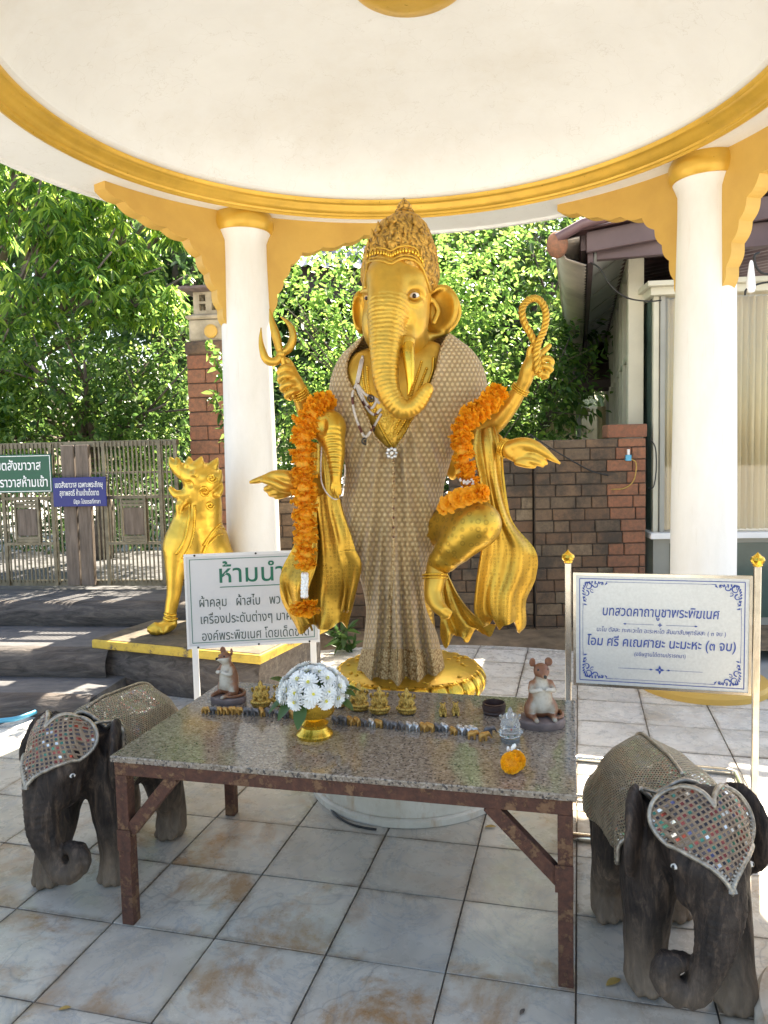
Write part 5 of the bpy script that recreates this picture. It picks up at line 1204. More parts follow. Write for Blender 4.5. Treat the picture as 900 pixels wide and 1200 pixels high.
# ---------------------------------------------------------------- mice
def mouse(px, py, face, scale, label, lookup, sd):
    """sitting mouse statuette; local frame x right, -y front, z up; face = angle of facing"""
    c = ot(px, py); t_ = thing('mouse_statuette', label, 'statuette', tuple(c), 'mouse statuettes on the altar table'); s = scale
    Rz = Matrix.Rotation(face, 3, 'Z')
    def L(p): q = Rz @ Vector(p)*s; return (c.x+q.x, c.y+q.y, c.z+q.z)
    def Lc(l): return [(*L(q[:3]), q[3]*s) for q in l]
    m = MB(); m.lathe([(.085, 0), (.089, .012), (.087, .024), (.080, .030), (.001, .031)], (0, 0, 0), 36, sx=1.0, sy=.86); m.v = [L(v) for v in m.v]; m.f = [q for q in m.f if len(q) == 4]
    mk('plinth', m, M['stone_dark'], t_, smooth=30)
    F_ = Field((c.x-.13, c.y-.13, c.z), (c.x+.13, c.y+.13, c.z+.30*s), .0033)
    F_.ell(L((0, .008, .085)), (.043*s, .041*s, .060*s), .02); F_.ell(L((0, .004, .13)), (.033*s, .031*s, .045*s), .03)
    F_.chain(Lc([(0, .004, .15, .026), (0, -.004, .178, .021), (0, -.010, .196, .024)]), .015, 3)
    F_.ell(L((0, -.010, .205)), (.027*s, .029*s, .026*s), .012)
    F_.chain(Lc([(0, -.020, .203, .020), (0, -.042, .200+lookup, .012), (0, -.056, .200+lookup*1.5, .008)]), .012, 3)
    for sg in (-1, 1):
        F_.ell(L((sg*.040, .0, .058)), (.022*s, .030*s, .036*s), .012)      # haunch
        F_.chain(Lc([(sg*.036, -.02, .04, .012), (sg*.034, -.052, .038, .0095), (sg*.033, -.066, .037, .008)]), .008, 3)   # foot
        F_.chain(Lc([(sg*.033, -.004, .155, .0125), (sg*.042, -.020, .135, .010), (sg*.028, -.036, .138, .008), (sg*.014, -.040, .143, .0075)]), .008, 3)  # arm
        for k in (-1, 0, 1): F_.chain(Lc([(sg*.016+k*.004, -.040, .143, .004), (sg*.010+k*.004, -.046, .139, .003)]), .003, 1)
        F_.ell(L((sg*.030, .002, .232)), (.015*s, .006*s, .017*s), .006, Rz @ Matrix.Rotation(sg*-.5, 3, 'Z')); F_.ell(L((sg*.030, -.005, .232)), (.010*s, .005*s, .011*s), .004, Rz @ Matrix.Rotation(sg*-.5, 3, 'Z'), True)
    tail = [(.0, .045, .045, .010), (.045, .052, .040, .009), (.078, .020, .038, .008), (.072, -.022, .038, .007), (.050, -.045, .038, .005)]
    F_.chain(Lc(tail), .006, 5)
    V, Fc = F_.mesh(); V = relax(V, Fc, 1)
    o = mk('mouse_body', (V, Fc), M['mouse%d' % sd], t_, smooth=1)
    m = MB(); m.sph(L((0, -.060, .203+lookup*1.5)), .0065*s, 10, 8)
    mk('nose', m, M['eye_dark'], o, smooth=1)
    for sg in (-1, 1):
        m = MB(); m.sph(L((sg*.016, -.030, .214+lookup*.4)), .0052*s, 10, 8); mk('eye', m, M['eye_dark'], o, smooth=1)
def mouse_mat(k, cz):
    t = NT('painted_mouse_clay'); tc = t.n('TexCoord'); g = t.n('NewGeometry'); sp = t.n('SeparateXYZ'); t.l(tc.outputs['Object'], sp.inputs[0]); v = tc.outputs['Object']
    nz = t.noise(v, 22, 4); x, y, z = sp.outputs
    # cream belly where the surface is in front, russet back, flanks, head and tail
    vr = t.n('VectorRotate', rotation_type='Z_AXIS'); t.l(v, vr.inputs[0]); vr.inputs['Angle'].default_value = -cz; s2 = t.n('SeparateXYZ'); t.l(vr.outputs[0], s2.inputs[0])
    fr = t.math('ADD', t.math('MULTIPLY', s2.outputs[1], -22.0), t.math('MULTIPLY_ADD', nz, 1.2, -.35)); ax = t.math('MULTIPLY', t.math('ABSOLUTE', s2.outputs[0]), -9.0)
    belly = t.math('ADD', fr, ax); hd = t.math('MULTIPLY', t.math('GREATER_THAN', z, .192), -1.2); low = t.math('MULTIPLY', t.math('LESS_THAN', z, .052), -1.0); f = t.math('ADD', t.math('ADD', belly, hd), low)
    c = t.ramp(f, [(-.0, (.19, .075, .035)), (.25, (.27, .125, .06)), (.5, (.36, .31, .24)), (.9, (.52, .49, .42))]); c = t.mix(t.ramp(t.noise(v, 60, 5), [(.55, (0, 0, 0)), (.8, (.5, .5, .5))]), c, (.16, .10, .07))
    t.set(base=c, rough=.5); t.bump(t.noise(v, 130, 4), .3, .002); return t.m
M['mouse1'] = mouse_mat(1, rad(-25)); M['mouse2'] = mouse_mat(2, rad(4))
mouse(268, 821, rad(-38), .92, 'brown and cream mouse statuette at the back left of the altar table, facing left', .004, 1)
mouse(634, 849, rad(4), 1.03, 'brown and cream mouse statuette at the back right corner of the altar table', -.006, 2)
# ---------------------------------------------------------------- flower bowl
bc_ = ot(369, 862); bw_ = thing('offering_bowl', 'golden footed offering bowl holding a dome of white chrysanthemums', 'bowl', tuple(bc_))
m = MB(); m.lathe([(r*1.17, z*1.08) for r, z in [(.001, .002), (.056, .0), (.058, .010), (.053, .016), (.046, .022), (.040, .034), (.044, .046), (.036, .052), (.028, .060), (.032, .066), (.058, .076), (.066, .090), (.069, .110), (.070, .128), (.074, .132), (.074, .138), (.066, .138), (.060, .11), (.001, .10)]], bc_, 48)
m.f = [q for q in m.f if len(q) == 4]; mk('bowl_body', m, M['gold_shiny'], bw_, smooth=28)
bq = thing('chrysanthemum_bouquet', 'dome of white chrysanthemums with green leaves in the golden bowl', 'bouquet', (bc_.x, bc_.y, bc_.z+.14))
def mum(seed):
    rr = random.Random(seed); m = MB()
    for ring in range(5):
        n_ = (16, 15, 13, 10, 7)[ring]; el = (.02, .25, .50, .78, 1.05)[ring]; L = (1.0, .95, .86, .72, .55)[ring]
        for k in range(n_):
            a = 2*math.pi*(k+rr.random()*.4)/n_+ring; e = el+rr.uniform(-.07, .07); d = Vector((math.cos(a)*math.cos(e), math.sin(a)*math.cos(e), math.sin(e)*.8)); sx_ = Vector((-math.sin(a), math.cos(a), 0)); up_ = sx_.cross(d)*-1; base = len(m.v)
            for f, w_ in ((.15, .05), (.6, .10), (.92, .085), (1.0, .02)):
                for j in (-1, 0, 1): m.v.append(tuple(d*(L*f)+sx_*(w_*j)+up_*(.035*abs(j))))
            for i in range(3):
                for j in range(2): b = base+i*3+j; m.f.append((b, b+1, b+4, b+3))
    return m
mums = []
for s in range(3):
    o = mk('chrysanthemum', mum(s), M['petal_white'], None, smooth=1); mc = MB(); mc.sph((0, 0, .12), .26, 8, 5, (1, 1, .5)); c2 = mk('flower_centre', mc, M['petal_core'], o, smooth=1); mums.append((o, c2)); col.objects.unlink(o); col.objects.unlink(c2)
k = 0; DC = Vector((bc_.x, bc_.y+.01, bc_.z+.158)); hr = random.Random(4)
for ring, (el, n_) in enumerate(((.0, 12), (.40, 11), (.80, 8), (1.25, 4))):
    for i in range(n_):
        a = 2*math.pi*(i+.5*(ring % 2))/n_+hr.uniform(-.14, .14); e = el+hr.uniform(-.10, .10)
        d = Vector((math.cos(a)*math.cos(e), math.sin(a)*math.cos(e), math.sin(e))); p_ = DC+Vector((d.x*.116, d.y*.112, d.z*.090))*hr.uniform(.93, 1.07); o0, c0 = mums[k % 3]; k += 1
        o = o0.copy(); col.objects.link(o); o.parent = bq; r = .036*hr.uniform(.86, 1.12)
        o.matrix_local = Matrix.Translation(p_-root_loc(bq)) @ d.to_track_quat('Z', 'Y').to_matrix().to_4x4() @ Matrix.Rotation(hr.random()*6, 4, 'Z') @ Matrix.Diagonal((r, r, r, 1)); o.name = 'chrysanthemum'
        c = c0.copy(); col.objects.link(c); c.parent = o; c.name = 'flower_centre'
m = MB(); m.sph(DC, .098, 16, 12, (1, .97, .80)); mk('foliage', m, M['leaf_dark'], bq, smooth=1)
def broad_leaf(m, a, b, wd_, curl=.3, n_=8):
    a, b = Vector(a), Vector(b); d = b-a; L = d.length; x = d.normalized().cross(UZ).normalized(); base = len(m.v)
    for i in range(n_+1):
        t_ = i/n_; ww = wd_*math.sin(math.pi*min(1, t_*.96+.02))**.8; p_ = a+d*t_+Vector((0, 0, -curl*L*t_*t_+curl*L*.5*t_))
        for j in (-1, 0, 1): m.v.append(tuple(p_+x*ww*j+Vector((0, 0, .25*ww*abs(j)))))
    for i in range(n_):
        for j in (0, 1): q = base+i*3+j; m.f.append((q, q+1, q+4, q+3))
    return m
for a, L, z0, dz in ((200, .075, .0, -.045), (222, .065, -.005, -.05), (250, .045, -.01, -.07), (-20, .07, .01, .0), (10, .08, .01, -.01), (175, .07, .03, .03), (340, .06, -.01, -.035), (150, .06, .0, -.02), (60, .06, 0, -.02)):
    a = rad(a); s0 = DC+Vector((math.cos(a)*.095, math.sin(a)*.095, z0)); m = MB(); broad_leaf(m, s0, s0+Vector((math.cos(a)*L, math.sin(a)*L, dz)), .026, .25); mk('leaf', m, M['leaf_dark'], bq, smooth=1)
# ---------------------------------------------------------------- seated golden figurines
def figurine(h=.115, seed=0):
    rr = random.Random(seed); F_ = Field((-.06, -.06, -.002), (.06, .06, h+.02), .0028); s = h/.115
    F_.ell((0, 0, .012), (.040, .034, .016), .006); F_.ell((0, .002, .026), (.038, .028, .016), .008)
    for sg in (-1, 1):
        F_.chain([(sg*.030, .0, .028, .011), (sg*.034, -.020, .028, .010), (sg*.008, -.030, .026, .008)], .004, 3)
        F_.chain([(sg*.018, .002, .066, .009), (sg*.030, .0, .052, .007), (sg*.026, -.020, .044, .006)], .004, 3)
        F_.chain([(sg*.018, .004, .066, .008), (sg*.033, .006, .074, .006), (sg*.034, -.004, .088, .0055)], .004, 3)
        F_.ell((sg*.016, .0, .086), (.010, .003, .011), .003)
    F_.ell((0, 0, .050), (.021, .018, .024), .008); F_.ell((0, -.002, .086), (.013, .013, .014), .006); F_.ell((0, .0, .102), (.010, .010, .012), .004); F_.ell((0, 0, .112), (.005, .005, .009), .003)
    F_.chain([(0, -.012, .084, .0065), (0, -.020, .070, .0055), (.004, -.022, .056, .005), (.010, -.024, .050, .004)], .004, 3)
    V, Fc = F_.mesh(); V = V*s; V[:, :2] *= rr.uniform(.92, 1.08); return V, Fc
fg = None
figs = [(306, 828, .105, .3, 'rightmost of nothing'), (330, 826, .10, -.2, ''), (396, 828, .095, .1, ''), (421, 832, .110, -.1, ''), (445, 836, .105, .2, ''), (477, 836, .100, -.1, '')]
flabels = ['small golden seated deity figurine just right of the left mouse statuette', 'small golden seated deity figurine half hidden behind the left side of the flower bowl', 'small golden seated deity figurine peeking out right of the white bouquet',
           'small golden seated deity figurine second from the right behind the flower bowl row, rounder base', 'small golden seated deity figurine left of the rightmost seated one, leaning back slightly', 'rightmost small golden seated deity figurine, standing alone behind the elephant row']
flabels[3] = 'small golden seated deity figurine in the middle of the three right of the bouquet'
flabels[3] = 'small golden seated deity figurine, left one of the touching pair right of the bouquet'; flabels[4] = 'small golden seated deity figurine, right one of the touching pair right of the bouquet'
fv, ff = figurine()
for (px, py, h, rz, _), lb in zip(figs, flabels):
    c = ot(px, py)
    if fg is None: fg = mk('deity_figurine', (fv, ff), M['gold_old'], None, smooth=1); o = fg
    else: o = fg.copy(); col.objects.link(o)
    o.location = c; o.rotation_euler = (0, 0, rz+rad(-10)); o.scale = (h/.115,)*3; tag(o, lb, 'figurine', 'seated golden figurines on the altar table')
# pair of small mice-like gold animals further right
F_ = Field((-.03, -.03, -.001), (.03, .03, .062), .0022); F_.ell((0, .002, .020), (.017, .018, .020), .006); F_.ell((0, -.006, .043), (.011, .013, .011), .005); F_.chain([(0, -.012, .042, .007), (0, -.022, .038, .004)], .003, 2)
for sg in (-1, 1): F_.ell((sg*.009, .0, .053), (.005, .002, .005), .002); F_.chain([(sg*.010, -.008, .018, .006), (sg*.009, -.020, .006, .005)], .003, 2); F_.chain([(sg*.010, -.006, .032, .004), (sg*.005, -.018, .028, .003)], .002, 2)
V, Fc = F_.mesh(); g1 = mk('mouse_figurine', (V, Fc), M['gold_old'], None, smooth=1)
for i, (px, py, lb) in enumerate(((519, 839, 'tiny golden sitting mouse figurine, left of the two beside the dark bowl'), (534, 838, 'tiny golden sitting mouse figurine, nearer the dark bowl'))):
    o = g1 if i == 0 else g1.copy()
    if i: col.objects.link(o)
    o.location = ot(px, py); o.scale = (.95,)*3; tag(o, lb, 'figurine', 'tiny golden mice on the altar table')
# ---------------------------------------------------------------- tiny elephants in a row
F_ = Field((-.022, -.014, -.001), (.030, .014, .034), .0016); F_.ell((0, 0, .018), (.0135, .009, .0095), .004); F_.ell((.014, 0, .022), (.008, .007, .008), .003)
F_.chain([(.019, 0, .021, .0045), (.024, 0, .015, .003), (.026, 0, .008, .0022), (.0285, 0, .010, .0018)], .002, 3)
for sx_ in (-.009, .009):
    for sy_ in (-.0055, .0055): F_.chain([(sx_, sy_, .014, .0042), (sx_, sy_, .002, .0038)], .002, 1)
for sy_ in (-1, 1): F_.ell((.010, sy_*.008, .022), (.005, .0018, .006), .002)
V, Fc = F_.mesh(); V = relax(V, Fc, 1); te = {}
for nm in ('elephant_gold', 'elephant_grey', 'elephant_silver'):
    o = mk('tiny_elephant', (V, Fc), M[nm], None, smooth=1); te[nm] = o; col.objects.unlink(o)
seq = 'GgGGGggGg' # drawn pattern of golds and greys
# left stretch, middle stretch, right stretch of the row (photo pixels along the back edge)
rowpts = []
for px in (240, 249, 256, 263, 271, 279): rowpts.append((px, 836+(px-240)*.03))
for px in (289, 298, 307, 316, 326, 335, 343): rowpts.append((px, 838+(px-289)*.06))
for px in (394, 403, 411, 419, 427, 436, 445, 454, 462, 471, 480, 488): rowpts.append((px, 848+(px-394)*.09))
for px in (497, 505, 514, 522): rowpts.append((px, 857))
for px in (532, 541, 549, 556): rowpts.append((px, 861))
pat = 'GgGGGG' 'ggGgggG' 'ggGGgsGgggss' 'GGgs' 'GssS'
tints = {'G': ('elephant_gold', 'golden'), 'g': ('elephant_grey', 'dark grey'), 's': ('elephant_silver', 'silver'), 'S': ('elephant_silver', 'silver')}
cnt = {}
ordn = ['first', 'second', 'third', 'fourth', 'fifth', 'sixth', 'seventh', 'eighth', 'ninth', 'tenth', 'eleventh', 'twelfth', 'thirteenth', 'fourteenth', 'fifteenth', 'sixteenth']
for (px, py), ch in zip(rowpts, pat):
    mt, word = tints[ch]; o = te[mt].copy(); col.objects.link(o); o.name = 'tiny_elephant'; o.location = ot(px, py); o.rotation_euler = (0, 0, math.atan2(Tx.y, Tx.x)+math.pi*(px > 300)+rnd.uniform(-.35, .35)-.5); s = rnd.uniform(.92, 1.12); o.scale = (s, s, s*1.05)
    side = 'left' if px < 369 else 'right'; cnt[(side, word)] = cnt.get((side, word), 0)+1
    tag(o, '%s %s tiny elephant from the left in the row %s of the flower bowl' % (ordn[cnt[(side, word)]-1], word, side), 'elephant figurine', 'tiny elephant figurines in a row on the table')
for px, py, mt, lb in ((553, 866, 'elephant_gold', 'tiny golden elephant just in front of the right end of the row'), (566, 868, 'elephant_gold', 'tiny golden elephant nearest the crystal figure'), (572, 861, 'elephant_grey', 'tiny dark elephant touching the crystal figure at the right end of the row')):
    o = te[mt].copy(); col.objects.link(o); o.name = 'tiny_elephant'; o.location = ot(px, py); o.rotation_euler = (0, 0, rnd.uniform(-1, 3)); o.scale = (1.15,)*3; tag(o, lb, 'elephant figurine', 'tiny elephant figurines in a row on the table')
# dark bowl, crystal deity, marigold ball
c = ot(579, 836); db = thing('dark_bowl', 'small dark brown ridged clay bowl near the right mouse statuette', 'bowl', tuple(c)); m = MB()
m.lathe([(.001, .001), (.040, 0), (.044, .008), (.042, .014), (.045, .020), (.044, .040), (.046, .044), (.040, .046), (.037, .015), (.001, .012)], c, 32); m.f = [q for q in m.f if len(q) == 4]; mk('bowl_body', m, M['bowl_dark'], db, smooth=25)
for i in range(3):
    m = MB(); m.tube([c+Vector((math.cos(a)*.045, math.sin(a)*.045, .026+.005*i)) for a in [2*math.pi*k/24 for k in range(24)]], .0018, 5, closed=True); mk('ridge', m, M['bowl_dark'], db, smooth=1)
c = ot(598, 868); cf = thing('crystal_figurine', 'clear crystal seated deity figurine with red and green jewels in front of the right mouse', 'figurine', tuple(c))
m = MB(); m.lathe([(.001, 0), (.034, 0), (.034, .010), (.030, .014), (.001, .014)], c, 24); m.f = [q for q in m.f if len(q) == 4]; mk('crystal_base', m, M['crystal'], cf, smooth=25)
V2 = fv*.92+np.array([c.x, c.y, c.z+.0125]); mk('crystal_body', (V2, ff), M['crystal'], cf, smooth=1)
for dx, dy, dz, mt in ((0, -.026, .050, 'eye_red'), (-.012, -.030, .026, 'sign_green'), (.010, -.031, .030, 'sign_green'), (.012, -.022, .058, 'sign_blue')):
    m = MB(); m.sph(c+Vector((dx, dy, dz)), .0035, 8, 6); mk('jewel', m, M[mt], cf, smooth=1)
c = ot(600, 905); mg = thing('marigold_offering', 'pair of orange marigolds with a white jasmine tip on the front right of the table', 'flowers', tuple(c))
for dx, dy, r, sd in ((-.003, -.004, .034, 5), (.014, .016, .033, 6)):
    m = MB(); rr = random.Random(sd); cc = c+Vector((dx, dy, r*.95))
    for k in range(420):
        z_ = 1-2*(k+.5)/420; a = k*2.39996; d = Vector((math.sqrt(1-z_*z_)*math.cos(a), math.sqrt(1-z_*z_)*math.sin(a), z_)); x = d.cross(Vector((.3, .2, 1))).normalized(); y = d.cross(x); b0 = cc+d*r*.80; an = rr.random()*6.28; x2 = x*math.cos(an)+y*math.sin(an)
        q = cc+d*r*rr.uniform(.98, 1.06); n0 = len(m.v); m.v += [tuple(b0-x2*.0022), tuple(b0+x2*.0022), tuple(q+x2*.0034), tuple(q-x2*.0034)]; m.f.append((n0, n0+1, n0+2, n0+3))
    m.sph(cc, r*.84, 12, 8); mk('marigold', m, M['marigold_y'], mg)
m = MB(); rr = random.Random(9)
for k in range(26): a = rr.random()*6.28; r = rr.random()*.017; m.sph(c+Vector((.010+r*math.cos(a), .040+r*math.sin(a)*.6, .05+rr.random()*.022)), .0048, 6, 5, (1, 1, 1.6))
tag(mk('jasmine_tip', m, M['petal_white'], mg, smooth=1), kind='stuff')

# ================================================================ SIGN ON THE RIGHT (steel stand)
def stand():
    P0 = Vector((.845, 3.47, 0)); ex = Vector((math.cos(rad(-16)), math.sin(rad(-16)), 0)); W_ = .795; t_ = thing('sign_stand', 'silver Thai prayer sign with blue scroll corners on a polished steel stand', 'sign', tuple(P0+ex*W_/2))
    n_ = Vector((ex.y, -ex.x, 0))*1.0   # front normal
    zb, zt = .565, 1.10
    for s, dn in ((0, 0), (W_, 0)):
        b = P0+ex*s; m = MB(); m.box(b+Vector((0, 0, .018))-ex*.014-n_*-.0, ex*.028, n_*.028, (0, 0, zt+.005)); bevel(mk('post', m, M['steel'], t_), .003, 2)
        m = MB(); m.lathe([(.016, 0), (.020, .004), (.020, .010), (.026, .016), (.030, .028), (.026, .040), (.014, .048), (.006, .056), (.001, .062)], b+n_*.014+Vector((0, 0, zt+.022)), 20); mk('ball_finial', m, M['gold_shiny'], t_, smooth=35)
    # rectangular foot loop
    a0, a1 = P0+n_*.40, P0-n_*.44; foot = [a0+ex*.03, a0+ex*(W_-.03), a0+ex*W_-n_*.03, a1+ex*W_+n_*.03, a1+ex*(W_-.03), a1+ex*.03, a1+n_*.03, a0-n_*.03]
    m = MB(); m.tube([Vector((q.x, q.y, .019)) for q in foot], .018, 12, closed=True); mk('foot_frame', m, M['steel'], t_, smooth=40)
    m = MB(); q = P0+ex*.02+n_*.014; m.tube([Vector((q.x, q.y, .02)), Vector((q.x, q.y, .02))+ex*(W_-.04)], .012, 10); mk('cross_bar', m, M['steel'], t_, smooth=40)
    pw, ph = W_-.055, .515; o = P0+ex*.0275+n_*.030+Vector((0, 0, zb))
    m = MB(); m.box(o, ex*pw, n_*.014, (0, 0, ph)); bevel(mk('panel', m, M['board_silver'], t_), .002, 2)
    fr = MB(); ff_ = .012
    for a, b, w2, h2 in ((-.004, -.004, pw+.008, ff_), (-.004, ph-ff_+.004, pw+.008, ff_), (-.004, ff_-.0035, ff_, ph-2*ff_+.007), (pw-ff_+.004, ff_-.0035, ff_, ph-2*ff_+.007)): fr.box(o+ex*a+Vector((0, 0, b))-n_*.002, ex*w2, n_*.020, (0, 0, h2))
    mk('panel_frame', fr, M['steel'], t_)
    f0 = o+n_*.0155
    def pt(u, v, d=0): return f0+ex*(u*pw)+Vector((0, 0, v*ph))+n_*d
    def strip(m, P, w_):
        P = [Vector(p) for p in P]; base = len(m.v)
        for i, p_ in enumerate(P):
            t2 = (P[min(i+1, len(P)-1)]-P[max(i-1, 0)]).normalized(); x = t2.cross(n_).normalized(); ww = w_[i] if isinstance(w_, list) else w_
            m.v += [tuple(p_-x*ww/2), tuple(p_+x*ww/2)]
        for i in range(len(P)-1): b = base+2*i; m.f.append((b, b+1, b+3, b+2))
    m = MB(); e = .034; e2 = .045
    for a, b in (((e, e2), (1-e, e2)), ((1-e, e2), (1-e, 1-e2)), ((1-e, 1-e2), (e, 1-e2)), ((e, 1-e2), (e, e2))): strip(m, [pt(*a), pt(*b)], .0035)
    e = .052; e2 = .070
    for a, b in (((.24, e2), (.76, e2)), ((.24, 1-e2), (.76, 1-e2)), ((e, .33), (e, .67)), ((1-e, .33), (1-e, .67))): strip(m, [pt(*a), pt(*b)], .0015)
    mk('blue_border', m, M['ink_blue'], t_)
    # scroll corners: spirals and leaves
    for cx_, sx_ in ((0, 1), (1, -1)):
        for cy_, sy_ in ((0, 1), (1, -1)):
            m = MB()
            def cpt(x, y): return f0+ex*((cx_*pw)+sx_*(.040+x))+Vector((0, 0, cy_*ph+sy_*(.036+y)))+n_*.0006
            def spiral(x0, y0, r, a0, turns, w0): strip(m, [cpt(x0+r*(1-t_)**.8*math.cos(a0+turns*6.28*t_), y0+r*(1-t_)**.8*math.sin(a0+turns*6.28*t_)) for t_ in [i/22 for i in range(22)]], [w0*(1-i/26) for i in range(22)])
            for (x0, y0, r, a0, tu, w0) in ((.022, .022, .020, 3.9, 1.2, .007), (.055, .014, .014, 3.1, -1.1, .006), (.014, .055, .014, 4.7, 1.1, .006), (.082, .010, .010, 3.1, 1.1, .0045), (.010, .080, .010, 4.7, -1.1, .0045), (.040, .040, .010, 1, 1, .004)): spiral(x0, y0, r, a0, tu, w0)
            for k in range(15):
                tq = k/14; x = .104*(1-tq)+.004*tq; y = .004*(1-tq)+.104*tq; bul = -.045*math.sin(math.pi*tq); x += bul; y += bul; a = math.pi*.25+(tq-.5)*-2.0
                strip(m, [cpt(x+math.cos(a+.5)*q, y+math.sin(a+.5)*q) for q in (0, .007, .015)], [.007, .006, .0005])
            strip(m, [cpt(.10, .0), cpt(.15, -.001)], [.003, .0006]); strip(m, [cpt(.0, .10), cpt(-.001, .14)], [.003, .0006])
            mk('scroll_corner', m, M['ink_blue'], t_)
    lettering('บทสวดคาถาบูชาพระพิฆเนศ', pt(.5, .635, .001), ex, UZ, .062, M['ink_blue'], t_, width=.66*pw, shear=.12, bold=.010)
    lettering('นะโม ตัสสะ ภะคะวะโต อะระหะโต สัมมาสัมพุทธัสสะ ( ๓ จบ )', pt(.5, .490, .001), ex, UZ, .028, M['ink_blue'], t_, width=.73*pw, shear=.12)
    lettering('โอม ศรี คเณศายะ นะมะหะ (๓ จบ)', pt(.5, .365, .001), ex, UZ, .060, M['ink_blue'], t_, width=.84*pw, shear=.12, bold=.010)
    lettering('(อธิษฐานได้ตามปรารถนา)', pt(.5, .285, .001), ex, UZ, .026, M['ink_blue'], t_, width=.29*pw, shear=.12)
    m = MB()
    for v_, half, sz in ((.565, .20, .010), (.170, .24, .020)):
        strip(m, [pt(.5-half, v_, .0008), pt(.5-.035, v_, .0008)], .0014); strip(m, [pt(.5+.035, v_, .0008), pt(.5+half, v_, .0008)], .0014)
        c_ = pt(.5, v_, .0008)
        for a in range(4):
            d1 = ex*math.cos(a*math.pi/2)+UZ*math.sin(a*math.pi/2); strip(m, [c_+d1*sz*.15, c_+d1*sz*.55, c_+d1*sz], [sz*.5, sz*.5, .0004])
        for sg in (-1, 1):
            c3 = pt(.5+sg*(half if v_ > .4 else .05), v_, .0008); strip(m, [c3-ex*.008, c3, c3+ex*.008], [.0005, .008, .0005])
    mk('ornament_rule', m, M['ink_blue'], t_)
stand()
# ================================================================ WHITE SIGN ON THE LEFT
def whitesign():
    o = at(222, 757.5, 4.35); br_ = at(372.5, 750, 4.45); ex = (br_-o); ex.z = 0; W_ = ex.length; ex.normalize(); n_ = Vector((ex.y, -ex.x, 0)); H = at(214, 653, 4.35).z-o.z
    t_ = thing('notice_board', 'white notice board with green Thai lettering standing behind the altar table', 'sign', (o.x, o.y, 0))
    m = MB(); m.box(o, ex*W_, -n_*.012, UZ*H); bevel(mk('panel', m, M['board'], t_), .002, 2)
    fr = MB()
    for a, b, w2, h2 in ((-.012, -.016, W_+.024, .016), (-.012, H, W_+.024, .014), (-.012, .0, .012, H), (W_, .0, .012, H)): fr.box(o+ex*a+UZ*b+n_*.003, ex*w2, -n_*.022, UZ*h2)
    mk('frame', fr, M['white_metal'], t_)
    ln_ = MB()
    for a, b, w2, h2 in ((.018, .016, W_-.036, .0035), (.018, H-.019, W_-.036, .0035), (.018, .0195, .0035, H-.0385), (W_-.0215, .0195, .0035, H-.0385)): ln_.box(o+ex*a+UZ*b+n_*.0005, ex*w2, n_*.0008, UZ*h2)
    mk('green_border', ln_, M['ink_green'], t_)
    for s in (.012, W_-.045): m = MB(); m.box(Vector((o.x, o.y, 0))+ex*s-n_*.04, ex*.035, n_*.025, UZ*(o.z-.018)); bevel(mk('post', m, M['white_metal'], t_), .003, 2)
    for s in (.05, .40, W_-.05):
        for z_ in (-.008, H+.007): m = MB(); m.sph(o+ex*s+UZ*z_+n_*.004, .0065, 8, 6); mk('bolt', m, M['black_iron'], t_, smooth=1)
    def p_(u, v): return o+ex*(u*W_)+UZ*(v*H)+n_*.0015
    lettering('ห้ามนำ', p_(.50, .70), ex, UZ, .148, M['ink_green'], t_, width=.50*W_, bold=.008)
    m = MB(); m.box(p_(.25, .645), ex*(.5*W_), n_*.001, UZ*.0045); mk('underline', m, M['ink_green'], t_)
    lettering('ผ้าคลุม   ผ้าสไบ   พวงมาลัย', p_(.09, .435), ex, UZ, .078, M['ink_dark'], t_, width=.83*W_, align='LEFT')
    lettering('เครื่องประดับต่างๆ มาคล้อง', p_(.095, .245), ex, UZ, .078, M['ink_dark'], t_, width=.83*W_, align='LEFT')
    lettering('องค์พระพิฆเนศ โดยเด็ดขาด', p_(.10, .055), ex, UZ, .078, M['ink_dark'], t_, width=.83*W_, align='LEFT')
whitesign()
# fallen leaves and stains
def fallen(px, py, r, mat, lb, a):
    c = onz(px, py, .004); m = MB(); d = Vector((math.cos(a), math.sin(a), 0)); broad_leaf(m, c-d*r, c+d*r+Vector((0, 0, .004)), r*.45, .15)
    o = mk('fallen_leaf', m, mat, None, smooth=1, loc=tuple(c)); tag(o, lb, 'leaf')
fallen(719, 1151, .030, M['yellow_leaf'], 'dry yellow leaf lying on the tiles beside the right elephant', .5)
fallen(575, 969, .025, M['yellow_leaf'], 'small brown leaf on the tiles behind the table brace', 0)
fallen(76, 1182, .018, M['yellow_leaf'], 'small ochre leaf scrap on the tiles at the bottom left', .2)
fallen(612, 1186, .014, M['bark'], 'tiny dark leaf scrap on the tiles under the front of the table', .9)

m = MB(); m.tube(cr([tuple(onz(*q, .006)) for q in ((385, 945), (396, 957), (412, 966), (428, 970), (441, 972))], 5), .005, 6)
tag(mk('cable', m, M['cable'], smooth=1), 'short black cable end lying on the tiles at the foot of the statue pedestal', 'cable')
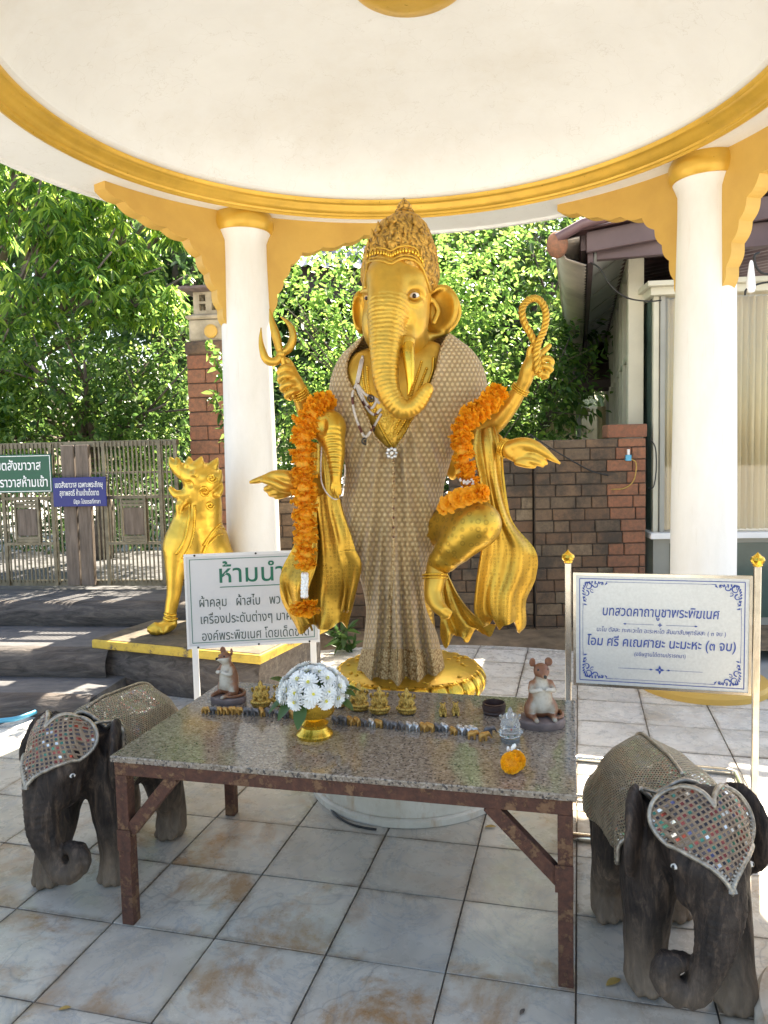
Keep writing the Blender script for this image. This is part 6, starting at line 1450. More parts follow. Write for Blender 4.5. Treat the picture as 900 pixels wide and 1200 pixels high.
# ================================================================ WOODEN ELEPHANTS
def elephant(px, py, heading, scale, curl, label, ex_, rx=1.0):
    """local frame: +x forward, z up, y left; heading = world angle of +x; placed on mid floor point"""
    c = Vector(ex_); t_ = thing('wooden_elephant', label, 'elephant', tuple(c), 'carved wooden elephants beside the altar table'); s = scale
    Rz = Matrix.Rotation(heading, 3, 'Z')
    F_ = Field((-.42, -.27, -.002), (.60, .27, .80), .0075)
    ch = F_.chain
    F_.ell((-.02, 0, .475), (.29, .188, .19), .05); F_.ell((-.17, 0, .46), (.155, .165, .19), .06); F_.ell((.10, 0, .49), (.17, .155, .17), .06)
    # legs
    for sy_ in (-1, 1):
        fo_ = .07 if sy_ == curl*-1 else -.02; ch([(.165, sy_*.10, .46, .095), (.18+fo_*.5, sy_*.115, .28, .080), (.19+fo_, sy_*.12, .12, .066), (.20+fo_, sy_*.12, .048, .070)], .04, 4)
        ch([(-.19, sy_*.095, .44, .105), (-.165, sy_*.115, .26, .082), (-.205, sy_*.12, .12, .064), (-.195, sy_*.12, .048, .068)], .04, 4)
        for k in (-1, 0, 1):
            for x0 in (.20+fo_, -.195): F_.ell((x0+.058*math.cos(k*.7), sy_*.12+.058*math.sin(k*.7), .022), (.020, .020, .022), .006)
    # head, bent a little down
    F_.ell((.30, 0, .565), (.125, .125, .14), .05); F_.ell((.315, .0, .635), (.09, .105, .075), .04); F_.ell((.36, 0, .48), (.085, .085, .10), .05)
    for sy_ in (-1, 1):
        F_.ell((.385, sy_*.072, .515), (.035, .03, .035), .03); F_.ell((.36, sy_*.062, .43), (.05, .036, .05), .03)
    F_.chain([(.33, 0, .43, .06), (.30, 0, .38, .035)], .04, 2)   # lower jaw
    tr = [(.395, 0, .51, .078), (.42, 0, .43, .070), (.435, curl*.01, .35, .061), (.435, curl*.025, .275, .053), (.43, curl*.045, .215, .048), (.425, curl*.075, .170, .046), (.42, curl*.120, .165, .043), (.415, curl*.155, .200, .040), (.41, curl*.145, .245, .037), (.41, curl*.105, .250, .029)]
    ch(tr, .03, 5)
    # ears lie back against the shoulder
    for sy_ in (-1, 1):
        Rr = Matrix.Rotation(sy_*.52, 3, 'Z') @ Matrix.Rotation(-.12, 3, 'Y'); F_.ell((.200, sy_*.170, .535), (.108, .028, .140), .014, Rr); F_.ell((.200, sy_*.200, .535), (.070, .020, .100), .012, Rr, True)
        F_.ell((.185, sy_*.140, .44), (.06, .022, .08), .02, Rr)
    ch([(-.31, 0, .52, .028), (-.345, .01, .42, .018), (-.335, .02, .30, .014), (-.32, .02, .22, .018)], .02, 4)
    V, Fc = F_.mesh(); V = relax(V, Fc, 1); N = normals(V, Fc)
    gr_ = np.array([noise.noise(Vector((v[0]*14, v[1]*14, v[2]*5)))*.0065+noise.noise(Vector((v[0]*42, v[1]*42, v[2]*11)))*.0045-max(0, noise.noise(Vector((v[0]*24, v[1]*24+5, v[2]*6)))-.25)*.02 for v in V])
    # trunk wrinkles
    P = np.array(cr(tr, 10)); arc = np.concatenate([[0], np.cumsum(np.linalg.norm(np.diff(P[:, :3], axis=0), axis=1))]); sel = np.where(V[:, 0] > .30)[0]
    D = ((V[sel][:, None]-P[None, :, :3])**2).sum(2); j = D.argmin(1); ds = np.sqrt(D[np.arange(len(sel)), j]); wr = np.clip((P[j, 3]*1.3-ds)/.02, 0, 1)*np.clip(arc[j]/.08, 0, 1); gr_[sel] += wr*np.sin(arc[j]*2*math.pi/.021)*.0016
    V = V+N*gr_[:, None]; LB = bvh_of(V, Fc)
    def wv(P): P = np.asarray(P, float)*s; M3 = np.array(Rz); return P@M3.T+np.array(c)
    body = mk('elephant_body', (wv(V), Fc), M['teak'], t_, smooth=1)
    # caparison over the back: cast down and sideways onto the body
    def drape(name, pts_uv, fn, nu, nv, cell, mat, off=.010):
        m = MB(); uv = []; ok = {}
        for i in range(nu+1):
            for j in range(nv+1):
                o_, d_ = fn(i/nu, j/nv); h = LB.ray_cast(Vector(o_), Vector(d_).normalized())
                p_ = h[0]-Vector(d_).normalized()*off if h[0] is not None else None
                ok[i, j] = p_
        return ok
    m = MB(); uv = []; nu, nv = 40, 60; grid = {}
    for i in range(nu+1):
        x = -.30+.475*i/nu
        for j in range(nv+1):
            a = (j/nv-.5)*2*rad(103); a2 = a; o_ = Vector((x if abs(a) > 0 else x, 0, .45)); xo = x-.05*abs(math.sin(a))*max(0, (x-.05))*3
            d_ = Vector((0, math.sin(a2), math.cos(a2))); h = LB.ray_cast(Vector((xo, 0, .45))+d_*.6, -d_)
            if h[0] is not None: rr = min((h[0]-Vector((xo, 0, .45))).length, .235)+.020*max(0, 1-abs(a)/.25); p_ = Vector((xo, 0, .45))+d_*(rr+.010)
            else: p_ = Vector((xo, 0, .45))+d_*.12
            grid[i, j] = p_
    for _ in range(3):
        g2 = dict(grid)
        for i in range(nu+1):
            for j in range(nv+1):
                nb = [grid[q] for q in ((i-1, j), (i+1, j), (i, j-1), (i, j+1)) if q in grid]; av = sum(nb, Vector())/len(nb); g2[i, j] = grid[i, j]*.45+av*.55 if 0 < i < nu and 0 < j < nv else grid[i, j]
        grid = g2
    for i in range(nu+1):
        for j in range(nv+1): m.v.append(tuple(grid[i, j])); uv.append(((i*.475/nu+j*.72/nv)/.0130, (j*.72/nv-i*.475/nu)/.0130))
    for i in range(nu):
        for j in range(nv): b = i*(nv+1)+j; m.f.append((b, b+nv+1, b+nv+2, b+1))
    m.v = [tuple(q) for q in wv(m.v)]; o = mk('back_cloth', m, M['mosaic_back'], t_, smooth=1, uv=uv); sd = o.modifiers.new('solid', 'SOLIDIFY'); sd.thickness = .008; sd.offset = 1
    m = MB(); m.tube([tuple(q) for q in wv([grid[nu, j]+Vector((.004, 0, .002)) for j in range(nv+1)])], .0085*s, 8); m.tube([tuple(q) for q in wv([grid[i, 0] for i in range(nu+1)])], .006, 6); m.tube([tuple(q) for q in wv([grid[i, nv] for i in range(nu+1)])], .006, 6); mk('cloth_border', m, M['silver_trim'], t_, smooth=1)
    m = MB(); m.tube([tuple(q) for q in wv([grid[i, nv//2]+Vector((0, 0, .012)) for i in range(2, nu)])], .006, 6); 
    for jj in (nv//4, 3*nv//4): m.tube([tuple(q) for q in wv([grid[i, jj]+Vector((0, .0, .008)) for i in range(0, nu+1)])], .004, 6)
    mk('cloth_braid', m, M['silver_trim'], t_, smooth=1)
    # heart-shaped mirror plate on the forehead
    def heart(u, v):   # u across -1..1, v 0 bottom tip .. 1 top
        return u, v
    HN = 34; cen = Vector((.385, 0, .605)); nrm = Vector((.80, 0, .60)).normalized(); upv = Vector((-.60, 0, .80)); sdv = Vector((0, 1, 0)); sw_, sh_ = .160, .152
    outline = []
    for k in range(96):
        a = 2*math.pi*k/96; hx = 16*math.sin(a)**3/17; hy = (13*math.cos(a)-5*math.cos(2*a)-2*math.cos(3*a)-math.cos(4*a)+2)/15.0; outline.append((hx*1.02, hy if hy > -.9 else hy))
    # radial fan grid
    nr_, na = 16, 96; m = MB(); uv = []
    for i in range(nr_+1):
        f = i/nr_
        for k in range(na):
            x = outline[k][0]*f*sw_; y = (outline[k][1]*f+.05*(1-f))*sh_; o_ = cen+sdv*x+upv*y; h = LB.ray_cast(o_+nrm*.3, -nrm); depth = .3-(h[0]-(o_+nrm*.3)).length if h[0] is not None else -9
            depth = max(depth, -.075-.02*f); depth = .5*depth+.5*max(-.09, -.10*(x/sw_)**2*1.0+.015); p_ = o_+nrm*(depth+.020); m.v.append(tuple(p_)); uv.append((x/.0150*.92+y/.0150*.4, y/.0150*.92-x/.0150*.4))
    for i in range(nr_):
        for k in range(na): l = (k+1) % na; m.f.append((i*na+k, i*na+l, (i+1)*na+l, (i+1)*na+k))
    vv_ = [Vector(q) for q in m.v]; edge = vv_[-na:]; m.v = [tuple(q) for q in wv(m.v)]
    o = mk('forehead_plate', m, M['mosaic'], t_, smooth=1, uv=uv); sd = o.modifiers.new('solid', 'SOLIDIFY'); sd.thickness = .014; sd.offset = -1
    m = MB(); m.tube([tuple(q) for q in wv(edge)], .0075, 8, closed=True); mk('plate_rim', m, M['silver_trim'], o, smooth=1)
    m = MB()
    for k in range(0, na):
        q = edge[k]; nx = edge[(k+1) % na]; 
        if outline[k][1] < .45: d = (nx-q).normalized(); out_ = d.cross(nrm).normalized(); m.beam(*[Vector(z_) for z_ in wv([q+nrm*.004-out_*.006, q+nrm*.004+out_*.012])], .0045, .004, up=Vector(Rz@nrm))
    tag(mk('fringe_stitches', m, M['silver_trim'], o), kind='stuff')
    # ear trim
    for sy_ in (-1, 1):
        P2 = []
        for k in range(15):
            a = rad(20+k*11); q = Vector((.205+.098*math.cos(a)*1.0, sy_*.15, .53+.125*math.sin(a))); h = LB.ray_cast(q+Vector((0, sy_*.3, .02)), Vector((0, -sy_, 0)))
            if h[0] is not None: P2.append(h[0]+Vector((0, sy_*.005, 0)))
        if len(P2) > 4:
            for _ in range(3): P2 = [P2[0]]+[(P2[i-1]+P2[i]*2+P2[i+1])/4 for i in range(1, len(P2)-1)]+[P2[-1]]
            m = MB(); m.tube([tuple(q) for q in wv(P2)], .0065, 6); mk('ear_trim', m, M['silver_trim'], t_, smooth=1)
        h = LB.ray_cast(Vector((.375, sy_*.4, .515)), Vector((0, -sy_, 0)))
        if h[0] is not None:
            m = MB(); m.sph(tuple(wv([h[0]+Vector((.004, sy_*.001, 0))])[0]), .010, 10, 8, (1.2, 1, .8)); e_ = mk('eye', m, M['eye_white'], t_, smooth=1); m = MB(); m.sph(tuple(wv([h[0]+Vector((.007, sy_*.006, 0))])[0]), .0065, 8, 6); mk('eye_pupil', m, M['eye_dark'], e_, smooth=1)
    return t_
elephant(0, 0, rad(-109), .97, 1, 'dark carved wooden elephant with mirrored heart headdress standing behind the left table legs', (-1.135, 3.06, 0))
elephant(0, 0, rad(-89), .95, -1, 'dark carved wooden elephant with mirrored heart headdress right of the table, nearest the camera', (.880, 2.37, 0))
# ================================================================ LION ON ITS SLAB
A_ = Vector((-2.09, 5.36, 0)); ea = Vector((.925, -.38, 0)); eb = Vector((.38, .925, 0))
ps_ = thing('log_pedestal', 'dark log block carrying a yellow edged slab under the golden lion', 'pedestal', tuple(A_))
m = MB(); nn = 26
prof = cr([(.06, -.1), (.02, .0), (-.01, .10), (-.012, .20), (.02, .285), (.06, .30)], 3)
for k in range(nn+1):
    s = 1.35*k/nn
    for a, z in prof: w_ = noise.noise(Vector((s*4, z*9, 3)))*.02; q = A_+ea*s+eb*(a+w_); m.v.append((q.x, q.y, z))
for k in range(nn):
    for i in range(len(prof)-1): L = len(prof); m.f.append((k*L+i, (k+1)*L+i, (k+1)*L+i+1, k*L+i+1))
mk('log_face', m, M['log'], ps_, smooth=1)
m = MB(); m.box(A_+eb*.03+Vector((0, 0, -.1)), ea*1.33, eb*.9, (0, 0, .395)); bevel(mk('log_block', m, M['log'], ps_), .01, 1)
m = MB(); m.box(A_-ea*.015-eb*.03+Vector((0, 0, .300)), ea*1.40, eb*1.0, (0, 0, .064)); bevel(mk('slab', m, M['yellowstone'], ps_), .012, 2)
m = MB(); m.box(A_+ea*.0-eb*.012+Vector((0, 0, .3645)), ea*1.37, eb*.97, (0, 0, .004)); mk('slab_top', m, M['slabtop'], ps_)
ls = thing('lion_statue', 'golden guardian lion statue sitting on a yellow edged slab left of the white column', 'statue', tuple(onz(200, 735, .37)))
LY = 5.52
F_ = Field((at(160, 600, 5.3).x, 5.02, .365), (at(300, 600, 6.0).x, 6.5, at(250, 530, 5.4).z), .0075)
def LC_(l): return [(*W3(a, b, c), d*c/FPX) for a, b, c, d in l]
F_.chain(LC_([(232, 640, 5.75, 26), (236, 610, 5.68, 24), (238, 585, 5.62, 21), (236, 568, 5.58, 20)]), .06, 3)
F_.chain(LC_([(214, 622, 5.56, 12), (208, 640, 5.54, 15), (205, 662, 5.52, 11.5), (204, 690, 5.51, 9), (200, 716, 5.50, 7), (199, 730, 5.50, 8)]), .05, 4)
F_.chain(LC_([(240, 650, 5.95, 16), (236, 690, 5.95, 10), (233, 716, 5.93, 8), (231, 726, 5.92, 8)]), .05, 3)
F_.chain(LC_([(218, 610, 5.57, 15), (214, 640, 5.58, 19), (222, 662, 5.66, 18)]), .06, 3)
F_.ell(W3(250, 640, 5.80), (.12, .16, .20), .06); F_.ell(W3(262, 700, 6.05), (.16, .22, .20), .06); F_.chain(LC_([(255, 660, 5.8, 22), (262, 700, 6.0, 24)]), .06, 2)
F_.chain(LC_([(200, 731, 5.49, 7.5), (188, 736, 5.44, 7), (180, 739, 5.42, 5)]), .02, 3)
for i, (x_, y_) in enumerate(((174, 739), (178, 742), (184, 743), (191, 742))): F_.chain(LC_([(x_+8, y_-6, 5.42+.02*i, 4), (x_, y_-1.5, 5.41, 3.2)]), .012, 1)
F_.chain(LC_([(231, 724, 5.92, 7), (222, 732, 5.85, 6)]), .02, 2)
# head, jaws open to the left
F_.ell(W3(238, 560, 5.56), (.145, .15, .115), .04)
F_.chain(LC_([(228, 556, 5.52, 12), (214, 552, 5.50, 9.5), (205, 545, 5.49, 6.5), (201, 539, 5.49, 3.5), (199, 536, 5.49, 1.6)]), .03, 3)
F_.chain(LC_([(230, 576, 5.54, 12), (216, 580, 5.51, 7), (206, 579, 5.50, 5), (200, 573, 5.50, 3)]), .03, 3)
F_.chain(LC_([(218, 584, 5.52, 6), (211, 592, 5.50, 5), (210, 603, 5.50, 3)]), .02, 3)
F_.chain(LC_([(222, 568, 5.44, 5), (213, 567, 5.44, 3.2)]), .012, 2, sub=True)
for (a, b, c) in (((229, 548, 5.47, 7), (234, 542, 5.49, 5.5), (236, 536, 5.50, 2)), ((248, 548, 5.52, 7), (252, 543, 5.53, 5), (255, 537, 5.54, 1.5)), ((254, 562, 5.52, 6), (257, 556, 5.53, 4), (259, 551, 5.54, 1.5)), ((255, 578, 5.52, 6), (259, 572, 5.53, 4), (260, 566, 5.54, 1.5)), ((220, 545, 5.47, 4.5), (222, 540, 5.48, 4), (221, 536, 5.49, 1.5)), ((208, 545, 5.46, 3.5), (209, 540, 5.47, 3), (206, 536, 5.47, 1.5))):
    F_.chain(LC_([a, b, c]), .01, 2)
F_.ell(W3(229, 556, 5.43), (.040, .03, .032), .012); F_.ell(W3(228, 556, 5.405), (.022, .02, .018), .008)
V, Fc = F_.mesh(); V = relax(V, Fc, 1); N = normals(V, Fc); V = V+N*np.array([noise.noise(Vector(v*9))*.004 for v in V])[:, None]
lb = mk('lion_body', (V, Fc), M['gold_bright'], ls, smooth=1); LBV = bvh_of(V, Fc)
def ontube(paths, r, nm, mat, parent, bv, off=.004, n=8):
    m = MB()
    for p_ in paths:
        P2 = trace(p_, bv, off, n)
        if len(P2) > 2: m.tube(P2, r, 6)
    if m.v: mk(nm, m, mat, parent, smooth=1)
ontube([[(222, 590), (221, 610), (216, 632), (206, 650)], [(228, 592), (228, 614), (224, 636), (214, 655)], [(238, 640), (250, 622), (261, 612)], [(237, 650), (246, 630), (258, 618), (263, 620)], [(236, 662), (240, 645), (252, 630), (262, 626)]], .010, 'harness', M['gold_shiny'], lb, LBV)
ontube([[(240+7*math.cos(a*.8)*(1-a/14), 575+7*math.sin(a*.8)*(1-a/14)) for a in range(12)], [(248+6*math.cos(a*.8)*(1-a/14), 560+6*math.sin(a*.8)*(1-a/14)) for a in range(12)], [(246+5*math.cos(a*.8)*(1-a/14), 592+5*math.sin(a*.8)*(1-a/14)) for a in range(12)]], .009, 'mane_scroll', M['gold_shiny'], lb, LBV, n=3)
ontube([[(192, 724), (200, 727), (208, 725)], [(193, 719), (201, 722), (209, 720)]], .012, 'anklet', M['gold_shiny'], lb, LBV)

# ================================================================ HOUSE ON THE RIGHT
hs = thing('house', 'cream and maroon house with curtained windows behind the brick wall', 'house', (2.9, 7.4, 0))
def quad3(m, a, b, c_, d, th): # slab from four points with thickness vector th
    th = Vector(th); v = [Vector(q) for q in (a, b, c_, d)]; m.add([tuple(q) for q in v]+[tuple(q+th) for q in v], [(0, 1, 2, 3), (7, 6, 5, 4), (0, 4, 5, 1), (1, 5, 6, 2), (2, 6, 7, 3), (3, 7, 4, 0)]); return m
HE1 = E1; HE2 = E2; H0 = Vector((2.40, 7.42, 0))
def hp(a, b, z): q = H0+HE1*a+HE2*b; return Vector((q.x, q.y, z))
def hbox(nm, a, b, z, la, lb_, lz, mat, parent=hs, bev=.004):
    m = MB(); m.box(hp(a, b, z), HE1*la, HE2*lb_, (0, 0, lz)); o = mk(nm, m, mat, parent)
    if bev: bevel(o, bev, 1)
    return o
# receding side wall (along HE2) with tall windows
hbox('side_wall', 0.05, .02, -.2, .12, 9, 1.75, M['cream'])
hbox('inner_wall', 0.9, .3, -.2, .05, 8.5, 3.7, M['dark_in'], bev=0)
for k in range(11):
    b = .0+k*.82; hbox('mullion', 0.03, b, 1.552, .10, .07, 2.0, M['cream'])
hbox('rail', 0.04, .075, 2.62, .07, 8.9, .05, M['cream']); hbox('top_plate', 0.02, -.02, 3.555, .14, 9.1, .10, M['cream'])
for k in range(10):
    b = .07+k*.82; g = hbox('window', .07, b+.002, 1.552, .012, .746, 1.065, M['green_pane']); hbox('window', .07, b+.002, 2.672, .012, .746, .88, M['green_pane'])
    m = MB(); nn = 16
    for i in range(nn+1):
        for z in (1.60, 2.58): q = hp(.20+.02*math.sin(i*2.1), b+.05+i*.64/nn, z); m.v.append(tuple(q))
    for i in range(nn): m.f.append((2*i, 2*i+2, 2*i+3, 2*i+1))
    mk('curtain', m, M['curtain'], hs, smooth=1)
hbox('corner_post', -.01, -.10, -.2, .14, .12, 3.76, M['cream'])
# soffit and roof edge
def rz(a): return 3.52+.13*(a+.58)     # roof plane height over eave offset
m = MB(); quad3(m, hp(-.33, -.55, 3.40), hp(-.33, 9, 3.40), hp(.05, 9, 3.655), hp(.05, -.55, 3.655), (0, 0, .02)); mk('soffit_board', m, M['soffit'], hs)
for k in range(9):
    m = MB(); b = .35+k; quad3(m, hp(-.31, b, 3.402), hp(-.31, b+.03, 3.402), hp(.04, b+.03, 3.645), hp(.04, b, 3.645), (0, 0, -.012)); mk('soffit_batten', m, M['grey_frame'], hs)
hbox('eave_board', -.39, -.62, 3.30, .05, 9.7, .22, M['maroon']); hbox('eave_board', -.45, -.60, 3.42, .05, 9.7, .14, M['maroon'])
m = MB(); quad3(m, hp(-.40, -.68, 3.38), hp(5, -.68, 3.95), hp(5, -.68, 4.15), hp(-.40, -.68, 3.56), HE2*.05); bevel(mk('barge_board', m, M['maroon'], hs), .006, 1)
hbox('gable_beam', -.31, -.60, 3.33, 6.0, .08, .20, M['maroon']); hbox('gable_beam', -.03, -.66, 3.55, 6.0, .06, .14, M['maroon'])
hbox('gable_wall', .05, -.48, 3.535, 5.5, .06, .55, M['maroon'], bev=0)
# corrugated roof: real waves running up the slope, one sheet per bay
def roof_sheet(a0, a1, b0, b1, name, mat, zf, amp=.030, wl=.19, th=.012):
    m = MB(); nb = int((b1-b0)/wl*8)
    for i in range(nb+1):
        b = b0+(b1-b0)*i/nb; w_ = amp*abs(math.sin(math.pi*(b-b0)/wl))
        for a in (a0, a1): q = hp(a, b, zf(a)+w_); m.v.append(tuple(q))
    for i in range(nb): m.f.append((2*i, 2*i+1, 2*i+3, 2*i+2))
    o = mk(name, m, mat, hs, smooth=45); s_ = o.modifiers.new('solid', 'SOLIDIFY'); s_.thickness = th; return o
for k in range(10): roof_sheet(-.63, 4.5, -.78+k*.95, -.78+(k+1)*.95+.02, 'roof_sheet', M['roof_tile'], lambda a: rz(a)+.02)
roof_sheet(-.68, -.46, -.74, 8.8, 'eave_sheet', M['corrugated'], lambda a: rz(a)-.03, .02, .11)
m = MB(); m.tube([hp(-.65, -.78, 3.50), hp(-.43, -.80, 3.60), hp(1.0, -.80, 3.84), hp(4.4, -.80, 4.3)], .045, 14); mk('verge_tile', m, M['roof_tile'], hs, smooth=40)
m = MB(); q = hp(-.65, -.72, 3.46); m.sph(q, .095, 16, 10, (1, 1, 1.25)); mk('verge_cap', m, M['brick_red'], hs, smooth=1)
# gutter-like side cloth of corrugation seen from below
m = MB(); nb = 150
for i in range(nb+1):
    b = -.70+9.3*i/nb; w_ = .018*math.sin(b*2*math.pi/.125)
    for a, z in ((-.66, 3.49), (-.58+w_, 3.34), (-.41+w_, 3.27)): m.v.append(tuple(hp(a, b, z)))
for i in range(nb):
    for j in (0, 1): b_ = i*3+j; m.f.append((b_, b_+1, b_+4, b_+3))
o = mk('valance_sheet', m, M['corrugated'], hs, smooth=1); s_ = o.modifiers.new('solid', 'SOLIDIFY'); s_.thickness = .008
# far wing closing the passage
FWb = 6.2
hbox('far_wall', -1.9, FWb, -.2, 1.95, .10, 1.7, M['cream']); hbox('far_wall_top', -1.9, FWb, 2.66, 1.95, .10, .5, M['maroon'])
for a in (-1.9, -1.2, -.5, .0): hbox('far_post', a, FWb-.02, 1.502, .07, .09, 1.156, M['grey_frame'])
for a in (-1.82, -1.12, -.42): 
    hbox('window', a, FWb+.02, 1.502, .60, .012, 1.156, M['glass'], bev=0); m = MB(); nn = 18
    for i in range(nn+1):
        for z in (1.51, 2.4): m.v.append(tuple(hp(a+.6*i/nn, FWb+.12+.02*math.sin(i*2.2), z)))
    for i in range(nn): m.f.append((2*i, 2*i+2, 2*i+3, 2*i+1))
    mk('curtain', m, M['curtain'], hs, smooth=1)
m = MB(); quad3(m, hp(-2.6, FWb-.9, 2.75), hp(.05, FWb-.9, 2.75), hp(.05, FWb+1.2, 3.6), hp(-2.6, FWb+1.2, 3.6), (0, 0, .03)); mk('far_roof', m, M['roof_tile'], hs)
hbox('far_eave', -2.6, FWb-.95, 2.66, 2.65, .05, .12, M['maroon'])
# bay window with curtains, front parallel to HE1
B0 = Vector((2.56, 7.02, 0)); BX = Vector((.995, -.10, 0)); BY = Vector((.10, .995, 0))
bwn = thing('bay_window', 'glazed bay window with beige curtains and white sill right of the brick wall', 'window', tuple(B0))
def bb(nm, a, b, z, la, lb_, lz, mat, parent=bwn, bev=.003):
    q = B0+BX*a+BY*b; m = MB(); m.box((q.x, q.y, z), BX*la, BY*lb_, (0, 0, lz)); o = mk(nm, m, mat, parent)
    if bev: bevel(o, bev, 1)
    return o
zs_, zt_ = .86, 3.02
bb('lintel', -.10, -.06, zt_, 3.2, .5, .07, M['cream']); bb('lintel_cap', -.14, -.12, zt_+.07, 3.3, .6, .045, M['cream'])
bb('sill', -.10, -.10, zs_-.055, 3.2, .5, .055, M['white_metal'])
for a in (0, .60, 1.16, 1.72, 2.3): bb('mullion', a, 0, zs_, .045, .05, zt_-zs_, M['grey_frame'])
bb('mullion', -.055, .02, zs_, .05, .05, zt_-zs_, M['cream']); bb('lower_wall', -.05, .03, -.3, 3.1, .3, 1.10, M['grey_frame'])
for a in (.046, .646, 1.206, 1.766): 
    wd_ = .553 if a < .1 else .513; bb('window', a, .02, zs_, wd_, .010, zt_-zs_, M['glass'], bev=0)
    m = MB(); nn = 60
    for i in range(nn+1):
        f = .030*math.sin(i*.95)+.012*math.sin(i*2.3+a)
        for z in (zs_+.01, (zs_+zt_)/2, zt_-.01): q = B0+BX*(a+wd_*i/nn+.004*math.sin(z*3+i))+BY*(.12+f); m.v.append((q.x, q.y, z))
    for i in range(nn):
        for j in (0, 1): b_ = 3*i+j; m.f.append((b_, b_+3, b_+4, b_+1))
    mk('curtain', m, M['curtain'], bwn, smooth=1)
for a in (.10, .70, 1.26): bb('lower_window', a, .02, .05, .44, .012, .70, M['green_pane'], bev=0)
m = MB(); q0 = B0-BX*.055+BY*.03; 
for z in (zs_, 1.9): pass
bb('side_pane', -.05, .07, zs_, .010, .40, zt_-zs_, M['green_pane'], bev=0); bb('side_post', -.056, .47, -.2, .05, .05, 3.2, M['cream'])
# drooping cables under the eave
m = MB(); m.tube(cr([tuple(at(*q)) for q in ((692, 308, 6.9), (702, 314, 6.8), (716, 335, 6.8), (735, 349, 6.8), (760, 353, 6.9), (775, 352, 6.9))], 6), .007, 6)
tag(mk('cable', m, M['cable'], smooth=1), 'thin black cable looping under the grey soffit of the house', 'cable')
m = MB(); m.tube(cr([tuple(at(*q)) for q in ((762, 515, 6.95), (768, 525, 6.95), (769, 550, 6.95), (766, 570, 6.95), (760, 572, 6.95))], 6), .006, 6)
tag(mk('cable', m, M['cable'], smooth=1), 'black cable hanging between the brick pillar and the bay window', 'cable')
# wall lamp hanging in front of the dark beam
wl = thing('hanging_lamp', 'small white hanging lamp with dark scrolled bracket right of the right column', 'lamp', tuple(at(888, 330, 6.2)))
m = MB(); m.tube(cr([tuple(at(*q)) for q in ((905, 322, 6.2), (893, 320, 6.2), (886, 312, 6.2), (884, 300, 6.2), (890, 296, 6.2))], 6), .010, 8); m.tube(cr([tuple(at(*q)) for q in ((905, 330, 6.2), (892, 332, 6.2), (880, 336, 6.2), (874, 340, 6.2), (873, 346, 6.2))], 6), .008, 8); mk('bracket_arm', m, M['black_iron'], wl, smooth=1)
c = at(880, 335, 6.2); m = MB(); m.lathe([(.008, .20), (.016, .18), (.026, .10), (.034, .02), (.036, -.02), (.026, -.05), (.001, -.06)], c, 24); m.f = [q for q in m.f if len(q) == 4]; mk('glass_shade', m, M['white_metal'], wl, smooth=40)
# far building with blue roof above the bush
fb = thing('far_house', 'distant house with blue tiled roof and dark red gable above the bright bush', 'house', tuple(at(385, 300, 15)))
def poly_slab(nm, pts, Y, mat, dep=.3): m = MB(); m.prism([at(a, b, Y) for a, b in pts], (0, dep, 0)); return mk(nm, m, mat, fb)
a, b, c_, d = at(340, 312, 14.2), at(450, 318, 14.2), at(430, 285, 16.5), at(362, 283, 16.5)
m = MB(); nb = 50
for i in range(nb+1):
    t_ = i/nb; w_ = .05*abs(math.sin(t_*nb*.5)); p0_ = a.lerp(b, t_); p1_ = d.lerp(c_, t_); m.v += [(p0_.x, p0_.y, p0_.z+w_), (p1_.x, p1_.y, p1_.z+w_)]
for i in range(nb): m.f.append((2*i, 2*i+2, 2*i+3, 2*i+1))
mk('roof', m, M['roof_blue'], fb, smooth=1); poly_slab('gable', [(352, 312), (430, 316), (428, 352), (352, 350)], 14.6, M['maroon'])

# ================================================================ FOLIAGE
def mk_np(name, V, F, mat, parent=None, loc=(0, 0, 0)):
    """F: (n,4) array"""
    off = np.array(root_loc(parent) if parent is not None else Vector(loc), dtype=np.float32); V = np.asarray(V, np.float32)-off; F = np.asarray(F, np.int32)
    me = bpy.data.meshes.new(name); me.vertices.add(len(V)); me.vertices.foreach_set('co', V.ravel()); me.loops.add(F.size); me.loops.foreach_set('vertex_index', F.ravel())
    me.polygons.add(len(F)); me.polygons.foreach_set('loop_start', np.arange(0, F.size, 4, dtype=np.int32)); me.update(calc_edges=True); me.materials.append(mat)
    o = bpy.data.objects.new(name, me); col.objects.link(o); o.parent = parent
    if parent is None: o.location = Vector(off.tolist())
    return o
RN = np.random.default_rng(3)
def unit(a): return a/(np.linalg.norm(a, axis=-1, keepdims=True)+1e-9)
LEAFV = np.array([(0, 0), (.34, .26), (.40, .60), (0, 1), (-.40, .60), (-.34, .26)])
def leaves(P, D, L, Wd, droop=.25, fold=.25):
    """P base, D direction, arrays; returns V,F of two-quad folded leaves"""
    n = len(P); D = unit(D); R_ = unit(np.cross(D, unit(RN.normal(size=(n, 3))+np.array([0, 0, 1.6])))); Nn = np.cross(R_, D)
    V = np.zeros((n, 6, 3), np.float32)
    for i, (x, y) in enumerate(LEAFV):
        V[:, i] = P+D*(L*y)[:, None]+R_*(Wd*x*1.2)[:, None]+Nn*(abs(x)*fold*Wd)[:, None]-np.array([0, 0, 1])*(droop*L*y*y)[:, None]
    b = (np.arange(n)*6)[:, None]; F = np.concatenate([b+np.array([[0, 1, 2, 3]]), b+np.array([[0, 3, 4, 5]])])
    return V.reshape(-1, 3), F
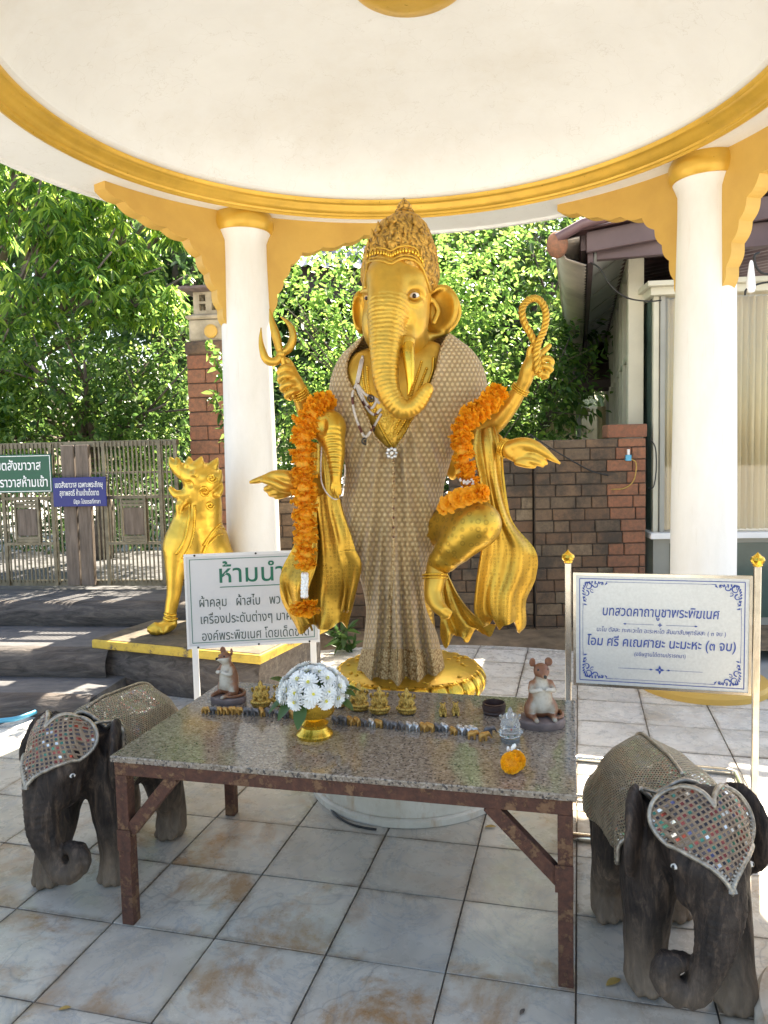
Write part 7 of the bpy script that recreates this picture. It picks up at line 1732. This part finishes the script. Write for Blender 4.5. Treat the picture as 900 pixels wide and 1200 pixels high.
def sprays(centres, radii, ntw, tl, nl, L, W_, droop=.25, up_=.15, shell=.55, squash=1.0, down=0):
    """twigs spread through ellipsoidal clumps, leaves alternate along each twig"""
    Ps, Ds, Ls = [], [], []
    for c, r in zip(centres, radii):
        r = np.array(r, float); n = max(3, int(ntw*(r[0]*r[2]+r[0]*r[1]+r[1]*r[2])/3)); d = unit(RN.normal(size=(n, 3))); q = (shell+(1-shell)*RN.random((n, 1))**.6); p = np.array(c)+d*r*q*(1+.22*RN.normal(size=(n, 1)))
        dd = unit(d+RN.normal(size=(n, 3))*.55+np.array([0, 0, up_]))
        for k in range(nl):
            f = (k+.5)/nl; pk = p+dd*tl*f-np.array([0, 0, 1])*down*tl*f*f; side = unit(np.cross(dd, RN.normal(size=(n, 3)))); Ps.append(pk); Ds.append(dd*.55+side*.85); Ls.append(L*RN.uniform(.65, 1.15, n))
    P = np.concatenate(Ps); D = np.concatenate(Ds); L_ = np.concatenate(Ls); return leaves(P, D, L_, L_*W_, droop)
def limbs(base, h0, centres, r0, parent, mat=None):
    m = MB(); base = Vector(base); top = base+Vector((0, 0, h0)); m.tube([base, base.lerp(top, .5)+Vector((.04, .03, 0)), top], [r0*1.25, r0, r0*.8], 10)
    for c in centres:
        c = Vector(c); mid = top.lerp(c, .5)+Vector((rnd.uniform(-.1, .1), rnd.uniform(-.1, .1), .12)); m.tube([top-Vector((0, 0, .1)), mid, c], [r0*.5, r0*.32, r0*.12], 7)
        for _ in range(3):
            e = c+Vector((rnd.uniform(-.5, .5), rnd.uniform(-.3, .3), rnd.uniform(-.2, .5))); m.tube([mid.lerp(c, .5), e], [r0*.16, r0*.06], 5)
    return mk('trunk', m, mat or M['bark'], parent, smooth=1)
def tree(label, clumps, base, h0, r0, mat, ntw, tl, nl, L, W_, name='tree', group='trees beyond the gate and wall', **k):
    base = Vector(base); t_ = thing(name, label, 'tree' if name != 'bush' else 'bush', tuple(base), group)
    cs = [tuple(at(a, b, Y)) for a, b, Y, rx, rz_, ry in clumps]; rs = [(rx*Y/FPX, ry, rz_*Y/FPX) for a, b, Y, rx, rz_, ry in clumps]
    limbs(base, h0, cs[:14], r0, t_); V, F = sprays(cs, rs, ntw, tl, nl, L, W_, **k); mk_np('crown', V, F, mat, t_); return len(F)
nq = 0
rc = random.Random(21)
def scatter(x0, x1, y0, y1, Y0, Y1, n, r0, r1, ry=.5):
    return [(rc.uniform(x0, x1), rc.uniform(y0, y1), rc.uniform(Y0, Y1), rc.uniform(r0, r1), rc.uniform(r0, r1)*.8, ry) for _ in range(n)]
# drooping long-leaved tree at the far left
def whorls(clumps, n, L, W_, per=9):
    Ps, Ds, Ls = [], [], []
    for a, b, Y, rx, rz_, ry in clumps:
        c = np.array(at(a, b, Y)); r = np.array((rx*Y/FPX, ry, rz_*Y/FPX)); d = unit(RN.normal(size=(n, 3))); p = c+d*r*(.45+.6*RN.random((n, 1)))
        for k in range(per):
            an = 2*math.pi*k/per+RN.random(n)*.7; dd = np.stack([np.cos(an), np.sin(an), -.55+.35*RN.normal(size=n)], 1); Ps.append(p); Ds.append(dd); Ls.append(L*RN.uniform(.6, 1.15, n))
    P = np.concatenate(Ps); D = np.concatenate(Ds); L_ = np.concatenate(Ls); return leaves(P, D, L_, L_*W_, .45, .3)
tb2 = at(-60, 690, 9.4); tb2.z = 0
t_ = thing('tree', 'tree with long drooping bright leaves at the far left beyond the gate', 'tree', tuple(tb2), 'trees beyond the gate and wall')
cl = [(20, 205, 8.6, 75, 40, .4), (-40, 280, 8.6, 60, 50, .4), (60, 250, 8.5, 60, 40, .35), (120, 235, 8.9, 50, 36, .35), (85, 300, 8.6, 55, 40, .35), (150, 300, 8.8, 40, 36, .3), (25, 350, 8.4, 45, 45, .5), (110, 350, 8.5, 55, 40, .5), (175, 350, 8.7, 45, 30, .4), (0, 420, 8.3, 40, 40, .5), (0, 480, 8.2, 28, 36, .4), (205, 265, 9.2, 26, 20, .4), (60, 170, 8.8, 90, 30, .8), (-30, 160, 8.8, 60, 50, .7), (160, 180, 9.2, 60, 34, .6)]
limbs(tb2, 2.0, [tuple(at(a, b, Y)) for a, b, Y, *_ in cl], .16, t_); V, F = whorls(cl, 64, .15, .26); mk_np('crown', V, F, M['leaf_big'], t_); nq += len(F)
cl = scatter(-20, 225, 400, 520, 8.0, 8.8, 22, 26, 46, .4)+scatter(-20, 215, 500, 545, 8.0, 8.6, 12, 30, 40, .3)+[(195, 375, 8.6, 34, 24, .4), (150, 395, 8.5, 40, 28, .4), (215, 345, 8.9, 22, 22, .3), (70, 410, 8.4, 44, 34, .4)]
nq += tree('dense small-leaved green tree filling the space above the gate', cl, (-3.3, 8.8, .45), 1.2, .10, M['leaf_mid'], 330, .30, 8, .075, .52)
cl = scatter(140, 290, 235, 390, 13.0, 15.0, 20, 34, 60, 1.0)+scatter(-50, 160, 150, 300, 13, 16, 14, 60, 90, 1.0)+scatter(140, 300, 380, 520, 12.5, 14, 12, 34, 60, .8)
nq += tree('tall dark green tree behind the stone lantern', cl, (-3.6, 14, 0), 3.0, .25, M['leaf_dark'], 60, .55, 7, .20, .42)
cl = scatter(335, 460, 320, 500, 8.6, 9.6, 20, 28, 44, .4)+scatter(470, 600, 310, 470, 8.6, 9.6, 20, 28, 44, .4)+[(405, 300, 9.0, 24, 18, .3), (370, 315, 9.0, 20, 18, .3), (430, 296, 9.0, 26, 18, .3), (560, 300, 9.0, 30, 20, .3), (585, 340, 9.0, 30, 24, .3), (345, 350, 8.9, 20, 24, .3)]
nq += tree('bright yellow-green bush standing right behind the golden statue', cl, (.2, 9.1, -.1), 1.5, .07, M['leaf_lite'], 150, .40, 10, .085, .50, name='bush', up_=.7)
cl = scatter(430, 660, 510, 620, 8.3, 8.8, 16, 26, 36, .3)+scatter(330, 480, 470, 600, 8.4, 9.0, 14, 30, 44, .4)+scatter(470, 640, 450, 520, 8.8, 9.4, 12, 30, 40, .4)
nq += tree('darker green bush low behind the statue and the column', cl, (-.5, 8.8, -.1), .8, .06, M['leaf_mid'], 230, .30, 7, .085, .5, name='bush')
cl = scatter(535, 650, 255, 400, 11.0, 12.5, 22, 32, 50, .7)+scatter(600, 655, 400, 500, 10.0, 11.0, 14, 24, 36, .5)+scatter(420, 560, 240, 330, 12.5, 13.5, 10, 40, 60, .7)
nq += tree('tall dark leafy tree between the statue and the house', cl, (2.3, 11.6, 0), 2.6, .16, M['leaf_mid'], 110, .42, 7, .16, .42)
cl = [(625, 425, 9.6, 26, 22, .3), (650, 470, 9.4, 26, 20, .3), (660, 440, 9.8, 20, 20, .3), (610, 480, 9.4, 24, 20, .3), (640, 500, 9.3, 28, 14, .3), (668, 395, 10, 14, 20, .3)]
nq += tree('leafy branches hanging beside the upper right hand of the statue', cl, (2.0, 9.9, -.1), 1.6, .06, M['leaf_mid'], 130, .36, 7, .13, .40)
# the wood beyond
V, F = sprays([tuple(at(a, b, Y)) for a, b, Y, *_ in [q for q in scatter(-300, 800, 100, 520, 18, 24, 90, 1, 2)]], [(2.2, 1.6, 1.9)]*90, 24, .8, 7, .36, .45); o = mk_np('far_wood', V, F, M['leaf_dark']); tag(o, kind='stuff'); o['label'] = 'dark wood of trees far beyond the gate and the wall'; o['category'] = 'wood'; nq += len(F)
# low undergrowth seen through the gate bars
V, F = sprays([tuple(at(rc.uniform(-60, 230), rc.uniform(560, 650), rc.uniform(9.5, 12))) for _ in range(26)], [(.55, .5, .38)]*26, 120, .4, 6, .13, .4); o = mk_np('undergrowth', V, F, M['leaf_dark']); tag(o, kind='stuff'); o['label'] = 'low green undergrowth behind the gate bars'; o['category'] = 'undergrowth'; nq += len(F)
# sprig in front of the brick pillar, and leaves near the statue's hem
def sprig(label, pts, mat, L, n, Yb):
    c = at(*pts[0]); t_ = thing('plant', label, 'plant', tuple(c)); P2 = [at(*q) for q in pts]; m = MB(); m.tube(cr([tuple(p_) for p_ in P2], 4), .006, 5); mk('stem', m, M['bark'], t_, smooth=1)
    cs = cr([tuple(p_) for p_ in P2], n); P = np.repeat(np.array(cs), 4, 0)+RN.normal(size=(len(cs)*4, 3))*.02; D = RN.normal(size=P.shape)+np.array([0, -.2, .4]); V, F = leaves(P, D, L*RN.uniform(.7, 1.2, len(P)), L*.40*np.ones(len(P)), .3)
    m = MB(); lv = mk_np('leaves', V, F, mat, t_); return t_
sprig('leafy sprig growing up in front of the top of the brick pillar', [(268, 450, 6.3), (255, 425, 6.3), (244, 405, 6.3)], M['leaf_lite'], .10, 6, 6.3)
sprig('leafy sprig hanging beside the white column against the brick pillar', [(269, 520, 6.3), (258, 480, 6.3), (250, 462, 6.3)], M['leaf_mid'], .09, 6, 6.3)
sprig('small plant with broad dark leaves behind the hem of the statue', [(412, 775, 6.3), (405, 752, 6.2), (398, 738, 6.2)], M['leaf_dark'], .16, 4, 6.3)
print('leaf quads', nq)
